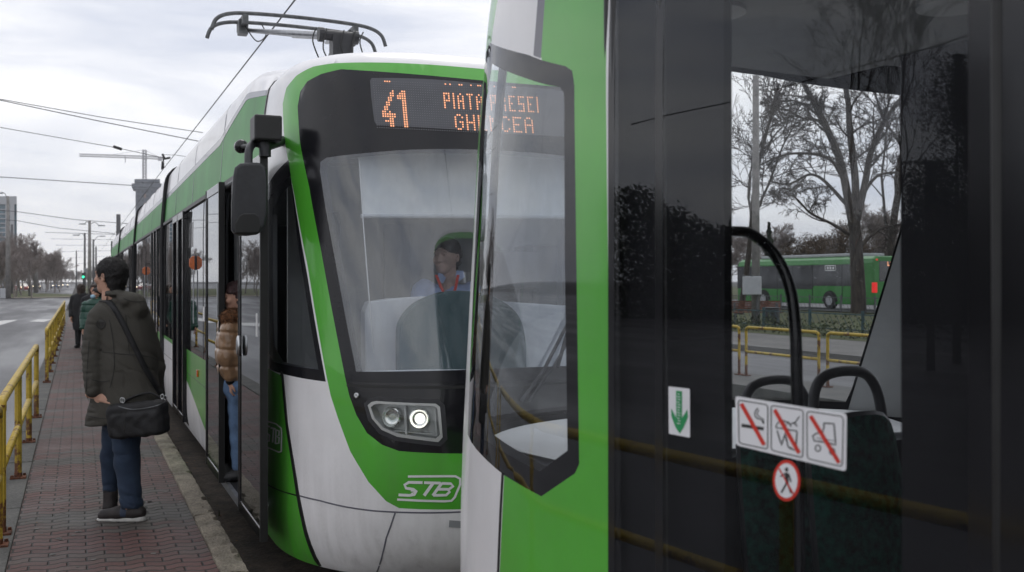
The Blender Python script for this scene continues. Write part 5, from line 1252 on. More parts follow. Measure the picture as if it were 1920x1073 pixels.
hA = refl(1120, 470, 46); hB = refl(1990, 470, 42)
for k in range(42000):
    t = rg.random(); base = hA.lerp(hB, t); hh = 4.3 + .45 * math.sin(t * 17) + .3 * math.sin(t * 41 + 1) + .25 * math.sin(t * 97) + abs(rg.gauss(0, .18)) + 1.6 * math.exp(-((t - .05) / .06) ** 2); c = Vector((base.x - rg.uniform(0, 2.2), base.y, rg.uniform(-.15, hh))); s_ = .09 + .06 * rg.random(); a = Vector((rg.gauss(0, 1), rg.gauss(0, 1), rg.gauss(0, 1))).normalized(); b = a.orthogonal().normalized(); c2 = a.cross(b)
    mb.add([c + b * s_, c + c2 * s_ * .5, c - b * s_, c - c2 * s_ * .5], [(0, 1, 2, 3)])
tag(mb.build('dense_shrubbery', 'leaf_dark'), 'dense dark shrubbery mirrored low in the door glass of the nearest tram', 'shrubbery', kind='stuff')
pm('cable_black', (.02, .02, .022), .6, var=.1); pm('cable_grey', (.10, .10, .11), .6, var=.1)
def wire(pts, r, label, cat='overhead wire', group=None, mat='cable_black', name='overhead_wire', sag=0):
    pts = [Vector(p) for p in pts]
    if sag:
        a, b = pts[0], pts[-1]; pts = [a.lerp(b, t) + Vector((0, 0, -sag * 4 * t * (1 - t))) for t in np.linspace(0, 1, 17)]
    mb = MB(); mb.tube(pts, r, 6); return tag(mb.build(name, mat), label, cat, group)
wire([refl(x, y, 14) for x, y in ((1180, 222), (1240, 205), (1375, 176), (1500, 138), (1620, 104), (1740, 70), (1810, 45), (1900, 5))], .012, 'black cable mirrored as a sagging line across the top of the door glass')
# ---------------------------------------------------------------- overhead line
cw = [Vector((2.14, y, 4.665)) for y in (-3, 5, 11.3, 20, 29.8)]
wire([(2.14, -3, 4.66), (2.14, 11.5, 4.655), (2.14, 29.8, 4.68), (2.2, 60, 4.7), (2.3, 120, 4.9)], .009, 'contact wire running above the trams and touching the pantograph')
SPAN = 'span wires across the road'
def pz(x, y, Z): return atZ(x, y, Z)
h0 = Vector((2.14, 29.8, 4.72))
wire([pz(-220, 150, 26), pz(0, 188, 27.5), pz(180, 226, 28), pz(372, 265, 28)], .013, 'lower of the two uppermost wires crossing the sky at upper left', group=SPAN, mat='cable_grey')
wire([pz(-220, 150, 27), pz(0, 186, 27.5), pz(190, 220, 28), pz(380, 249, 28)], .011, 'upper of the two uppermost wires crossing the sky at upper left', group=SPAN, mat='cable_grey')
wire([pz(-220, 210, 27), pz(0, 239, 28), pz(200, 274, 28.2), pz(222, 278, 28.2), pz(305, 296, 28.5)], .010, 'span wire with a small insulator ending at the wire hanger near the crane', group=SPAN, mat='cable_grey')
wire([pz(305, 290, 28.5), pz(330, 291, 30), pz(350, 294, 30)], .008, 'short wire right of the hanger, above the tram roof', group=SPAN, mat='cable_grey')
wire([pz(-220, 318, 40), pz(0, 332, 42), pz(250, 348, 44)], .018, 'wire crossing the sky level with the top of the unfinished tower', group=SPAN, mat='cable_grey')
wire([pz(-200, 380, 60), pz(32, 397, 62), pz(140, 412, 62), pz(245, 420, 62)], .02, 'wire crossing just above the far poles', group=SPAN, mat='cable_grey')
wire([pz(-200, 398, 70), pz(32, 414, 70), pz(110, 428, 70), pz(215, 438, 70)], .02, 'wire crossing behind the tops of the far poles', group=SPAN, mat='cable_grey')
for k in range(6): wire([pz(85 + k * 10, 436 + 12 * k, 120 + 30 * k), pz(225 - 3 * k, 440 + 10 * k, 120 + 30 * k)], .03, ('highest', 'second highest', 'third highest', 'third lowest', 'second lowest', 'lowest')[k] + ' of the thin span wires among the distant poles', group='distant span wires', mat='cable_grey')
mb = MB(); c = pz(220, 278, 28.2); mb.tube([pz(213, 275, 28.2), pz(228, 280, 28.2)], .04, 8); tag(mb.build('insulator', 'cable_black'), 'small dark insulator on the span wire at upper left', 'insulator')
mb = MB(); mb.tube([pz(305, 290, 28.4), pz(309, 298, 28.6), pz(318, 296, 28.8)], .035, 6); mb.tube([pz(306, 292, 28.4), pz(307, 316, 28.4)], .02, 6); mb.tube([pz(305, 303, 28.4), pz(304, 318, 28.4)], .035, 6); tag(mb.build('wire_hanger', 'cable_black'), 'dark clamp holding the contact wire where the span wire meets it', 'wire hanger')
# ================================================================ FAR STRUCTURES, POLES, VEHICLES
pm('concrete_pole', (.24, .23, .22), .9, var=.15, scale=3, bump=.2, bscale=30)
pm('pole_dark', (.11, .11, .115), .8, var=.15, scale=4)
pm('office_frame', (.42, .43, .45), .8, var=.05); pm('office_glass', (.10, .17, .21), .25, var=.25, scale=.4, spec=.8)
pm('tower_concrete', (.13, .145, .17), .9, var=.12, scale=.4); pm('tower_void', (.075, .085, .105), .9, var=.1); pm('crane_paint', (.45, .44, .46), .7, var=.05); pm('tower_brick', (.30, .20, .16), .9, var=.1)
def front_block(px0, px1, ytop, Z, depth, root, name, mat, zb=-.2):
    a, b = atZ(px0, ytop, Z), atZ(px1, ytop, Z); return a, b
def cbox(mb, x0, x1, y0, y1, Z, d):
    """box whose near face is perpendicular to the view axis at depth Z, photo pixels give its real size"""
    a = atZ(x0, y1, Z); b = atZ(x1, y1, Z); t = atZ(x0, y0, Z).z; z0 = a.z
    dv_ = ray(x1, HY).normalized()
    vs = [Vector((p.x, p.y, z)) + dv_ * dd for z in (z0, t) for dd in (0, d) for p in (a, b)]
    mb.add(vs, [(0, 2, 3, 1), (4, 5, 7, 6), (0, 1, 5, 4), (2, 6, 7, 3), (0, 4, 6, 2), (1, 3, 7, 5)])
bo = atZ(5, 527, 340); t = empty('office_block', (bo.x, bo.y, -.2), label='glass and concrete office block at the left edge of the photo', cat='building')
mb = MB(); cbox(mb, -40, 27, 384, 530, 340.6, 30); mb.build('glass_wall', 'office_glass', t)
mb = MB(); cbox(mb, -40, 31.5, 368, 383, 340, 31); cbox(mb, 19, 27, 383, 460, 339.8, 2)
for k in range(15): cbox(mb, -40, 19, 392 + k * 8.6, 393.6 + k * 8.6, 340.0, 1)
for k in range(3): cbox(mb, -34 + k * 22, -32 + k * 22, 383, 530, 339.9, 1)
mb.build('concrete_frame', 'office_frame', t)
mb = MB(); cbox(mb, 27, 31.5, 383, 530, 341, 26); mb.build('side_wall', 'office_glass', t)
bo = atZ(275, 527, 620); t = empty('unfinished_tower', (bo.x, bo.y, -.2), label='grey unfinished concrete tower block behind the tram roof', cat='building')
mb = MB(); cbox(mb, 254, 296, 352, 527, 620, 12); mb.build('storeys', 'tower_concrete', t)
mb = MB(); cbox(mb, 247, 303, 344, 351, 619, 14); cbox(mb, 252, 300, 336, 342, 619.5, 13); cbox(mb, 249, 301, 352.5, 355, 619, 13.5)
for x in (254, 262, 270, 278, 286, 294): cbox(mb, x, x + 2.2, 340, 346, 619.2, 13)
mb.build('roof_slab', 'tower_concrete', t)
mb = MB()
for j in range(11):
    for x in (257, 265.5, 274, 282.5, 290): cbox(mb, x, x + 4.6, 357.5 + j * 8.2, 362 + j * 8.2, 619.8, .4)
mb.build('window', 'tower_void', t); mb = MB()
for j in range(1, 11, 2): cbox(mb, 270.2, 273.6, 356 + j * 8.2, 363 + j * 8.2, 619.6, .4)
mb.build('brick_infill', 'tower_brick', t)
bo = atZ(271, 527, 640); t = empty('tower_crane', (bo.x, bo.y, -.2), label='pale tower crane rising above the unfinished tower block', cat='crane')
def truss(mb, A, B, w_, n, r):
    A, B = Vector(A), Vector(B); d = (B - A); 
    up = Vector((0, 0, 1)) if abs(d.normalized().z) < .9 else FW
    s_ = d.cross(up).normalized() * w_ / 2; u_ = s_.cross(d).normalized() * w_ / 2; cs = [s_ + u_, s_ - u_, -s_ - u_, -s_ + u_]
    for c in cs: mb.tube([A + c, B + c], r, 4)
    for i in range(n):
        p, q = A + d * (i / n), A + d * ((i + 1) / n)
        for k in range(4): mb.tube([p + cs[k], q + cs[(k + 1) % 4]], r * .7, 3)
mb = MB(); truss(mb, atZ(271, 400, 640), atZ(271, 281, 640), 1.8, 22, .25); mb.build('mast', 'crane_paint', t)
mb = MB(); truss(mb, atZ(271, 295, 640), atZ(149, 291, 640), 1.5, 30, .22); mb.build('jib', 'crane_paint', t)
mb = MB(); truss(mb, atZ(271, 295, 640), atZ(304, 297, 640), 1.5, 8, .22); cbox(mb, 296, 304, 295, 301, 639, 3); mb.build('counter_jib', 'crane_paint', t)
mb = MB(); mb.tube([atZ(271, 281, 640), atZ(200, 292, 640)], .12, 4); mb.tube([atZ(271, 281, 640), atZ(300, 296, 640)], .12, 4); mb.tube([atZ(235, 293, 640), atZ(235, 305, 640)], .25, 4); mb.build('tie', 'crane_paint', t)
# poles
def pole(x, ytop, ybase, label, r0=.16, r1=.09, Z=None, lamps=(), mat='concrete_pole', group='poles along the road', name='utility_pole', zb=-.15, extra=None, cat='pole'):
    b = atz(x, ybase, zb) if Z is None else atZ(x, HY, Z); Zd = (b - CAM).dot(FW); top = atZ(x, ytop, Zd).z
    t = empty(name, (b.x, b.y, zb), label=label, cat=cat, group=group)
    mb = MB(); mb.tube([(b.x, b.y, zb), (b.x, b.y, top)], [r0, r1], 10); mb.build('shaft', mat, t, smooth=True)
    for (dx, dy) in lamps:
        e_ = atZ(x + dx, ytop + dy, Zd); mb = MB(); s0 = Vector((b.x, b.y, top - (.5 if dy < 10 else 1.5))); mid = s0.lerp(e_, .5) + Vector((0, 0, .35)); mb.tube(catmull([s0, mid, e_], 4), .035 if Zd < 200 else .05, 6); mb.build('lamp_arm', 'pole_dark', t)
        d = (e_ - s0); d.z = 0; d.normalize(); mb = MB(); mb.tube([e_ - d * .1, e_ + d * .7], [.10, .06], 8); mb.build('lamp_head', 'aluminium', t)
    return t, Zd
pole(15, 368, 560, 'concrete pole with a curved lamp arm standing on the grass at the left edge', .30, .14, lamps=((-12, -6),))
mb = MB(); b_ = atz(10, 560.5, -.15); Zb = (b_ - CAM).dot(FW); cbox(mb, 0, 10.5, 541, 560, Zb, .8); tag(mb.build('concrete_block', 'office_frame', bev=.05), 'pale concrete block at the foot of the leftmost pole', 'block')
pole(22.5, 421, 548, 'second concrete pole from the left, darker and behind the sign', .26, .15, Z=138, mat='pole_dark')
pole(67, 474, 545, 'short pale concrete pole with a lamp in front of the avenue trees', .33, .26, Z=150, lamps=((-1, -2),))
pole(55, 500, 556, 'black street lamp post on the grass verge with an arm to the left', .11, .08, lamps=((-14, -12),), mat='pole_dark', name='street_lamp', cat='street lamp')
t_, Z_ = pole(168, 414, 540, 'thickest of the far poles, with two lamp arms, left of the tram', .26, .16, Z=120, lamps=((-9, 6), (18, 9)))
pole(159, 437, 540, 'thin dark pole immediately left of the pole with two lamp arms', .16, .12, Z=128, lamps=((-12, 4),), mat='pole_dark')
pole(175, 449, 540, 'dark pole close behind and right of the pole with two lamp arms', .17, .13, Z=150, mat='pole_dark', lamps=((14, -6),))
pole(180, 462, 540, 'farthest of the poles close to the tram', .2, .15, Z=190, mat='pole_dark')
pole(222, 402, 540, 'dark pole rising above the far end of the tram roof', .15, .13, Z=62, mat='pole_dark')
pole(640 / 4.47, 470, 540, 'very distant pole at the end of the avenue', .2, .15, Z=260, mat='pole_dark')
# traffic light, sign
g_ = atZ(156, 517, 110); t = empty('traffic_light', (g_.x, g_.y, -.15), label='traffic light showing green beside the far poles', cat='traffic light')
mb = MB(); cbox(mb, 153, 159, 511.5, 523, 110, .3); mb.tube([(g_.x, g_.y + .2, -.15), (g_.x, g_.y + .2, g_.z)], .06, 6); mb.build('housing', 'black_plastic', t)
pm('signal_green', (.05, .8, .4), .4, var=.01, emit=(.05, .9, .45), es=1.5); pm('sign_green', (.03, .25, .16), .5, var=.05); pm('head_glow', (1, .9, .7), .4, var=.01, emit=(1, .82, .55), es=3.0); pm('tail_red', (.7, .02, .02), .4, var=.05, emit=(1, .03, .02), es=.45)
mb = MB(); mb.lathe([(.14, 0), (.12, -.06), (.02, -.08)], n=14, mw=Matrix.Translation(atZ(156, 519.5, 109.9)) @ Matrix.Rotation(-TH, 4, 'Z') @ Matrix.Rotation(-PI / 2, 4, 'X') @ Matrix.Rotation(PI, 4, 'X')); mb.build('green_light', 'signal_green', t)
g_ = atZ(32, 511, 118); t = empty('road_sign', (g_.x, g_.y, -.15), label='small green and white road sign on a post before the avenue trees', cat='sign')
mb = MB(); mb.tube([(g_.x, g_.y, -.15), (g_.x, g_.y, g_.z)], .05, 6); mb.build('post', 'pole_dark', t); mb = MB(); cbox(mb, 28, 36.5, 507, 515, 117.8, .06); pl_ = mb.build('plate', 'sign_green', t); mb = MB(); cbox(mb, 30, 35, 509, 513, 117.7, .03); mb.build('plate_symbol', 'logo_white', pl_)
g_ = atZ(160, 507, 112); t = empty('road_sign', (g_.x, g_.y, -.15), label='small white square sign above the green traffic light', cat='sign')
mb = MB(); mb.tube([(g_.x, g_.y + .1, -.15), (g_.x, g_.y + .1, g_.z)], .05, 6); mb.build('post', 'pole_dark', t); mb = MB(); cbox(mb, 156.5, 164, 503, 511, 112, .05); mb.build('plate', 'lining', t)
# cars
pm('car_dark', (.06, .065, .075), .25, coat=.8, var=.05); pm('car_red', (.30, .05, .05), .25, coat=.8, var=.05); pm('car_silver', (.42, .43, .45), .25, coat=.8, var=.05); pm('car_glass', (.02, .022, .025), .1, coat=1, var=.05); pm('tyre', (.02, .02, .02), .8, var=.1); pm('car_blue', (.12, .18, .3), .25, coat=.8, var=.05)
def car(loc, rz, mat, label, lit=True):
    t = empty('car', loc, 0, label=label, cat='car', group='distant cars')
    mw = Matrix.Translation(Vector(loc)) @ Matrix.Rotation(rz, 4, 'Z')
    def prof(pts, w0, w1, mb):
        n = len(pts); vs = [mw @ Vector((sx * (w0 if z < .95 else w1), y, z)) for sx in (-1, 1) for y, z in pts]
        mb.add(vs, [tuple(range(n))[::-1], tuple(range(n, 2 * n))] + [(i, (i + 1) % n, n + (i + 1) % n, n + i) for i in range(n)])
    mb = MB(); prof([(-2.1, .25), (-2.15, .6), (-2.05, .82), (-1.1, .94), (-.5, .945), (1.3, .945), (2.0, .9), (2.15, .7), (2.1, .25)], .86, .8, mb); b = mb.build('body', mat, t, bev=.06)
    mb = MB(); prof([(-1.15, .90), (-.45, 1.38), (.2, 1.46), (1.1, 1.40), (1.85, .90)], .82, .66, mb); mb.build('cabin', 'car_glass', t, bev=.05)
    mb = MB(); mb.box(-.62, .62, -.42, 1.0, 1.43, 1.475, mw); mb.build('roof', mat, t, bev=.02)
    for sx in (-.8, .8):
        for y in (-1.35, 1.35):
            mb = MB(); mb.lathe([(.2, -.1), (.32, -.1), (.32, .1), (.2, .1)], n=16, mw=mw @ Matrix.Translation((sx, y, .32)) @ Matrix.Rotation(PI / 2, 4, 'Y')); w_ = mb.build('wheel', 'tyre', t); mb = MB(); mb.lathe([(.19, -.11), (.19, .11)], n=12, mw=mw @ Matrix.Translation((sx, y, .32)) @ Matrix.Rotation(PI / 2, 4, 'Y')); mb.build('rim', 'aluminium', w_)
        mb = MB(); mb.box(sx * .75 - .14, sx * .75 + .14, -2.17, -2.10, .62, .76, mw); mb.build('headlight', 'head_glow' if lit else 'lamp_housing', t)
    return t
P_ = atz(40, 546, -.15); car((P_.x, P_.y, -.15), .35, 'car_red', 'dark red car with bright headlights waiting beside the grass verge')
for x, y, m_, lab in ((103, 541, 'car_blue', 'bluish car in front of the avenue tree trunks'), (121, 539, 'car_silver', 'silver car far down the avenue beside the trees'), (67, 543, 'car_dark', 'dark car behind the short pale pole'), (3, 543, 'car_dark', 'dark car at the left edge behind the concrete block')):
    P_ = atz(x, y, -.15); car((P_.x, P_.y, -.15), .1, m_, lab)
# ---------------------------------------------------------------- the green bus seen through the tram
pm('bus_green', (.028, .21, .03), .35, coat=.3, var=.05)
Pn = Vector((39.0, 41.0, .06)); LB, WB, HB = 12.0, 2.5, 2.95
t = empty('bus', Pn + Vector((WB / 2, LB / 2, 0)), label='green city bus with black windows and lit red tail lamp driving behind the trees', cat='bus')
def B(x, y, z): return Pn + Vector((x, y, z))
mb = MB(); sec = [(0.02, .28), (0, .45), (0, 2.55), (.06, 2.78), (.3, 2.93), (2.2, 2.93), (2.44, 2.78), (2.5, 2.55), (2.5, .45), (2.48, .28)]
n = len(sec); vs = [B(x, y, z) for y in (0.0, .18, LB - .1, LB) for x, z in [(a if y not in (0.0, LB) else .06 + a * .952, b if y not in (0.0, LB) else .3 + (b - .28) * .96) for a, b in sec]]
mb.add(vs, [tuple(range(n)), tuple(range(3 * n, 4 * n))[::-1]] + [(k * n + i, k * n + (i + 1) % n, (k + 1) * n + (i + 1) % n, (k + 1) * n + i) for k in range(3) for i in range(n)])
mb.build('body', 'bus_green', t, bev=.03)
mb = MB(); mb.prism([B(-.012, y, z) for y, z in [(1.0, 1.30), (1.0, 2.5), (12, 2.5), (12, 1.1), (4.9, 1.1), (4.75, 1.30)]], (.02, 0, 0)); mb.build('side_windows', 'car_glass', t, fixn=True)
mb = MB(); mb.box(*[v for v in (B(.35, -.012, 0).x, B(2.15, 0, 0).x, B(0, -.012, 0).y, B(0, .01, 0).y, B(0, 0, 1.55).z, B(0, 0, 2.65).z)]); mb.build('rear_window', 'car_glass', t)
mb = MB(); mb.box(B(.3, 0, 0).x, B(2.2, 0, 0).x, B(0, 1.5, 0).y, B(0, 10, 0).y, B(0, 0, 2.93).z, B(0, 0, 3.12).z); mb.build('roof_unit', 'office_frame', t, bev=.06)
for yy in (3.4, 9.3):
    mb = MB(); mb.prism([B(-.016, yy + .62 * math.cos(a), .42 + .62 * math.sin(a)) for a in np.linspace(0, PI, 14)], (.03, 0, 0)); mb.build('wheel_arch', 'tyre', t, fixn=True)
    mb = MB(); mb.lathe([(.28, -.04), (.45, -.04), (.47, .0), (.47, .2)], n=24, mw=Matrix.Translation(B(-.03, yy, .47)) @ Matrix.Rotation(PI / 2, 4, 'Y')); w_ = mb.build('wheel', 'tyre', t); mb = MB(); mb.lathe([(.27, -.05), (.12, -.02)], n=16, mw=Matrix.Translation(B(-.035, yy, .47)) @ Matrix.Rotation(PI / 2, 4, 'Y')); mb.build('rim', 'aluminium', w_)
mb = MB(); mb.box(B(.0, 0, 0).x - .02, B(.20, 0, 0).x, B(0, -.03, 0).y, B(0, .16, 0).y, B(0, 0, .95).z, B(0, 0, 1.5).z); mb.build('tail_lamp', 'tail_red', t, bev=.02)
mb = MB(); mb.box(B(2.28, 0, 0).x, B(2.5, 0, 0).x, B(0, -.03, 0).y, B(0, .02, 0).y, B(0, 0, .95).z, B(0, 0, 1.5).z); mb.build('tail_lamp', 'tail_red', t, bev=.02)
mb = MB(); mb.box(B(.12, 0, 0).x, B(.24, 0, 0).x, B(0, -.03, 0).y, B(0, .01, 0).y, B(0, 0, 2.68).z, B(0, 0, 2.76).z); mb.build('marker_lamp', 'tail_red', t)
mb = MB()
for k, c in enumerate(['111101111101111', '010010010010010']):
    pass
for k in range(40): pass
bits = '4 1'; 
for (dx, pat) in ((.9, ['1001', '1001', '1111', '0001', '0001']), (1.35, ['01', '11', '01', '01', '01'])):
    for j, r_ in enumerate(pat):
        for i, c in enumerate(r_):
            if c == '1': x0 = B(dx + i * .07, 0, 0).x; z0 = B(0, 0, 2.55 - j * .08).z; y0 = B(0, -.02, 0).y; mb.box(x0, x0 + .06, y0 - .01, y0, z0, z0 + .06)
mb.build('rear_display', 'led_orange', t)
for yy in (2.4, 4.85, 6.6, 8.0, 10.6):
    mb = MB(); mb.box(B(-.02, 0, 0).x, B(.01, 0, 0).x, B(0, yy, 0).y, B(0, yy + .035, 0).y, B(0, 0, .45).z, B(0, 0, 2.5).z); mb.build('panel_joint', 'tyre', t)
mb = MB(); mb.box(B(.3, 0, 0).x, B(2.2, 0, 0).x, B(0, -.02, 0).y, B(0, .02, 0).y, B(0, 0, .38).z, B(0, 0, .52).z); mb.build('bumper', 'tyre', t)
mb = MB(); 
for (a0, a1, b0, b1) in ((2.9, 3.8, 2.15, 2.2), (2.9, 2.95, 2.15, 2.45), (3.75, 3.8, 2.15, 2.45), (2.9, 3.8, 2.42, 2.47), (3.05, 3.2, 2.24, 2.38), (3.27, 3.42, 2.24, 2.38), (3.49, 3.64, 2.24, 2.38)): mb.box(B(-.02, 0, 0).x, B(-.012, 0, 0).x, B(0, a0, 0).y, B(0, a1, 0).y, B(0, 0, b0).z, B(0, 0, b1).z)
mb.build('window_emblem', 'logo_white', t)
# concrete pole with cabinet, bench, bin, low fences on the lawn
t, Zp = pole(1417, 142, 590, 'pale concrete pole carrying a grey cabinet, seen through the tram', .17, .12, Z=38, zb=0.0, group=None)
mb = MB(); cbox(mb, 1392, 1428, 518, 553, Zp - .5, .3); mb.build('cabinet', 'office_frame', t, bev=.03)
mb = MB(); cbox(mb, 1393, 1396, 515, 519, Zp - .5, .2); cbox(mb, 1408, 1411.5, 515, 519, Zp - .5, .2); mb.tube([atZ(1420, 553, Zp - .3), atZ(1420, 592, Zp - .3)], .04, 6); mb.build('cabinet_pipe', 'pole_dark', t)
pm('bench_wood', (.16, .065, .04), .7, var=.3, scale=8); pm('iron_blue', (.03, .07, .08), .6, var=.2)
bp_ = atz(1418, 607, 0); t = empty('park_bench', (bp_.x, bp_.y, 0), -TH - .1, label='reddish brown slatted park bench on the lawn below the cabinet', cat='bench')
mw = ORG[t.name]
mb = MB()
for k in range(5): mb.box(-.95, .95, .18 + .05 * k * .4, .21 + .05 * k * .4, .46 + .085 * k, .53 + .085 * k, mw)
mb.build('backrest', 'bench_wood', t); mb = MB()
for k in range(4): mb.box(-.95, .95, -.30 + .115 * k, -.20 + .115 * k, .42, .45, mw)
mb.build('seat', 'bench_wood', t)
for sx in (-.8, .8):
    mb = MB(); mb.box(sx - .04, sx + .04, -.28, -.2, 0, .42, mw); mb.box(sx - .04, sx + .04, .15, .22, 0, .8, mw); mb.box(sx - .04, sx + .04, -.28, .2, .38, .42, mw); mb.build('leg', 'dark_steel', t)
bp_ = atz(1448, 609, 0); mb = MB(); mb.lathe([(.2, .05), (.26, .1), (.26, .62), (.29, .64), (.24, .66)], axis_o=(bp_.x, bp_.y, 0), n=20); mb.tube([(bp_.x, bp_.y, 0), (bp_.x, bp_.y, .1)], .06, 8); tag(mb.build('litter_bin', 'black_plastic'), 'round black litter bin at the right end of the park bench', 'litter bin')
def lowfence(x, y0, y1, h, z0, label, mat):
    t = empty('low_fence', (x, (y0 + y1) / 2, z0), label=label, cat='fence'); mb = MB(); n = int((y1 - y0) / 2.4); posts = MB()
    for i in range(n + 1): yy = y0 + i * 2.4; posts.box(x - .03, x + .03, yy - .03, yy + .03, z0, z0 + h + .1)
    posts.build('posts', mat, t) if False else None
    mb.box(x - .02, x + .02, y0, y0 + n * 2.4, z0 + h - .04, z0 + h); mb.box(x - .02, x + .02, y0, y0 + n * 2.4, z0 + .1, z0 + .14); mb.build('rail', mat, t)
    mb = MB()
    for i in range(n * 8): yy = y0 + i * .3; mb.tube([(x, yy, z0 + .12), (x, yy + .3, z0 + h - .02)], .012, 4)
    mb.build('lattice', mat, t)
    for i in range(n + 1): m_ = MB(); yy = y0 + i * 2.4; m_.box(x - .035, x + .035, yy - .035, yy + .035, z0, z0 + h + .1); m_.build('post', mat, t)
lowfence(22.0, 14, 43, .62, 0, 'low dark green metal fence along the lawn nearer the road', 'iron_blue')
lowfence(36.2, 26, 64, .8, 0, 'low black metal fence between the lawn and the green bus', 'dark_steel')
# ================================================================ PEOPLE: smooth-blended fields meshed with surface nets
def surfnet(f, o, h):
    s_ = f < 0; nx, ny, nz_ = f.shape
    cs = np.zeros((nx - 1, ny - 1, nz_ - 1, 3)); cn = np.zeros((nx - 1, ny - 1, nz_ - 1))
    def sl_(dx, dy, dz): return (slice(dx, nx - 1 + dx), slice(dy, ny - 1 + dy), slice(dz, nz_ - 1 + dz))
    corners = [(a, b, c) for a in (0, 1) for b in (0, 1) for c in (0, 1)]
    for a in corners:
        for ax in range(3):
            if a[ax] == 1: continue
            b = list(a); b[ax] = 1; b = tuple(b)
            fa, fb = f[sl_(*a)], f[sl_(*b)]; m = (fa < 0) != (fb < 0)
            t = np.where(m, fa / np.where(m, fa - fb, 1), 0)
            for k in range(3): cs[..., k] += np.where(m, a[k] + (t if k == ax else 0), 0)
            cn += m
    act = cn > 0; idx = -np.ones(act.shape, int); idx[act] = np.arange(act.sum())
    P = cs[act] / cn[act][:, None] + np.argwhere(act); V = P * h + np.array(o)
    Fs = []
    for ax in range(3):
        a1, a2 = [(1, 2), (2, 0), (0, 1)][ax]
        sA = [slice(1, -1)] * 3; sA[ax] = slice(0, -1); sB = [slice(1, -1)] * 3; sB[ax] = slice(1, None)
        A, B_ = s_[tuple(sA)], s_[tuple(sB)]; e_ = np.argwhere(A != B_)
        if not len(e_): continue
        inside = A[tuple(e_.T)]; e2 = e_.copy(); 
        for k in range(3):
            if k != ax: e2[:, k] += 1
        def cell(d1, d2):
            c = e2.copy(); c[:, a1] -= d1; c[:, a2] -= d2; return idx[tuple(c.T)]
        q = np.stack([cell(1, 1), cell(0, 1), cell(0, 0), cell(1, 0)], 1)
        q[~inside] = q[~inside][:, ::-1]; Fs.append(q)
    return V, np.concatenate(Fs)
def rn(X, Y, Z, fr, seed=0, n=7):
    r_ = np.random.RandomState(seed); o = 0
    for k in range(n):
        v = r_.normal(size=3); v *= fr * r_.uniform(.55, 1.5) / np.linalg.norm(v); o = o + np.sin(X * v[0] + Y * v[1] + Z * v[2] + r_.uniform(0, 6.3))
    return o / math.sqrt(n)
def smin(a, b, k):
    h = np.clip(.5 + .5 * (b - a) / k, 0, 1); return b * (1 - h) + a * h - k * h * (1 - h)
class Field:
    def __init__(s, lo, hi, h):
        s.lo = np.array(lo, float); s.h = h; n = np.maximum(3, np.ceil((np.array(hi) - s.lo) / h).astype(int) + 1)
        g = [s.lo[i] + np.arange(n[i]) * h for i in range(3)]; s.X, s.Y, s.Z = np.meshgrid(*g, indexing='ij'); s.f = np.full(s.X.shape, 9.0)
    def put(s, d, k=.02, sub=False): s.f = (-smin(-s.f, d, k)) if sub else smin(s.f, d, k); return s
    def cap(s, a, b, ra, rb=None, k=.02, flat=1.0, sub=False):
        rb = ra if rb is None else rb; a = np.array(a, float); b = np.array(b, float); d = b - a
        px, py, pz_ = s.X - a[0], (s.Y - a[1]), s.Z - a[2]; t = np.clip((px * d[0] + py * d[1] + pz_ * d[2]) / max(1e-9, d @ d), 0, 1)
        r = ra + (rb - ra) * t; D = np.sqrt((px - t * d[0]) ** 2 + ((py - t * d[1]) / flat) ** 2 + (pz_ - t * d[2]) ** 2) - r
        return s.put(D, k, sub)
    def ell(s, c, r, rz=0, k=.02, sub=False, rx=0):
        x, y, z = s.X - c[0], s.Y - c[1], s.Z - c[2]
        if rz: x, y = x * math.cos(rz) + y * math.sin(rz), -x * math.sin(rz) + y * math.cos(rz)
        if rx: y, z = y * math.cos(rx) + z * math.sin(rx), -y * math.sin(rx) + z * math.cos(rx)
        q = np.sqrt((x / r[0]) ** 2 + (y / r[1]) ** 2 + (z / r[2]) ** 2); D = (q - 1) * min(r); return s.put(D, k, sub)
    def box(s, c, r, rz=0, rnd_=.01, k=.01, sub=False, ry=0):
        x, y, z = s.X - c[0], s.Y - c[1], s.Z - c[2]
        if ry: x, z = x * math.cos(ry) + z * math.sin(ry), -x * math.sin(ry) + z * math.cos(ry)
        if rz: x, y = x * math.cos(rz) + y * math.sin(rz), -x * math.sin(rz) + y * math.cos(rz)
        a, b, c2 = np.abs(x) - r[0] + rnd_, np.abs(y) - r[1] + rnd_, np.abs(z) - r[2] + rnd_
        D = np.sqrt(np.maximum(a, 0) ** 2 + np.maximum(b, 0) ** 2 + np.maximum(c2, 0) ** 2) + np.minimum(np.maximum(a, np.maximum(b, c2)), 0) - rnd_; return s.put(D, k, sub)
    def cutz(s, z, above=True):
        s.f = np.maximum(s.f, (s.Z - z) if above else (z - s.Z)); return s
    def disp(s, fn): s.f = s.f + fn(s.X, s.Y, s.Z); return s
    def mesh(s): return surfnet(s.f, s.lo, s.h)
def fmesh(name, fields, mat, parent=None, thing_at=None, rz=0, sub=0, **kw):
    vs = []; fs = []
    for f in fields:
        V, Q = f.mesh() if isinstance(f, Field) else f
        n = len(vs); vs += [tuple(v) for v in V]; fs += [tuple(int(i) + n for i in q) for q in Q]
    me = bpy.data.meshes.new(name); me.from_pydata(vs, [], fs); me.update()
    mw = ORG[parent.name] if parent is not None else Matrix.Translation(Vector(thing_at)) @ Matrix.Rotation(rz, 4, 'Z')
    me.transform(mw)
    o = link(name, me, mat, parent, org=thing_at if parent is None else None, rz=rz, smooth=True, **kw)
    sm = o.modifiers.new('smooth', 'SMOOTH'); sm.factor = .5; sm.iterations = 2
    return o
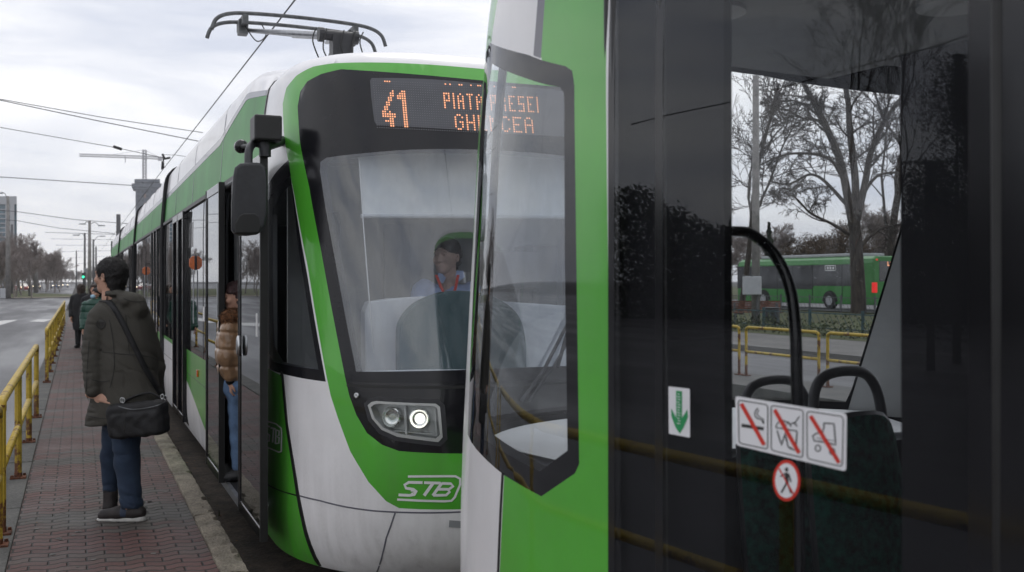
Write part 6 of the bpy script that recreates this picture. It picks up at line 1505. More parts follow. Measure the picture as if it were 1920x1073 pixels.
def headf(c, yaw=0, s_=1.0, h=.0052, female=False, pitch=0):
    """head field: faces -y when yaw = 0.  c: centre of the skull"""
    c = np.array(c, float); f = Field(c - .17 * s_, c + .17 * s_, h)
    x, y, z = (f.X - c[0]) / s_, (f.Y - c[1]) / s_, (f.Z - c[2]) / s_
    x, y = x * math.cos(yaw) + y * math.sin(yaw), -x * math.sin(yaw) + y * math.cos(yaw)
    if pitch: y, z = y * math.cos(pitch) + z * math.sin(pitch), -y * math.sin(pitch) + z * math.cos(pitch)
    f.X, f.Y, f.Z = x, y, z
    f.ell((0, .012, .025), (.074, .094, .086)).ell((0, -.02, -.03), (.060, .072, .075), k=.03).ell((0, -.052, -.082), (.036, .036, .028), k=.03)
    f.cap((0, -.088, .022), (0, -.108, -.022), .0095, .0145, k=.012).ell((0, -.100, -.026), (.018, .012, .009), k=.008)
    f.ell((0, -.088, -.052), (.023, .010, .0065), k=.006).ell((0, -.087, -.062), (.020, .010, .0065), k=.006)
    for sx in (-1, 1):
        f.ell((sx * .031, -.094, .012), (.018, .014, .012), k=.012, sub=True); f.cap((sx * .014, -.091, .030), (sx * .046, -.078, .030), .007, k=.012)
        f.ell((sx * .042, -.066, -.022), (.022, .020, .020), k=.02); f.ell((sx * .076, .012, -.004), (.010, .018, .031), k=.008); f.ell((sx * .083, .006, -.002), (.006, .010, .018), k=.006, sub=True)
        f.ell((sx * .031, -.080, .012), (.0125, .0115, .0105), k=.002)
    f.cap((0, .018, -.06), (0, .035, -.17), .052, .056, k=.03)
    return f
def xyz(c, yaw, p, s_=1.0):
    x, y = p[0] * math.cos(yaw) - p[1] * math.sin(yaw), p[0] * math.sin(yaw) + p[1] * math.cos(yaw); return (c[0] + x * s_, c[1] + y * s_, c[2] + p[2] * s_)
def headmesh(f, c, yaw, s_=1.0, pitch=0):
    """surface-net a field whose coordinate arrays were rotated: mesh in grid space"""
    return surfnet(f.f, f.lo, f.h)
def eyes(parent, c, yaw, s_=1.0):
    mb = MB(); mw = ORG[parent.name]
    for sx in (-1, 1):
        p = xyz(c, yaw, (sx * .031, -.089, .012), s_); mb.lathe([(.0005, .0), (.005, .001), (.0052, -.003)], n=10, mw=mw @ Matrix.Translation(Vector(p)) @ Matrix.Rotation(yaw, 4, 'Z') @ Matrix.Rotation(PI / 2, 4, 'X'))
        p = xyz(c, yaw, (sx * .031, -.090, .031), s_); q = xyz(c, yaw, (sx * .046, -.083, .028), s_); r_ = xyz(c, yaw, (sx * .016, -.094, .030), s_)
        mb.tube([mw @ Vector(r_), mw @ Vector(p), mw @ Vector(q)], .0022, 5)
    return mb.build('eyes', 'hair_black', parent)
def hair_field(c, yaw, s_=1.0, h=.006, long=0.0, vol=1.0, fringe=.045, pitch=0, rough=.003, back=.0):
    c = np.array(c, float); f = Field(c - np.array([.19, .19, .19 + long]) * s_, c + .19 * s_, h); x, y, z = (f.X - c[0]) / s_, (f.Y - c[1]) / s_, (f.Z - c[2]) / s_
    x, y = x * math.cos(yaw) + y * math.sin(yaw), -x * math.sin(yaw) + y * math.cos(yaw); gx, gy, gz = f.X, f.Y, f.Z; f.X, f.Y, f.Z = x, y, z
    f.ell((0, .018, .036), (.088 * vol, .104 * vol, .094 * vol), k=.01).ell((0, .05, -.02), (.078 * vol, .065, .075), k=.02)
    if long: f.ell((0, .055, -.10 - long * .4), (.085, .06, .10 + long * .6), k=.04); f.cap((-.075, 0, .0), (-.085, .01, -.10 - long * .5), .03, .025, k=.02, flat=1.3); f.cap((.075, 0, .0), (.085, .01, -.10 - long * .5), .03, .025, k=.02, flat=1.3)
    f.ell((0, -.105, -.045), (.066, .062, .105 + fringe * .2), k=.012, sub=True)   # face opening
    f.box((0, -.10, -.12), (.2, .09, .14), rnd_=.02, k=.02, sub=True) if not long else None
    if not long: f.box((0, .1, -.20), (.2, .3, .115), rnd_=.01, k=.015, sub=True)
    f.disp(lambda X, Y, Z: rough * rn(X, Y, Z, 110, 5))
    V, Q = surfnet(f.f, f.lo, f.h); return V, Q
def hand(c, dirv, palm_n, curl=.5, s_=1.0, thumb=1, h=.0042):
    """relaxed hand: c wrist, dirv finger direction, palm_n palm normal (fingers curl towards it)"""
    c = np.array(c, float); d = np.array(dirv, float); d /= np.linalg.norm(d); n = np.array(palm_n, float); n -= d * (n @ d); n /= np.linalg.norm(n); t = np.cross(d, n) * thumb
    f = Field(c - .20 * s_, c + .20 * s_, h)
    def P(a, b, g): return c + (d * a + t * b + n * g) * s_
    f.cap(P(-.05, 0, 0), P(.02, 0, 0), .026 * s_, .024 * s_, k=.01)
    for b in (-.026, -.009, .009, .026): f.cap(P(.02, b * .8, 0), P(.085, b, 0), .0145 * s_, .0125 * s_, k=.008)
    for b, L_, sp in ((.030, .072, .006), (.010, .082, .002), (-.010, .077, -.002), (-.029, .060, -.008)):
        p = P(.088, b, 0); a = curl * .5; pts = [p]; cur = p.copy()
        for sg, fr_ in ((.45, .9), (.31, 1.0), (.24, .8)):
            cur = cur + (d * math.cos(a) + n * math.sin(a) + t * sp * 3) * L_ * sg * s_; pts.append(cur.copy()); a += curl * fr_
        for i in range(3): f.cap(pts[i], pts[i + 1], (.0098 - .0009 * i) * s_, (.0090 - .0009 * i) * s_, k=.003)
    f.cap(P(.015, .025, .004), P(.05, .052, .014), .014 * s_, .012 * s_, k=.008).cap(P(.05, .052, .014), P(.082, .060, .026), .0115 * s_, .0095 * s_, k=.003)
    return f
pm('skin', (.50, .29, .21), .55, var=.10, scale=14, bump=.05, bscale=200, spec=.35)
pm('skin_brightened', (.66, .46, .37), .6, var=.08, scale=14)  # skin colour lightened to make up for the dim light in the cab
pm('hair_black', (.012, .010, .010), .65, var=.3, scale=60, bump=.8, bscale=160, stretch=(1, 1, .25))
pm('hair_brown', (.035, .018, .012), .6, var=.3, scale=60, bump=.8, bscale=160, stretch=(1, 1, .25))
pm('hair_auburn', (.035, .010, .010), .6, var=.3, scale=60, bump=.8, bscale=160, stretch=(1, 1, .25))
pm('parka', (.056, .052, .043), .85, var=.07, scale=5, bump=.5, bscale=260)
pm('parka_dark', (.024, .023, .021), .8, var=.2, scale=20, bump=.3, bscale=90)
pm('denim', (.028, .048, .086), .9, var=.2, scale=5, bump=.4, bscale=420, col2=(.012, .024, .052))
pm('denim_light', (.12, .20, .34), .9, var=.2, scale=8, bump=.3, bscale=160)
pm('bag_cloth', (.0075, .0075, .009), .7, var=.25, scale=14, bump=.35, bscale=120)
pm('shoe_dark', (.022, .016, .016), .6, var=.3, scale=20); pm('shoe_blue', (.03, .045, .085), .7, var=.2); pm('sole_white', (.45, .44, .42), .6, var=.15, scale=20); pm('shoe_black', (.012, .012, .014), .4, var=.2)
pm('puffer_gold', (.30, .18, .10), .28, var=.15, scale=10, coat=.3, bump=.3, bscale=30); pm('fur', (.22, .10, .045), .95, var=.5, scale=50, bump=1, bscale=150)
pm('puffer_green', (.006, .055, .036), .45, var=.15, scale=8, bump=.3, bscale=30); pm('coat_black', (.012, .012, .014), .85, var=.2, scale=10, bump=.3, bscale=40)
pm('mask_blue', (.35, .55, .68), .8, var=.05); pm('shirt_blue', (.42, .52, .78), .8, var=.06, scale=8, bump=.2, bscale=40); pm('lanyard_red', (.75, .06, .03), .6, var=.1); pm('vest_dark', (.10, .10, .115), .8, var=.1)
def tufts(o, n, ln, wd, seed, down=.5):
    '''short locks of hair growing out of the hair surface, joined to the same mesh'''
    rg = random.Random(seed); me = o.data; P = list(me.polygons); vs = [tuple(v.co) for v in me.vertices]; fs = [tuple(p.vertices) for p in P]
    for _ in range(n):
        p = P[rg.randrange(len(P))]; c = p.center.copy(); nr = p.normal.copy(); t = Vector((rg.gauss(0, 1), rg.gauss(0, 1), rg.gauss(0, 1) - 1.5 * down)); t = (t - nr * t.dot(nr)).normalized()
        s_ = nr.cross(t).normalized() * wd; l_ = ln * rg.uniform(.5, 1.3); a = c - nr * .003; b = c + nr * l_ * .35 + t * l_ * .5; e_ = c + nr * l_ * .38 + t * l_; k = len(vs)
        vs += [tuple(a - s_), tuple(a + s_), tuple(b + s_ * .8), tuple(b - s_ * .8), tuple(e_)]; fs += [(k, k + 1, k + 2, k + 3), (k + 3, k + 2, k + 4)]
    m2 = bpy.data.meshes.new(me.name); m2.from_pydata(vs, [], fs); m2.polygons.foreach_set('use_smooth', [True] * len(fs))
    for mm in me.materials: m2.materials.append(mm)
    m2.update(); o.data = m2; o.modifiers.clear()
# ---------------------------------------------------------------- the man with the shoulder bag.  local frame: x right in the photo, y away, z up
mx_ = atz(228, 972, 0.0); ZM = (mx_ - CAM).dot(FW); SC = F / ZM
def m3(x, y, d=0.0): return ((x - 228) / SC, d, CAM.z - (y - HY) / SC)
MAN = dict(thing_at=tuple(mx_), rz=-TH)
man_yaw = -1.95                         # faces left and away
bd = Field((-.36, -.26, -.02), (.36, .28, 1.66), .0115)
bd.cap(m3(208, 560, .0), m3(205, 530, 0), .056, .052).ell(m3(228, 650, 0), (.20, .12, .30), k=.06).ell(m3(232, 760, 0), (.16, .12, .14), k=.05)
bd.cap(m3(215, 780, .06), m3(200, 860, .08), .075, .055).cap(m3(200, 860, .08), m3(193, 915, .11), .045, .030).cap(m3(240, 780, -.03), m3(240, 870, -.05), .080, .058).cap(m3(240, 870, -.05), m3(247, 948, -.06), .058, .04)
bd.cap(m3(192, 590, 0), m3(182, 670, -.04), .052, .042).cap(m3(182, 670, -.04), m3(196, 735, -.12), .040, .030)
bd.cap(m3(258, 592, 0), m3(274, 680, .10), .048, .036).cap(m3(274, 680, .10), m3(268, 735, .14), .034, .028)
hc = m3(207, 519, .0); hf = headf(hc, man_yaw, 1.06)
hd = hand(m3(194, 738, -.13), (1, -.25, -.15), (.1, .9, -.3), .35, 1.0, thumb=-1)
man = fmesh('person', [bd, headmesh(hf, hc, man_yaw), hd], 'skin', label='man in an olive parka and jeans with a shoulder bag, standing on the brick platform', cat='person', **MAN)
def hair_man():
    c = np.array(hc); f = Field(c - .16, c + .17, .0052); x, y, z = (f.X - c[0]) / 1.06, (f.Y - c[1]) / 1.06, (f.Z - c[2]) / 1.06
    yaw = man_yaw; x, y = x * math.cos(yaw) + y * math.sin(yaw), -x * math.sin(yaw) + y * math.cos(yaw); f.X, f.Y, f.Z = x, y, z
    f.ell((0, .018, .040), (.086, .102, .090), k=.01).ell((0, .052, -.02), (.070, .052, .075), k=.03).ell((0, .058, -.075), (.050, .030, .035), k=.02)
    f.ell((0, -.13, -.045), (.085, .085, .105), k=.012, sub=True)
    for sx in (-1, 1): f.ell((sx * .095, -.004, -.028), (.026, .034, .050), k=.01, sub=True)
    f.disp(lambda X, Y, Z: .0022 * rn(X, Y, Z, 85, 5) + .0015 * rn(X, Y, Z, 190, 8))
    return surfnet(f.f, f.lo, f.h)
ho = fmesh('hair', [hair_man()], 'hair_black', man); tufts(ho, 2600, .016, .0016, 3)
# parka
pk = Field((-.36, -.33, .60), (.42, .33, 1.66), .0105)
def W(px_y):  # silhouette of the coat in the photo, left and right edge per row
    return np.interp(px_y, [560, 585, 620, 660, 700, 740, 780, 800], [186, 176, 170, 166, 163, 158, 155, 155]), np.interp(px_y, [560, 585, 620, 660, 700, 740, 780, 800], [262, 284, 294, 299, 304, 306, 300, 296])
rows = np.array([560, 585, 620, 660, 700, 740, 780, 800]); zr = CAM.z - (rows - HY) / SC
lft = (np.interp(pk.Z, zr[::-1], np.array([190, 182, 186, 190, 186, 176, 166, 164])[::-1]) - 228) / SC; rgt = (np.interp(pk.Z, zr[::-1], np.array([254, 274, 283, 289, 295, 300, 297, 294])[::-1]) - 228) / SC
cx_ = (lft + rgt) / 2; hw = (rgt - lft) / 2; dp = np.interp(pk.Z, [.70, .9, 1.2, 1.4, 1.48], [.165, .165, .16, .14, .10]); cy_ = np.interp(pk.Z, [.7, 1.0, 1.45], [-.01, 0, .01])
q = (np.abs((pk.X - cx_) / hw) ** 2.3 + np.abs((pk.Y - cy_) / dp) ** 2.3) ** (1 / 2.3)
tor = (q - 1) * np.minimum(hw, dp); tor = np.maximum(tor, pk.Z - m3(0, 563)[2]); pk.put(tor, .02)
pk.ell(m3(222, 578, .0), (.165, .12, .055), k=.05)
hemz = m3(0, 790)[2]
# sleeves
pk.cap(m3(190, 596, -.05), m3(183, 655, -.10), .078, .068, k=.018).cap(m3(183, 655, -.10), m3(192, 728, -.15), .066, .050, k=.018)
pk.cap(m3(264, 602, .02), m3(282, 690, .12), .072, .060, k=.02).cap(m3(282, 690, .12), m3(276, 740, .16), .058, .05, k=.02)
# hood hanging on the back, collar
pk.ell(m3(249, 563, -.06), (.105, .085, .060), k=.02).ell(m3(268, 578, -.07), (.050, .060, .062), k=.02).ell(m3(226, 551, -.04), (.075, .09, .030), k=.015).ell(m3(213, 549, .02), (.075, .085, .034), k=.015)
pk.cap(m3(200, 543, -.0), m3(200, 520, .0), .050, .055, k=.004, sub=True)
hemc = hemz + .02 * np.sin(pk.X * 9)
pk.f = np.maximum(pk.f, hemc - pk.Z)
rng_ = np.random.RandomState(3)
def crease(X, Y, Z, fx, fy, fz, sd, w_=.22):
    r_ = np.random.RandomState(sd); o = 0
    for k in range(5):
        ph = r_.uniform(0, 6.3); a = r_.normal(1, .35); b = r_.normal(1, .35); o = o + np.sin(X * fx * a + Y * fy + Z * fz * b + ph + 1.2 * np.sin(X * 11 * b + Z * 13 * a + ph))
    return np.exp(-((o / 2.2) / w_) ** 2)
def folds(X, Y, Z):
    sl_m = np.exp(-((X + .17) / .08) ** 2)            # sleeve: creases run across it
    d = .010 * crease(X, Y, Z, 10, 12, 62, 3) * sl_m * (Z < 1.38)
    d += .009 * crease(X, Y, Z, 34, 8, 20, 7) * np.exp(-((Z - .86) / .16) ** 2) * (1 - sl_m)
    d += .009 * crease(X, Y, Z, 26, 6, 38, 11) * np.exp(-((Z - 1.10) / .13) ** 2) * (1 - .8 * sl_m)
    d += .006 * crease(X, Y, Z, 30, 20, 30, 13) * (Z > 1.36)
    d += .0035 * rn(X, Y, Z, 18, 4); return d - .002
pk.disp(folds)
# seams: yoke across the back, centre panel, waist
def seam(f, d, w_=.004, dep=.005): f.f = f.f + dep * np.exp(-(d / w_) ** 2)
jk = fmesh('parka', [pk], 'parka', man)
BV = {}
def on_mesh(field, x, y, off=.006, mw=None):
    """front-most point of a field mesh under the photo pixel"""
    key = id(field)
    if key not in BV:
        V, Q = field.mesh() if isinstance(field, Field) else field; mwt = Matrix.Translation(mx_) @ Matrix.Rotation(-TH, 4, 'Z') if mw is None else mw
        BV[key] = BVHTree.FromPolygons([mwt @ Vector(v) for v in V], [tuple(int(i) for i in q) for q in Q])
    d = ray(x, y).normalized(); loc, nr, i, ds = BV[key].ray_cast(CAM, d)
    if loc is None: 
        best = None
        for k in range(60):
            p = CAM + d * (ZM * .9 + k * .03); l2, n2, i2, d2 = BV[key].find_nearest(p)
            if best is None or d2 < best[1]: best = (l2, d2)
        loc = best[0]
    return loc - d * off
def ribbon(field, pts, wpx, name, mat, parent, off=.006, th=.0, n=6, mw=None):
    P = [(v.x, v.y) for v in catmull([(x, y, 0) for x, y in pts], n)]; mb = MB(); vs = []
    for i, (x, y) in enumerate(P):
        a = Vector(P[max(i - 1, 0)]); b = Vector(P[min(i + 1, len(P) - 1)]); t = (b - a).normalized(); nn = Vector((-t.y, t.x)) * wpx / 2
        for sx in (1, 0, -1): vs.append(on_mesh(field, x + nn.x * sx, y + nn.y * sx, off + (.002 if sx == 0 else 0), mw))
    mb.add(vs, [(3 * i + k, 3 * i + k + 1, 3 * i + k + 4, 3 * i + k + 3) for i in range(len(P) - 1) for k in (0, 1)])
    o = mb.build(name, mat, parent, smooth=True)
    if th: m_ = o.modifiers.new('s', 'SOLIDIFY'); m_.thickness = th; m_.offset = 0
    return o
ribbon(pk, [(190, 660), (230, 664), (275, 668), (297, 676)], 1.6, 'parka_seam', 'parka_dark', jk, .003)
ribbon(pk, [(236, 590), (240, 640), (243, 664)], 1.4, 'parka_seam', 'parka_dark', jk, .003)
ribbon(pk, [(205, 600), (212, 640), (214, 690), (206, 728)], 1.6, 'parka_seam', 'parka_dark', jk, .003)
ribbon(pk, [(172, 712), (190, 716), (206, 714)], 1.5, 'parka_seam', 'parka_dark', jk, .003)
ribbon(pk, [(160, 779), (185, 784), (212, 786)], 1.4, 'parka_seam', 'parka_dark', jk, .003)
ribbon(pk, [(167, 640), (163, 700), (160, 760)], 1.6, 'parka_seam', 'parka_dark', jk, .003)
ribbon(pk, [(232, 560), (250, 566), (272, 566), (282, 572)], 1.4, 'parka_seam', 'parka_dark', jk, .003)
mb = MB(); vs = [on_mesh(pk, 189.5 + 9 * math.cos(a), 608 + 9.5 * math.sin(a), .004) for a in np.linspace(0, 2 * PI, 25)[:-1]]; mb.add(vs, [tuple(range(24))]); pt = mb.build('sleeve_patch', 'parka_dark', jk)
ribbon(pk, [(189.5 + 6 * math.cos(a), 608 + 6.5 * math.sin(a)) for a in np.linspace(0, 2 * PI, 18)], 1.3, 'patch_ring', 'parka', pt, .006)
# jeans
jn = Field((-.26, -.2, .05), (.30, .26, .86), .0095)
jn.ell(m3(232, 785, 0), (.15, .125, .12), k=.03)
jn.cap(m3(213, 785, .05), m3(200, 860, .08), .092, .070, k=.025, flat=1.0).cap(m3(200, 860, .08), m3(194, 918, .11), .066, .056, k=.03)
jn.cap(m3(240, 785, -.03), m3(243, 865, -.05), .104, .084, k=.025).cap(m3(243, 865, -.05), m3(254, 944, -.06), .080, .074, k=.03)
zb_ = m3(0, 948)[2]
jn.f = np.maximum(jn.f, np.where(jn.Y > .03, m3(0, 930)[2], zb_) - jn.Z)
jn.disp(lambda X, Y, Z: .008 * crease(X, Y, Z, 14, 10, 55, 5) * (np.exp(-((Z - .15) / .09) ** 2) + .8 * np.exp(-((Z - .48) / .09) ** 2) + .5 * np.exp(-((Z - .70) / .06) ** 2)) + .0035 * np.sin(Z * 75 + 12 * X) * np.exp(-((Z - .16) / .09) ** 2) + .003 * np.sin(Z * 60 - 20 * X) * np.exp(-((Z - .45) / .07) ** 2) + .0022 * np.sin(X * 60 + Z * 24))
jj = fmesh('jeans', [jn], 'denim', man)
ribbon(jn, [(247, 812), (247, 860), (252, 905), (258, 944)], 1.6, 'jeans_seam', 'denim', jj, .003)
# shoes
def shoe(x0, x1, yb, d, nm='shoe', hgt=.085, w_=.048, rot=0):
    p0, p1 = m3(x0, yb, d), m3(x1, yb, d); zb = p0[2] if yb < 960 else .0; zb = max(0.0, min(zb, .004)) if yb > 960 else zb; L_ = p1[0] - p0[0]; cx = (p0[0] + p1[0]) / 2
    f = Field((p0[0] - .03, d - .08, zb - .01), (p1[0] + .03, d + .08, zb + .17), .006)
    f.cap((p0[0] + .045, d, zb + .035), (p0[0] + .15, d, zb + .048), .040, .047, k=.02).cap((p0[0] + .15, d, zb + .05), (p1[0] - .045, d, zb + .055), .048, .046, k=.02).cap((p1[0] - .08, d, zb + .06), (p1[0] - .075, d, zb + .11), .050, .045, k=.02)
    f.f = np.maximum(f.f, zb + .018 - f.Z); o = fmesh(nm, [f], 'shoe_dark', man)
    g = Field((p0[0] - .03, d - .08, zb - .01), (p1[0] + .03, d + .08, zb + .05), .005); g.cap((p0[0] + .042, d, zb), (p1[0] - .042, d, zb), .044, .048, k=.01); g.f = np.maximum(g.f, np.maximum(g.Z - zb - .024 - .02 * np.clip((g.X - cx) / L_, -.3, .5), zb - g.Z))
    fmesh('shoe_sole', [g], 'sole_white', o)
    k = Field((p0[0] - .03, d - .08, zb), (p1[0] + .03, d + .08, zb + .17), .006); k.cap((cx - .02, d, zb + .045), (cx + .03, d, zb + .055), .0495, .0505, k=.005); k.f = np.maximum(k.f, zb + .03 - k.Z); fmesh('shoe_side', [k], 'shoe_blue', o)
    return o
shoe(189, 280, 976, -.06); 
# far shoe: pointing away to the left, heel to the camera
pfoot = m3(190, 950, .13)
f = Field((pfoot[0] - .12, .02, -.01), (pfoot[0] + .10, .34, .17), .006); z0_ = .0
f.cap((pfoot[0] + .02, .10, .05), (pfoot[0] - .04, .25, .045), .046, .042, k=.02).cap((pfoot[0] + .02, .10, .06), (pfoot[0] + .02, .11, .15), .046, .050, k=.02); f.f = np.maximum(f.f, .018 - f.Z); so2 = fmesh('shoe', [f], 'shoe_dark', man)
f = Field((pfoot[0] - .12, .02, -.01), (pfoot[0] + .10, .34, .05), .005); f.cap((pfoot[0] + .02, .10, .0), (pfoot[0] - .04, .25, .0), .052, .046, k=.01); f.f = np.maximum(f.f, np.maximum(f.Z - .028, -f.Z)); fmesh('shoe_sole', [f], 'sole_white', so2)
f = Field((-.2, 0, .05), (.1, .25, .40), .008); f.cap((pfoot[0] + .02, .11, .10), m3(194, 900, .112), .050, .046); fmesh('sock', [f], 'coat_black', man)
# the shoulder bag, a thing of its own
bl_ = m3(268, 777, -.24); bagc = ((283 - 228) / SC, -.20, bl_[2])
bg_ = Field((bagc[0] - .28, -.42, bagc[2] - .22), (bagc[0] + .28, 0.0, bagc[2] + .24), .0085)
bg_.box((bagc[0] - .01, -.205, bagc[2] - .005), (.192, .080, .116), rnd_=.04, k=.01, ry=.10).box((bagc[0] + .0, -.275, bagc[2] - .03), (.155, .022, .080), rnd_=.02, k=.012, ry=.10)
bg_.disp(lambda X, Y, Z: .003 * np.sin(X * 40 + Z * 22) * np.sin(Z * 45) + .002 * np.sin(X * 75 + 3 * np.sin(Z * 30)))
bag = fmesh('shoulder_bag', [bg_], 'bag_cloth', label='black cloth shoulder bag hanging at the hip of the man in the olive parka', cat='bag', thing_at=tuple(Matrix.Translation(mx_) @ Matrix.Rotation(-TH, 4, 'Z') @ Vector((bagc[0], -.2, bagc[2] - .14))), rz=-TH) if False else None
mwm = Matrix.Translation(mx_) @ Matrix.Rotation(-TH, 4, 'Z')
V_, Q_ = bg_.mesh(); me = bpy.data.meshes.new('shoulder_bag'); me.from_pydata([tuple(mwm @ Vector(v)) for v in V_], [], [tuple(int(i) for i in q) for q in Q_]); me.update()
bag = link('shoulder_bag', me, 'bag_cloth', None, org=tuple(mwm @ Vector((bagc[0], -.2, bagc[2] - .14))), rz=-TH, smooth=True, label='black cloth shoulder bag hanging at the hip of the man in the olive parka', cat='bag')
ribbon(bg_, [(222, 762), (250, 768), (290, 762), (312, 752)], 2.0, 'bag_zip', 'dark_steel', bag, .003)
ribbon(bg_, [(232, 812), (234, 780), (236, 766)], 1.6, 'bag_piping', 'parka_dark', bag, .003)
strap_pts = [(186, 560), (200, 563), (214, 578), (228, 602), (243, 632), (258, 662), (272, 690), (288, 716), (302, 738)]
ribbon(pk, strap_pts, 10.5, 'shoulder_strap', 'bag_cloth', bag, .008, th=.004)
mb = MB()
for x, y in ((227, 742), (231, 748), (305, 735), (310, 742)):
    p = on_mesh(bg_, x, y + 8, .012); mb.tube(catmull([p + Vector((0, 0, .035)), p + RT * .010 + Vector((0, 0, .018)), p, p - RT * .010 + Vector((0, 0, .018))], 4, True), .0035, 6)
mb.build('strap_buckle', 'steel', bag)
mb = MB(); pA = on_mesh(bg_, 228, 752, .0); pB = on_mesh(bg_, 306, 745, .0); mb.tube(catmull([pA, pA.lerp(pB, .3) + Vector((0, 0, .035)), pA.lerp(pB, .7) + Vector((0, 0, .05)), pB], 5), .014, 8, flat=.5); mb.build('carry_handle', 'bag_cloth', bag, smooth=True)
# ---------------------------------------------------------------- woman in the tram doorway.  local frame: x right in photo, y away
def figure_frame(X, Y, Z0): return Matrix.Translation(Vector((X, Y, Z0))) @ Matrix.Rotation(-TH, 4, 'Z')
wz = 8.0; base = atZ(444, HY, 7.74); wb = Vector((base.x, base.y, .09)); SCw = F / 7.70
def w3(x, y, d=0.0): return ((x - 437) / SCw, d, CAM.z - (y - HY) / SCw - .09)
wyaw = -1.35
hcw = w3(437, 557, .0)
bw = Field((-.24, -.24, -.0), (.30, .26, 1.45), .0115)
bw.cap(w3(440, 600), w3(438, 575), .05, .045).ell(w3(446, 655, 0), (.16, .12, .24), k=.05).ell(w3(446, 730, 0), (.15, .13, .12), k=.05)
bw.cap(w3(444, 760, -.03), w3(443, 880, -.03), .075, .04).cap(w3(452, 760, .08), w3(452, 875, .08), .075, .04).cap(w3(432, 620, -.08), w3(428, 670, -.10), .045, .038).cap(w3(428, 670, -.10), w3(433, 712, -.11), .036, .027)
hw_ = hand(w3(432, 716, -.11), (.05, -.02, -1), (.5, .3, .1), .95, .80, thumb=1)
hfw = headf(hcw, wyaw, .98, pitch=.18)
wm = fmesh('person', [bw, headmesh(hfw, hcw, wyaw), hw_], 'skin', thing_at=tuple(wb), rz=-TH, label='woman with dark red hair and a shiny bronze puffer jacket in the open tram doorway', cat='person')
tufts(fmesh('hair', [hair_field(hcw, wyaw, 1.0, .0052, 0, 1.04, .02)], 'hair_auburn', wm), 1500, .014, .0016, 5); eyes(wm, hcw, wyaw, .98)
jw = Field((-.28, -.28, .55), (.34, .30, 1.46), .0095)
jw.ell(w3(446, 660, .0), (.20, .165, .33), k=.04).ell(w3(442, 612, 0), (.16, .13, .10), k=.04).cap(w3(432, 618, -.10), w3(427, 668, -.13), .080, .072, k=.015).cap(w3(427, 668, -.13), w3(434, 703, -.125), .070, .048, k=.015)
jw.f = np.maximum(jw.f, w3(0, 715)[2] - jw.Z)
jw.disp(lambda X, Y, Z: .011 * np.exp(-(np.sin(Z * 24 + 1.5 * X + .5) / .22) ** 2) + .005 * crease(X, Y, Z, 45, 20, 30, 5) + .003 * rn(X, Y, Z, 45, 2) - .004)
fmesh('puffer_jacket', [jw], 'puffer_gold', wm)
ff_ = Field((-.2, -.25, 1.15), (.22, .2, 1.5), .008); ff_.ell(w3(436, 594, -.05), (.105, .11, .062), k=.03).ell(w3(432, 606, -.1), (.05, .05, .06), k=.03); ff_.disp(lambda X, Y, Z: .006 * np.sin(X * 160 + Z * 60) * np.sin(Z * 150 + Y * 140)); tufts(fmesh('fur_collar', [ff_], 'fur', wm), 2600, .028, .0018, 6)
cf = Field((-.2, -.25, .7), (.1, .0, .95), .007); cf.cap(w3(433, 698, -.125), w3(433, 712, -.12), .042, .036); fmesh('jacket_cuff', [cf], 'coat_black', wm)
jl = Field((-.2, -.2, .02), (.3, .25, .85), .0105); jl.ell(w3(446, 725, 0), (.16, .14, .12)).cap(w3(443, 750, -.03), w3(443, 872, -.03), .088, .055, k=.03).cap(w3(452, 750, .08), w3(452, 870, .08), .085, .055, k=.03); jl.disp(lambda X, Y, Z: .003 * np.sin(Z * 55 + X * 20)); fmesh('jeans', [jl], 'denim_light', wm)
sw = Field((-.25, -.2, -.02), (.2, .2, .14), .008); sw.cap((-.055, -.06, .035), (.04, -.03, .05), .036, .045).cap((.03, -.03, .05), (.03, -.03, .09), .045, .045).cap((-.05, .08, .035), (.06, .08, .05), .036, .045); sw.f = np.maximum(sw.f, -sw.Z); fmesh('shoes', [sw], 'shoe_black', wm)
# ---------------------------------------------------------------- the driver behind the windscreen
db = atZ(838, HY, 6.62); SCd = F / 6.62; dv = Vector((db.x, db.y, .86))
def d3(x, y, d=0.0): return ((x - 838) / SCd, d, CAM.z - (y - HY) / SCd - .86)
dyaw = -.42; hcd = d3(837, 482, .0)
bd2 = Field((-.36, -.36, -.02), (.36, .30, 1.0), .0125)
bd2.cap(d3(842, 540), d3(840, 505), .055, .052).ell((0.0, .02, .42), (.20, .13, .26), k=.05).ell((0, .02, .14), (.17, .15, .13), k=.05)
bd2.cap(d3(795, 548, .02), d3(780, 600, -.06), .055, .045).cap(d3(780, 600, -.06), d3(800, 640, -.24), .04, .03).cap(d3(884, 552, .02), d3(900, 610, -.06), .055, .045).cap(d3(900, 610, -.06), d3(880, 645, -.24), .04, .03)
bd2.cap((-.08, 0, .10), (-.10, -.30, .10), .08, .06).cap((.08, 0, .10), (.10, -.30, .10), .08, .06)
dr = fmesh('person', [bd2, headmesh(headf(hcd, dyaw, 1.02), hcd, dyaw), hand(d3(802, 642, -.26), (.3, -1, 0), (0, 0, -1), .5), hand(d3(878, 647, -.26), (-.3, -1, 0), (0, 0, -1), .5, thumb=-1)], 'skin_brightened', thing_at=tuple(dv), rz=-TH, label='tram driver in a pale blue shirt and red lanyard sitting behind the windscreen', cat='person')
tufts(fmesh('hair', [hair_field(hcd, dyaw, 1.02, .006, 0, .97, -.02)], 'hair_brown', dr), 900, .012, .0018, 9); eyes(dr, hcd, dyaw, 1.02)
sh = Field((-.36, -.30, .0), (.36, .26, .92), .0105); sh.ell((0.0, .02, .42), (.225, .155, .28), k=.05).ell(d3(842, 548), (.20, .10, .06), k=.05).cap(d3(795, 545, .02), d3(778, 600, -.06), .078, .066, k=.02).cap(d3(884, 550, .02), d3(902, 610, -.06), .078, .066, k=.02)
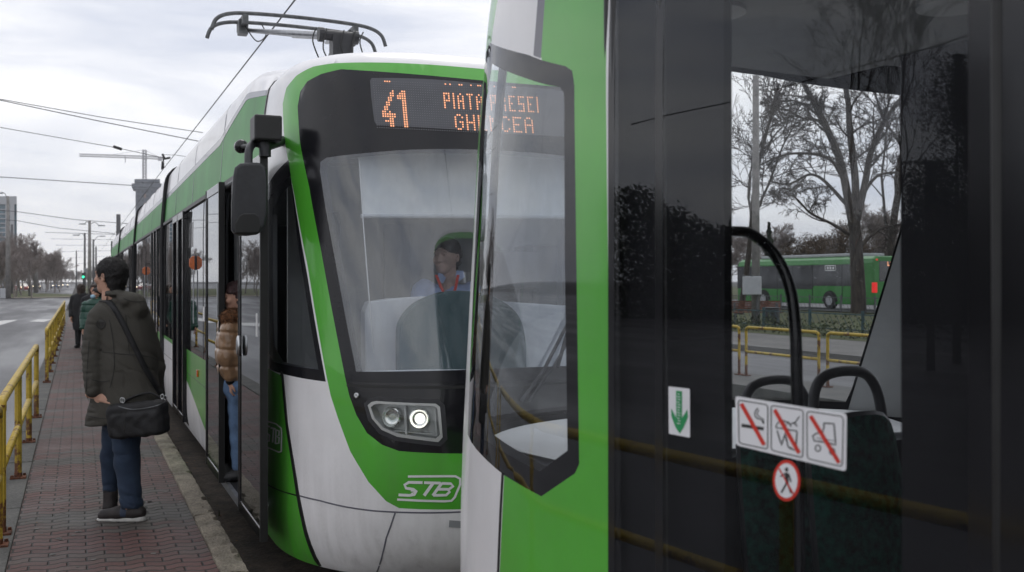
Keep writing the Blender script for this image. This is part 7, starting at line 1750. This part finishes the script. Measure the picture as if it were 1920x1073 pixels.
sh.cap(d3(840, 515), d3(840, 540, -.02), .052, .065, k=.004, sub=True); sh.disp(lambda X, Y, Z: .004 * np.sin(X * 45 + Z * 30 + np.sin(Z * 40)))
sj = fmesh('shirt', [sh], 'shirt_blue', dr); mwd = ORG[dr.name]
vst = Field((-.2, -.3, .1), (.2, .1, .8), .0105); vst.ell((0.0, .0, .40), (.155, .165, .27), k=.05); vst.cap(d3(840, 520), d3(842, 552, -.08), .06, .07, k=.01, sub=True); fmesh('pullover', [vst], 'vest_dark', dr)
for pts in ([(824, 512), (822, 524), (832, 532), (838, 522), (832, 514)], [(858, 508), (870, 508), (873, 520), (862, 528), (856, 518)]):
    mb = MB(); mb.prism([mwd @ Vector(d3(x, y, -.115)) for x, y in pts], FW * .015); mb.build('shirt_collar', 'shirt_blue', dr, fixn=True)
mb = MB()
for pts in ([(822, 516), (830, 536), (840, 558)], [(862, 516), (858, 536), (852, 558)]):
    vs = []
    for x, y in pts:
        for dx in (-2.6, 2.6): vs.append(mwd @ Vector(d3(x + dx, y, -.19)))
    mb.add(vs, [(0, 1, 3, 2), (2, 3, 5, 4)])
ly = mb.build('lanyard', 'lanyard_red', dr); m_ = ly.modifiers.new('s', 'SOLIDIFY'); m_.thickness = .004
# ---------------------------------------------------------------- people waiting farther along the platform
def waiter(x, yfoot, ytop, yaw, coat, haircol, long, label, coatlen=.45, puff=0, mask=False, facing=None, legs='coat_black'):
    b = atz(x, yfoot, 0); Zp = (b - CAM).dot(FW); Hh = (yfoot - ytop) * Zp / F; k = Hh / 1.70
    hc_ = (0, 0, 1.575 * k); h = .018
    f = Field((-.34, -.30, 0), (.34, .30, 1.5 * k), h)
    f.cap((0, 0, 1.38 * k), (0, 0, 1.5 * k), .05, .05).ell((0, 0, 1.18 * k), (.17, .11, .26), k=.05).ell((0, 0, .92 * k), (.15, .12, .14), k=.05)
    for sx in (-1, 1): f.cap((sx * .08, 0, .85 * k), (sx * .09, .0, .08), .08, .045).cap((sx * .19, 0, 1.36 * k), (sx * .23, .0, 1.08 * k), .05, .04).cap((sx * .23, 0, 1.08 * k), (sx * .20, -.10, .86 * k), .038, .03).cap((sx * .09, .03, .05), (sx * .09, -.10, .03), .04, .035)
    c = (0, 0, 1.575 * k)
    per = fmesh('person', [f, headmesh(headf(c, yaw, .98 * k, h=.008), c, yaw), hand((.20, -.11, .84 * k), (0, -.3, -1), (-1, 0, 0), .5, h=.006), hand((-.20, -.11, .84 * k), (0, -.3, -1), (1, 0, 0), .5, h=.006, thumb=-1)], 'skin', thing_at=tuple(b), rz=-TH, label=label, cat='person')
    fmesh('hair', [hair_field(c, yaw, 1.02 * k, .009, long, 1.05, 0)], haircol, per); eyes(per, c, yaw, .98 * k)
    g = Field((-.40, -.34, coatlen), (.40, .34, 1.5 * k), .016)
    g.ell((0, 0, 1.15 * k), (.215, .155, .32), k=.06).ell((0, 0, (coatlen + .9) / 2), (.22, .17, .42), k=.06).ell((0, 0, 1.38 * k), (.19, .10, .07), k=.05)
    for sx in (-1, 1): g.cap((sx * .20, 0, 1.33 * k), (sx * .25, .0, 1.06 * k), .078, .07, k=.02).cap((sx * .25, 0, 1.06 * k), (sx * .215, -.10, .86 * k), .068, .055, k=.02)
    g.f = np.maximum(g.f, coatlen + .03 - g.Z)
    if puff: g.disp(lambda X, Y, Z: .016 * np.exp(-(np.sin(Z * 24) / .25) ** 2) - .004 + .006 * rn(X, Y, Z, 25, 3))
    fmesh('coat', [g], coat, per)
    lg = Field((-.25, -.2, .05), (.25, .2, .95 * k), .016)
    for sx in (-1, 1): lg.cap((sx * .08, 0, .85 * k), (sx * .09, .0, .10), .10, .06)
    fmesh('trousers', [lg], legs, per)
    sf = Field((-.2, -.2, -.01), (.2, .2, .14), .012)
    for sx in (-1, 1): sf.cap((sx * .09, .03, .05), (sx * .09, -.12, .035), .052, .042)
    sf.f = np.maximum(sf.f, -sf.Z); fmesh('shoes', [sf], 'shoe_black', per)
    if mask:
        mk = Field(np.array(c) - .14, np.array(c) + .14, .007); X_, Y_, Z_2 = mk.X - c[0], mk.Y - c[1], mk.Z - c[2]; xx, yy = X_ * math.cos(yaw) + Y_ * math.sin(yaw), -X_ * math.sin(yaw) + Y_ * math.cos(yaw); mk.X, mk.Y, mk.Z = xx, yy, Z_2
        mk.ell((0, -.078, -.052), (.052, .046, .042), k=.01); fmesh('face_mask', [surfnet(mk.f, mk.lo, mk.h)], 'mask_blue', per)
    return per
waiter(181, 688, 540, -.5, 'puffer_green', 'hair_black', 0, 'person in a green puffer coat and blue face mask behind the man in the parka', .62, 1, True)
waiter(176, 668, 533, .1, 'coat_black', 'hair_brown', .12, 'long haired woman in dark clothes behind the person in the green puffer coat', .5, 0)
waiter(153, 652, 533, 2.6, 'coat_black', 'hair_brown', .22, 'long haired woman in a black coat turned away, leftmost of the waiting people', .40, 0)
# ================================================================ one object per separate piece
def split_islands(o):
    me = o.data; n = len(me.vertices); par = list(range(n))
    def fd(i):
        while par[i] != i: par[i] = par[par[i]]; i = par[i]
        return i
    for e_ in me.edges:
        a, b = fd(e_.vertices[0]), fd(e_.vertices[1])
        if a != b: par[a] = b
    groups = {}
    for p in me.polygons: groups.setdefault(fd(p.vertices[0]), []).append(p.index)
    if len(groups) < 2: return
    gl = sorted(groups.values(), key=len, reverse=True); base = me.name
    def sub(idx):
        vm = {}; vs = []; fs = []
        for pi in idx:
            f = []
            for v in me.polygons[pi].vertices:
                if v not in vm: vm[v] = len(vs); vs.append(tuple(me.vertices[v].co))
                f.append(vm[v])
            fs.append(f)
        m2 = bpy.data.meshes.new(base); m2.from_pydata(vs, [], fs); sm = me.polygons[0].use_smooth
        m2.polygons.foreach_set('use_smooth', [sm] * len(fs))
        for mm in me.materials: m2.materials.append(mm)
        m2.update(); return m2
    ms = [sub(g) for g in gl]
    for m2 in ms[1:]:
        c = o.copy(); c.data = m2; C.objects.link(c)
    o.data = ms[0]
for nm_ in list(SPLIT) + ['cable', 'tie', 'ceiling_lamp', 'strap_buckle', 'shoes', 'wheelset', 'wiper', 'side_camera', 'box_lock', 'window_sticker', 'equipment_box']:
    for o in [x for x in bpy.data.objects if x.type == 'MESH' and x.name.split('.')[0] == nm_]: split_islands(o)
# ================================================================ AIR
hz_ = bpy.data.materials.new('haze_air'); hz_.use_nodes = True; nt = hz_.node_tree; nt.nodes.clear()
o_ = N(nt, 'ShaderNodeOutputMaterial'); pv = N(nt, 'ShaderNodeVolumePrincipled'); pv.inputs['Color'].default_value = (.93, .95, 1.0, 1); pv.inputs['Density'].default_value = .00032; pv.inputs['Anisotropy'].default_value = .2
L(nt, pv.outputs[0], o_.inputs['Volume']); MATS['haze_air'] = hz_
mb = MB(); mb.box(-1520, 1520, -920, 2220, -1.3, 115)
hzo = mb.build('haze', 'haze_air', kind='stuff')
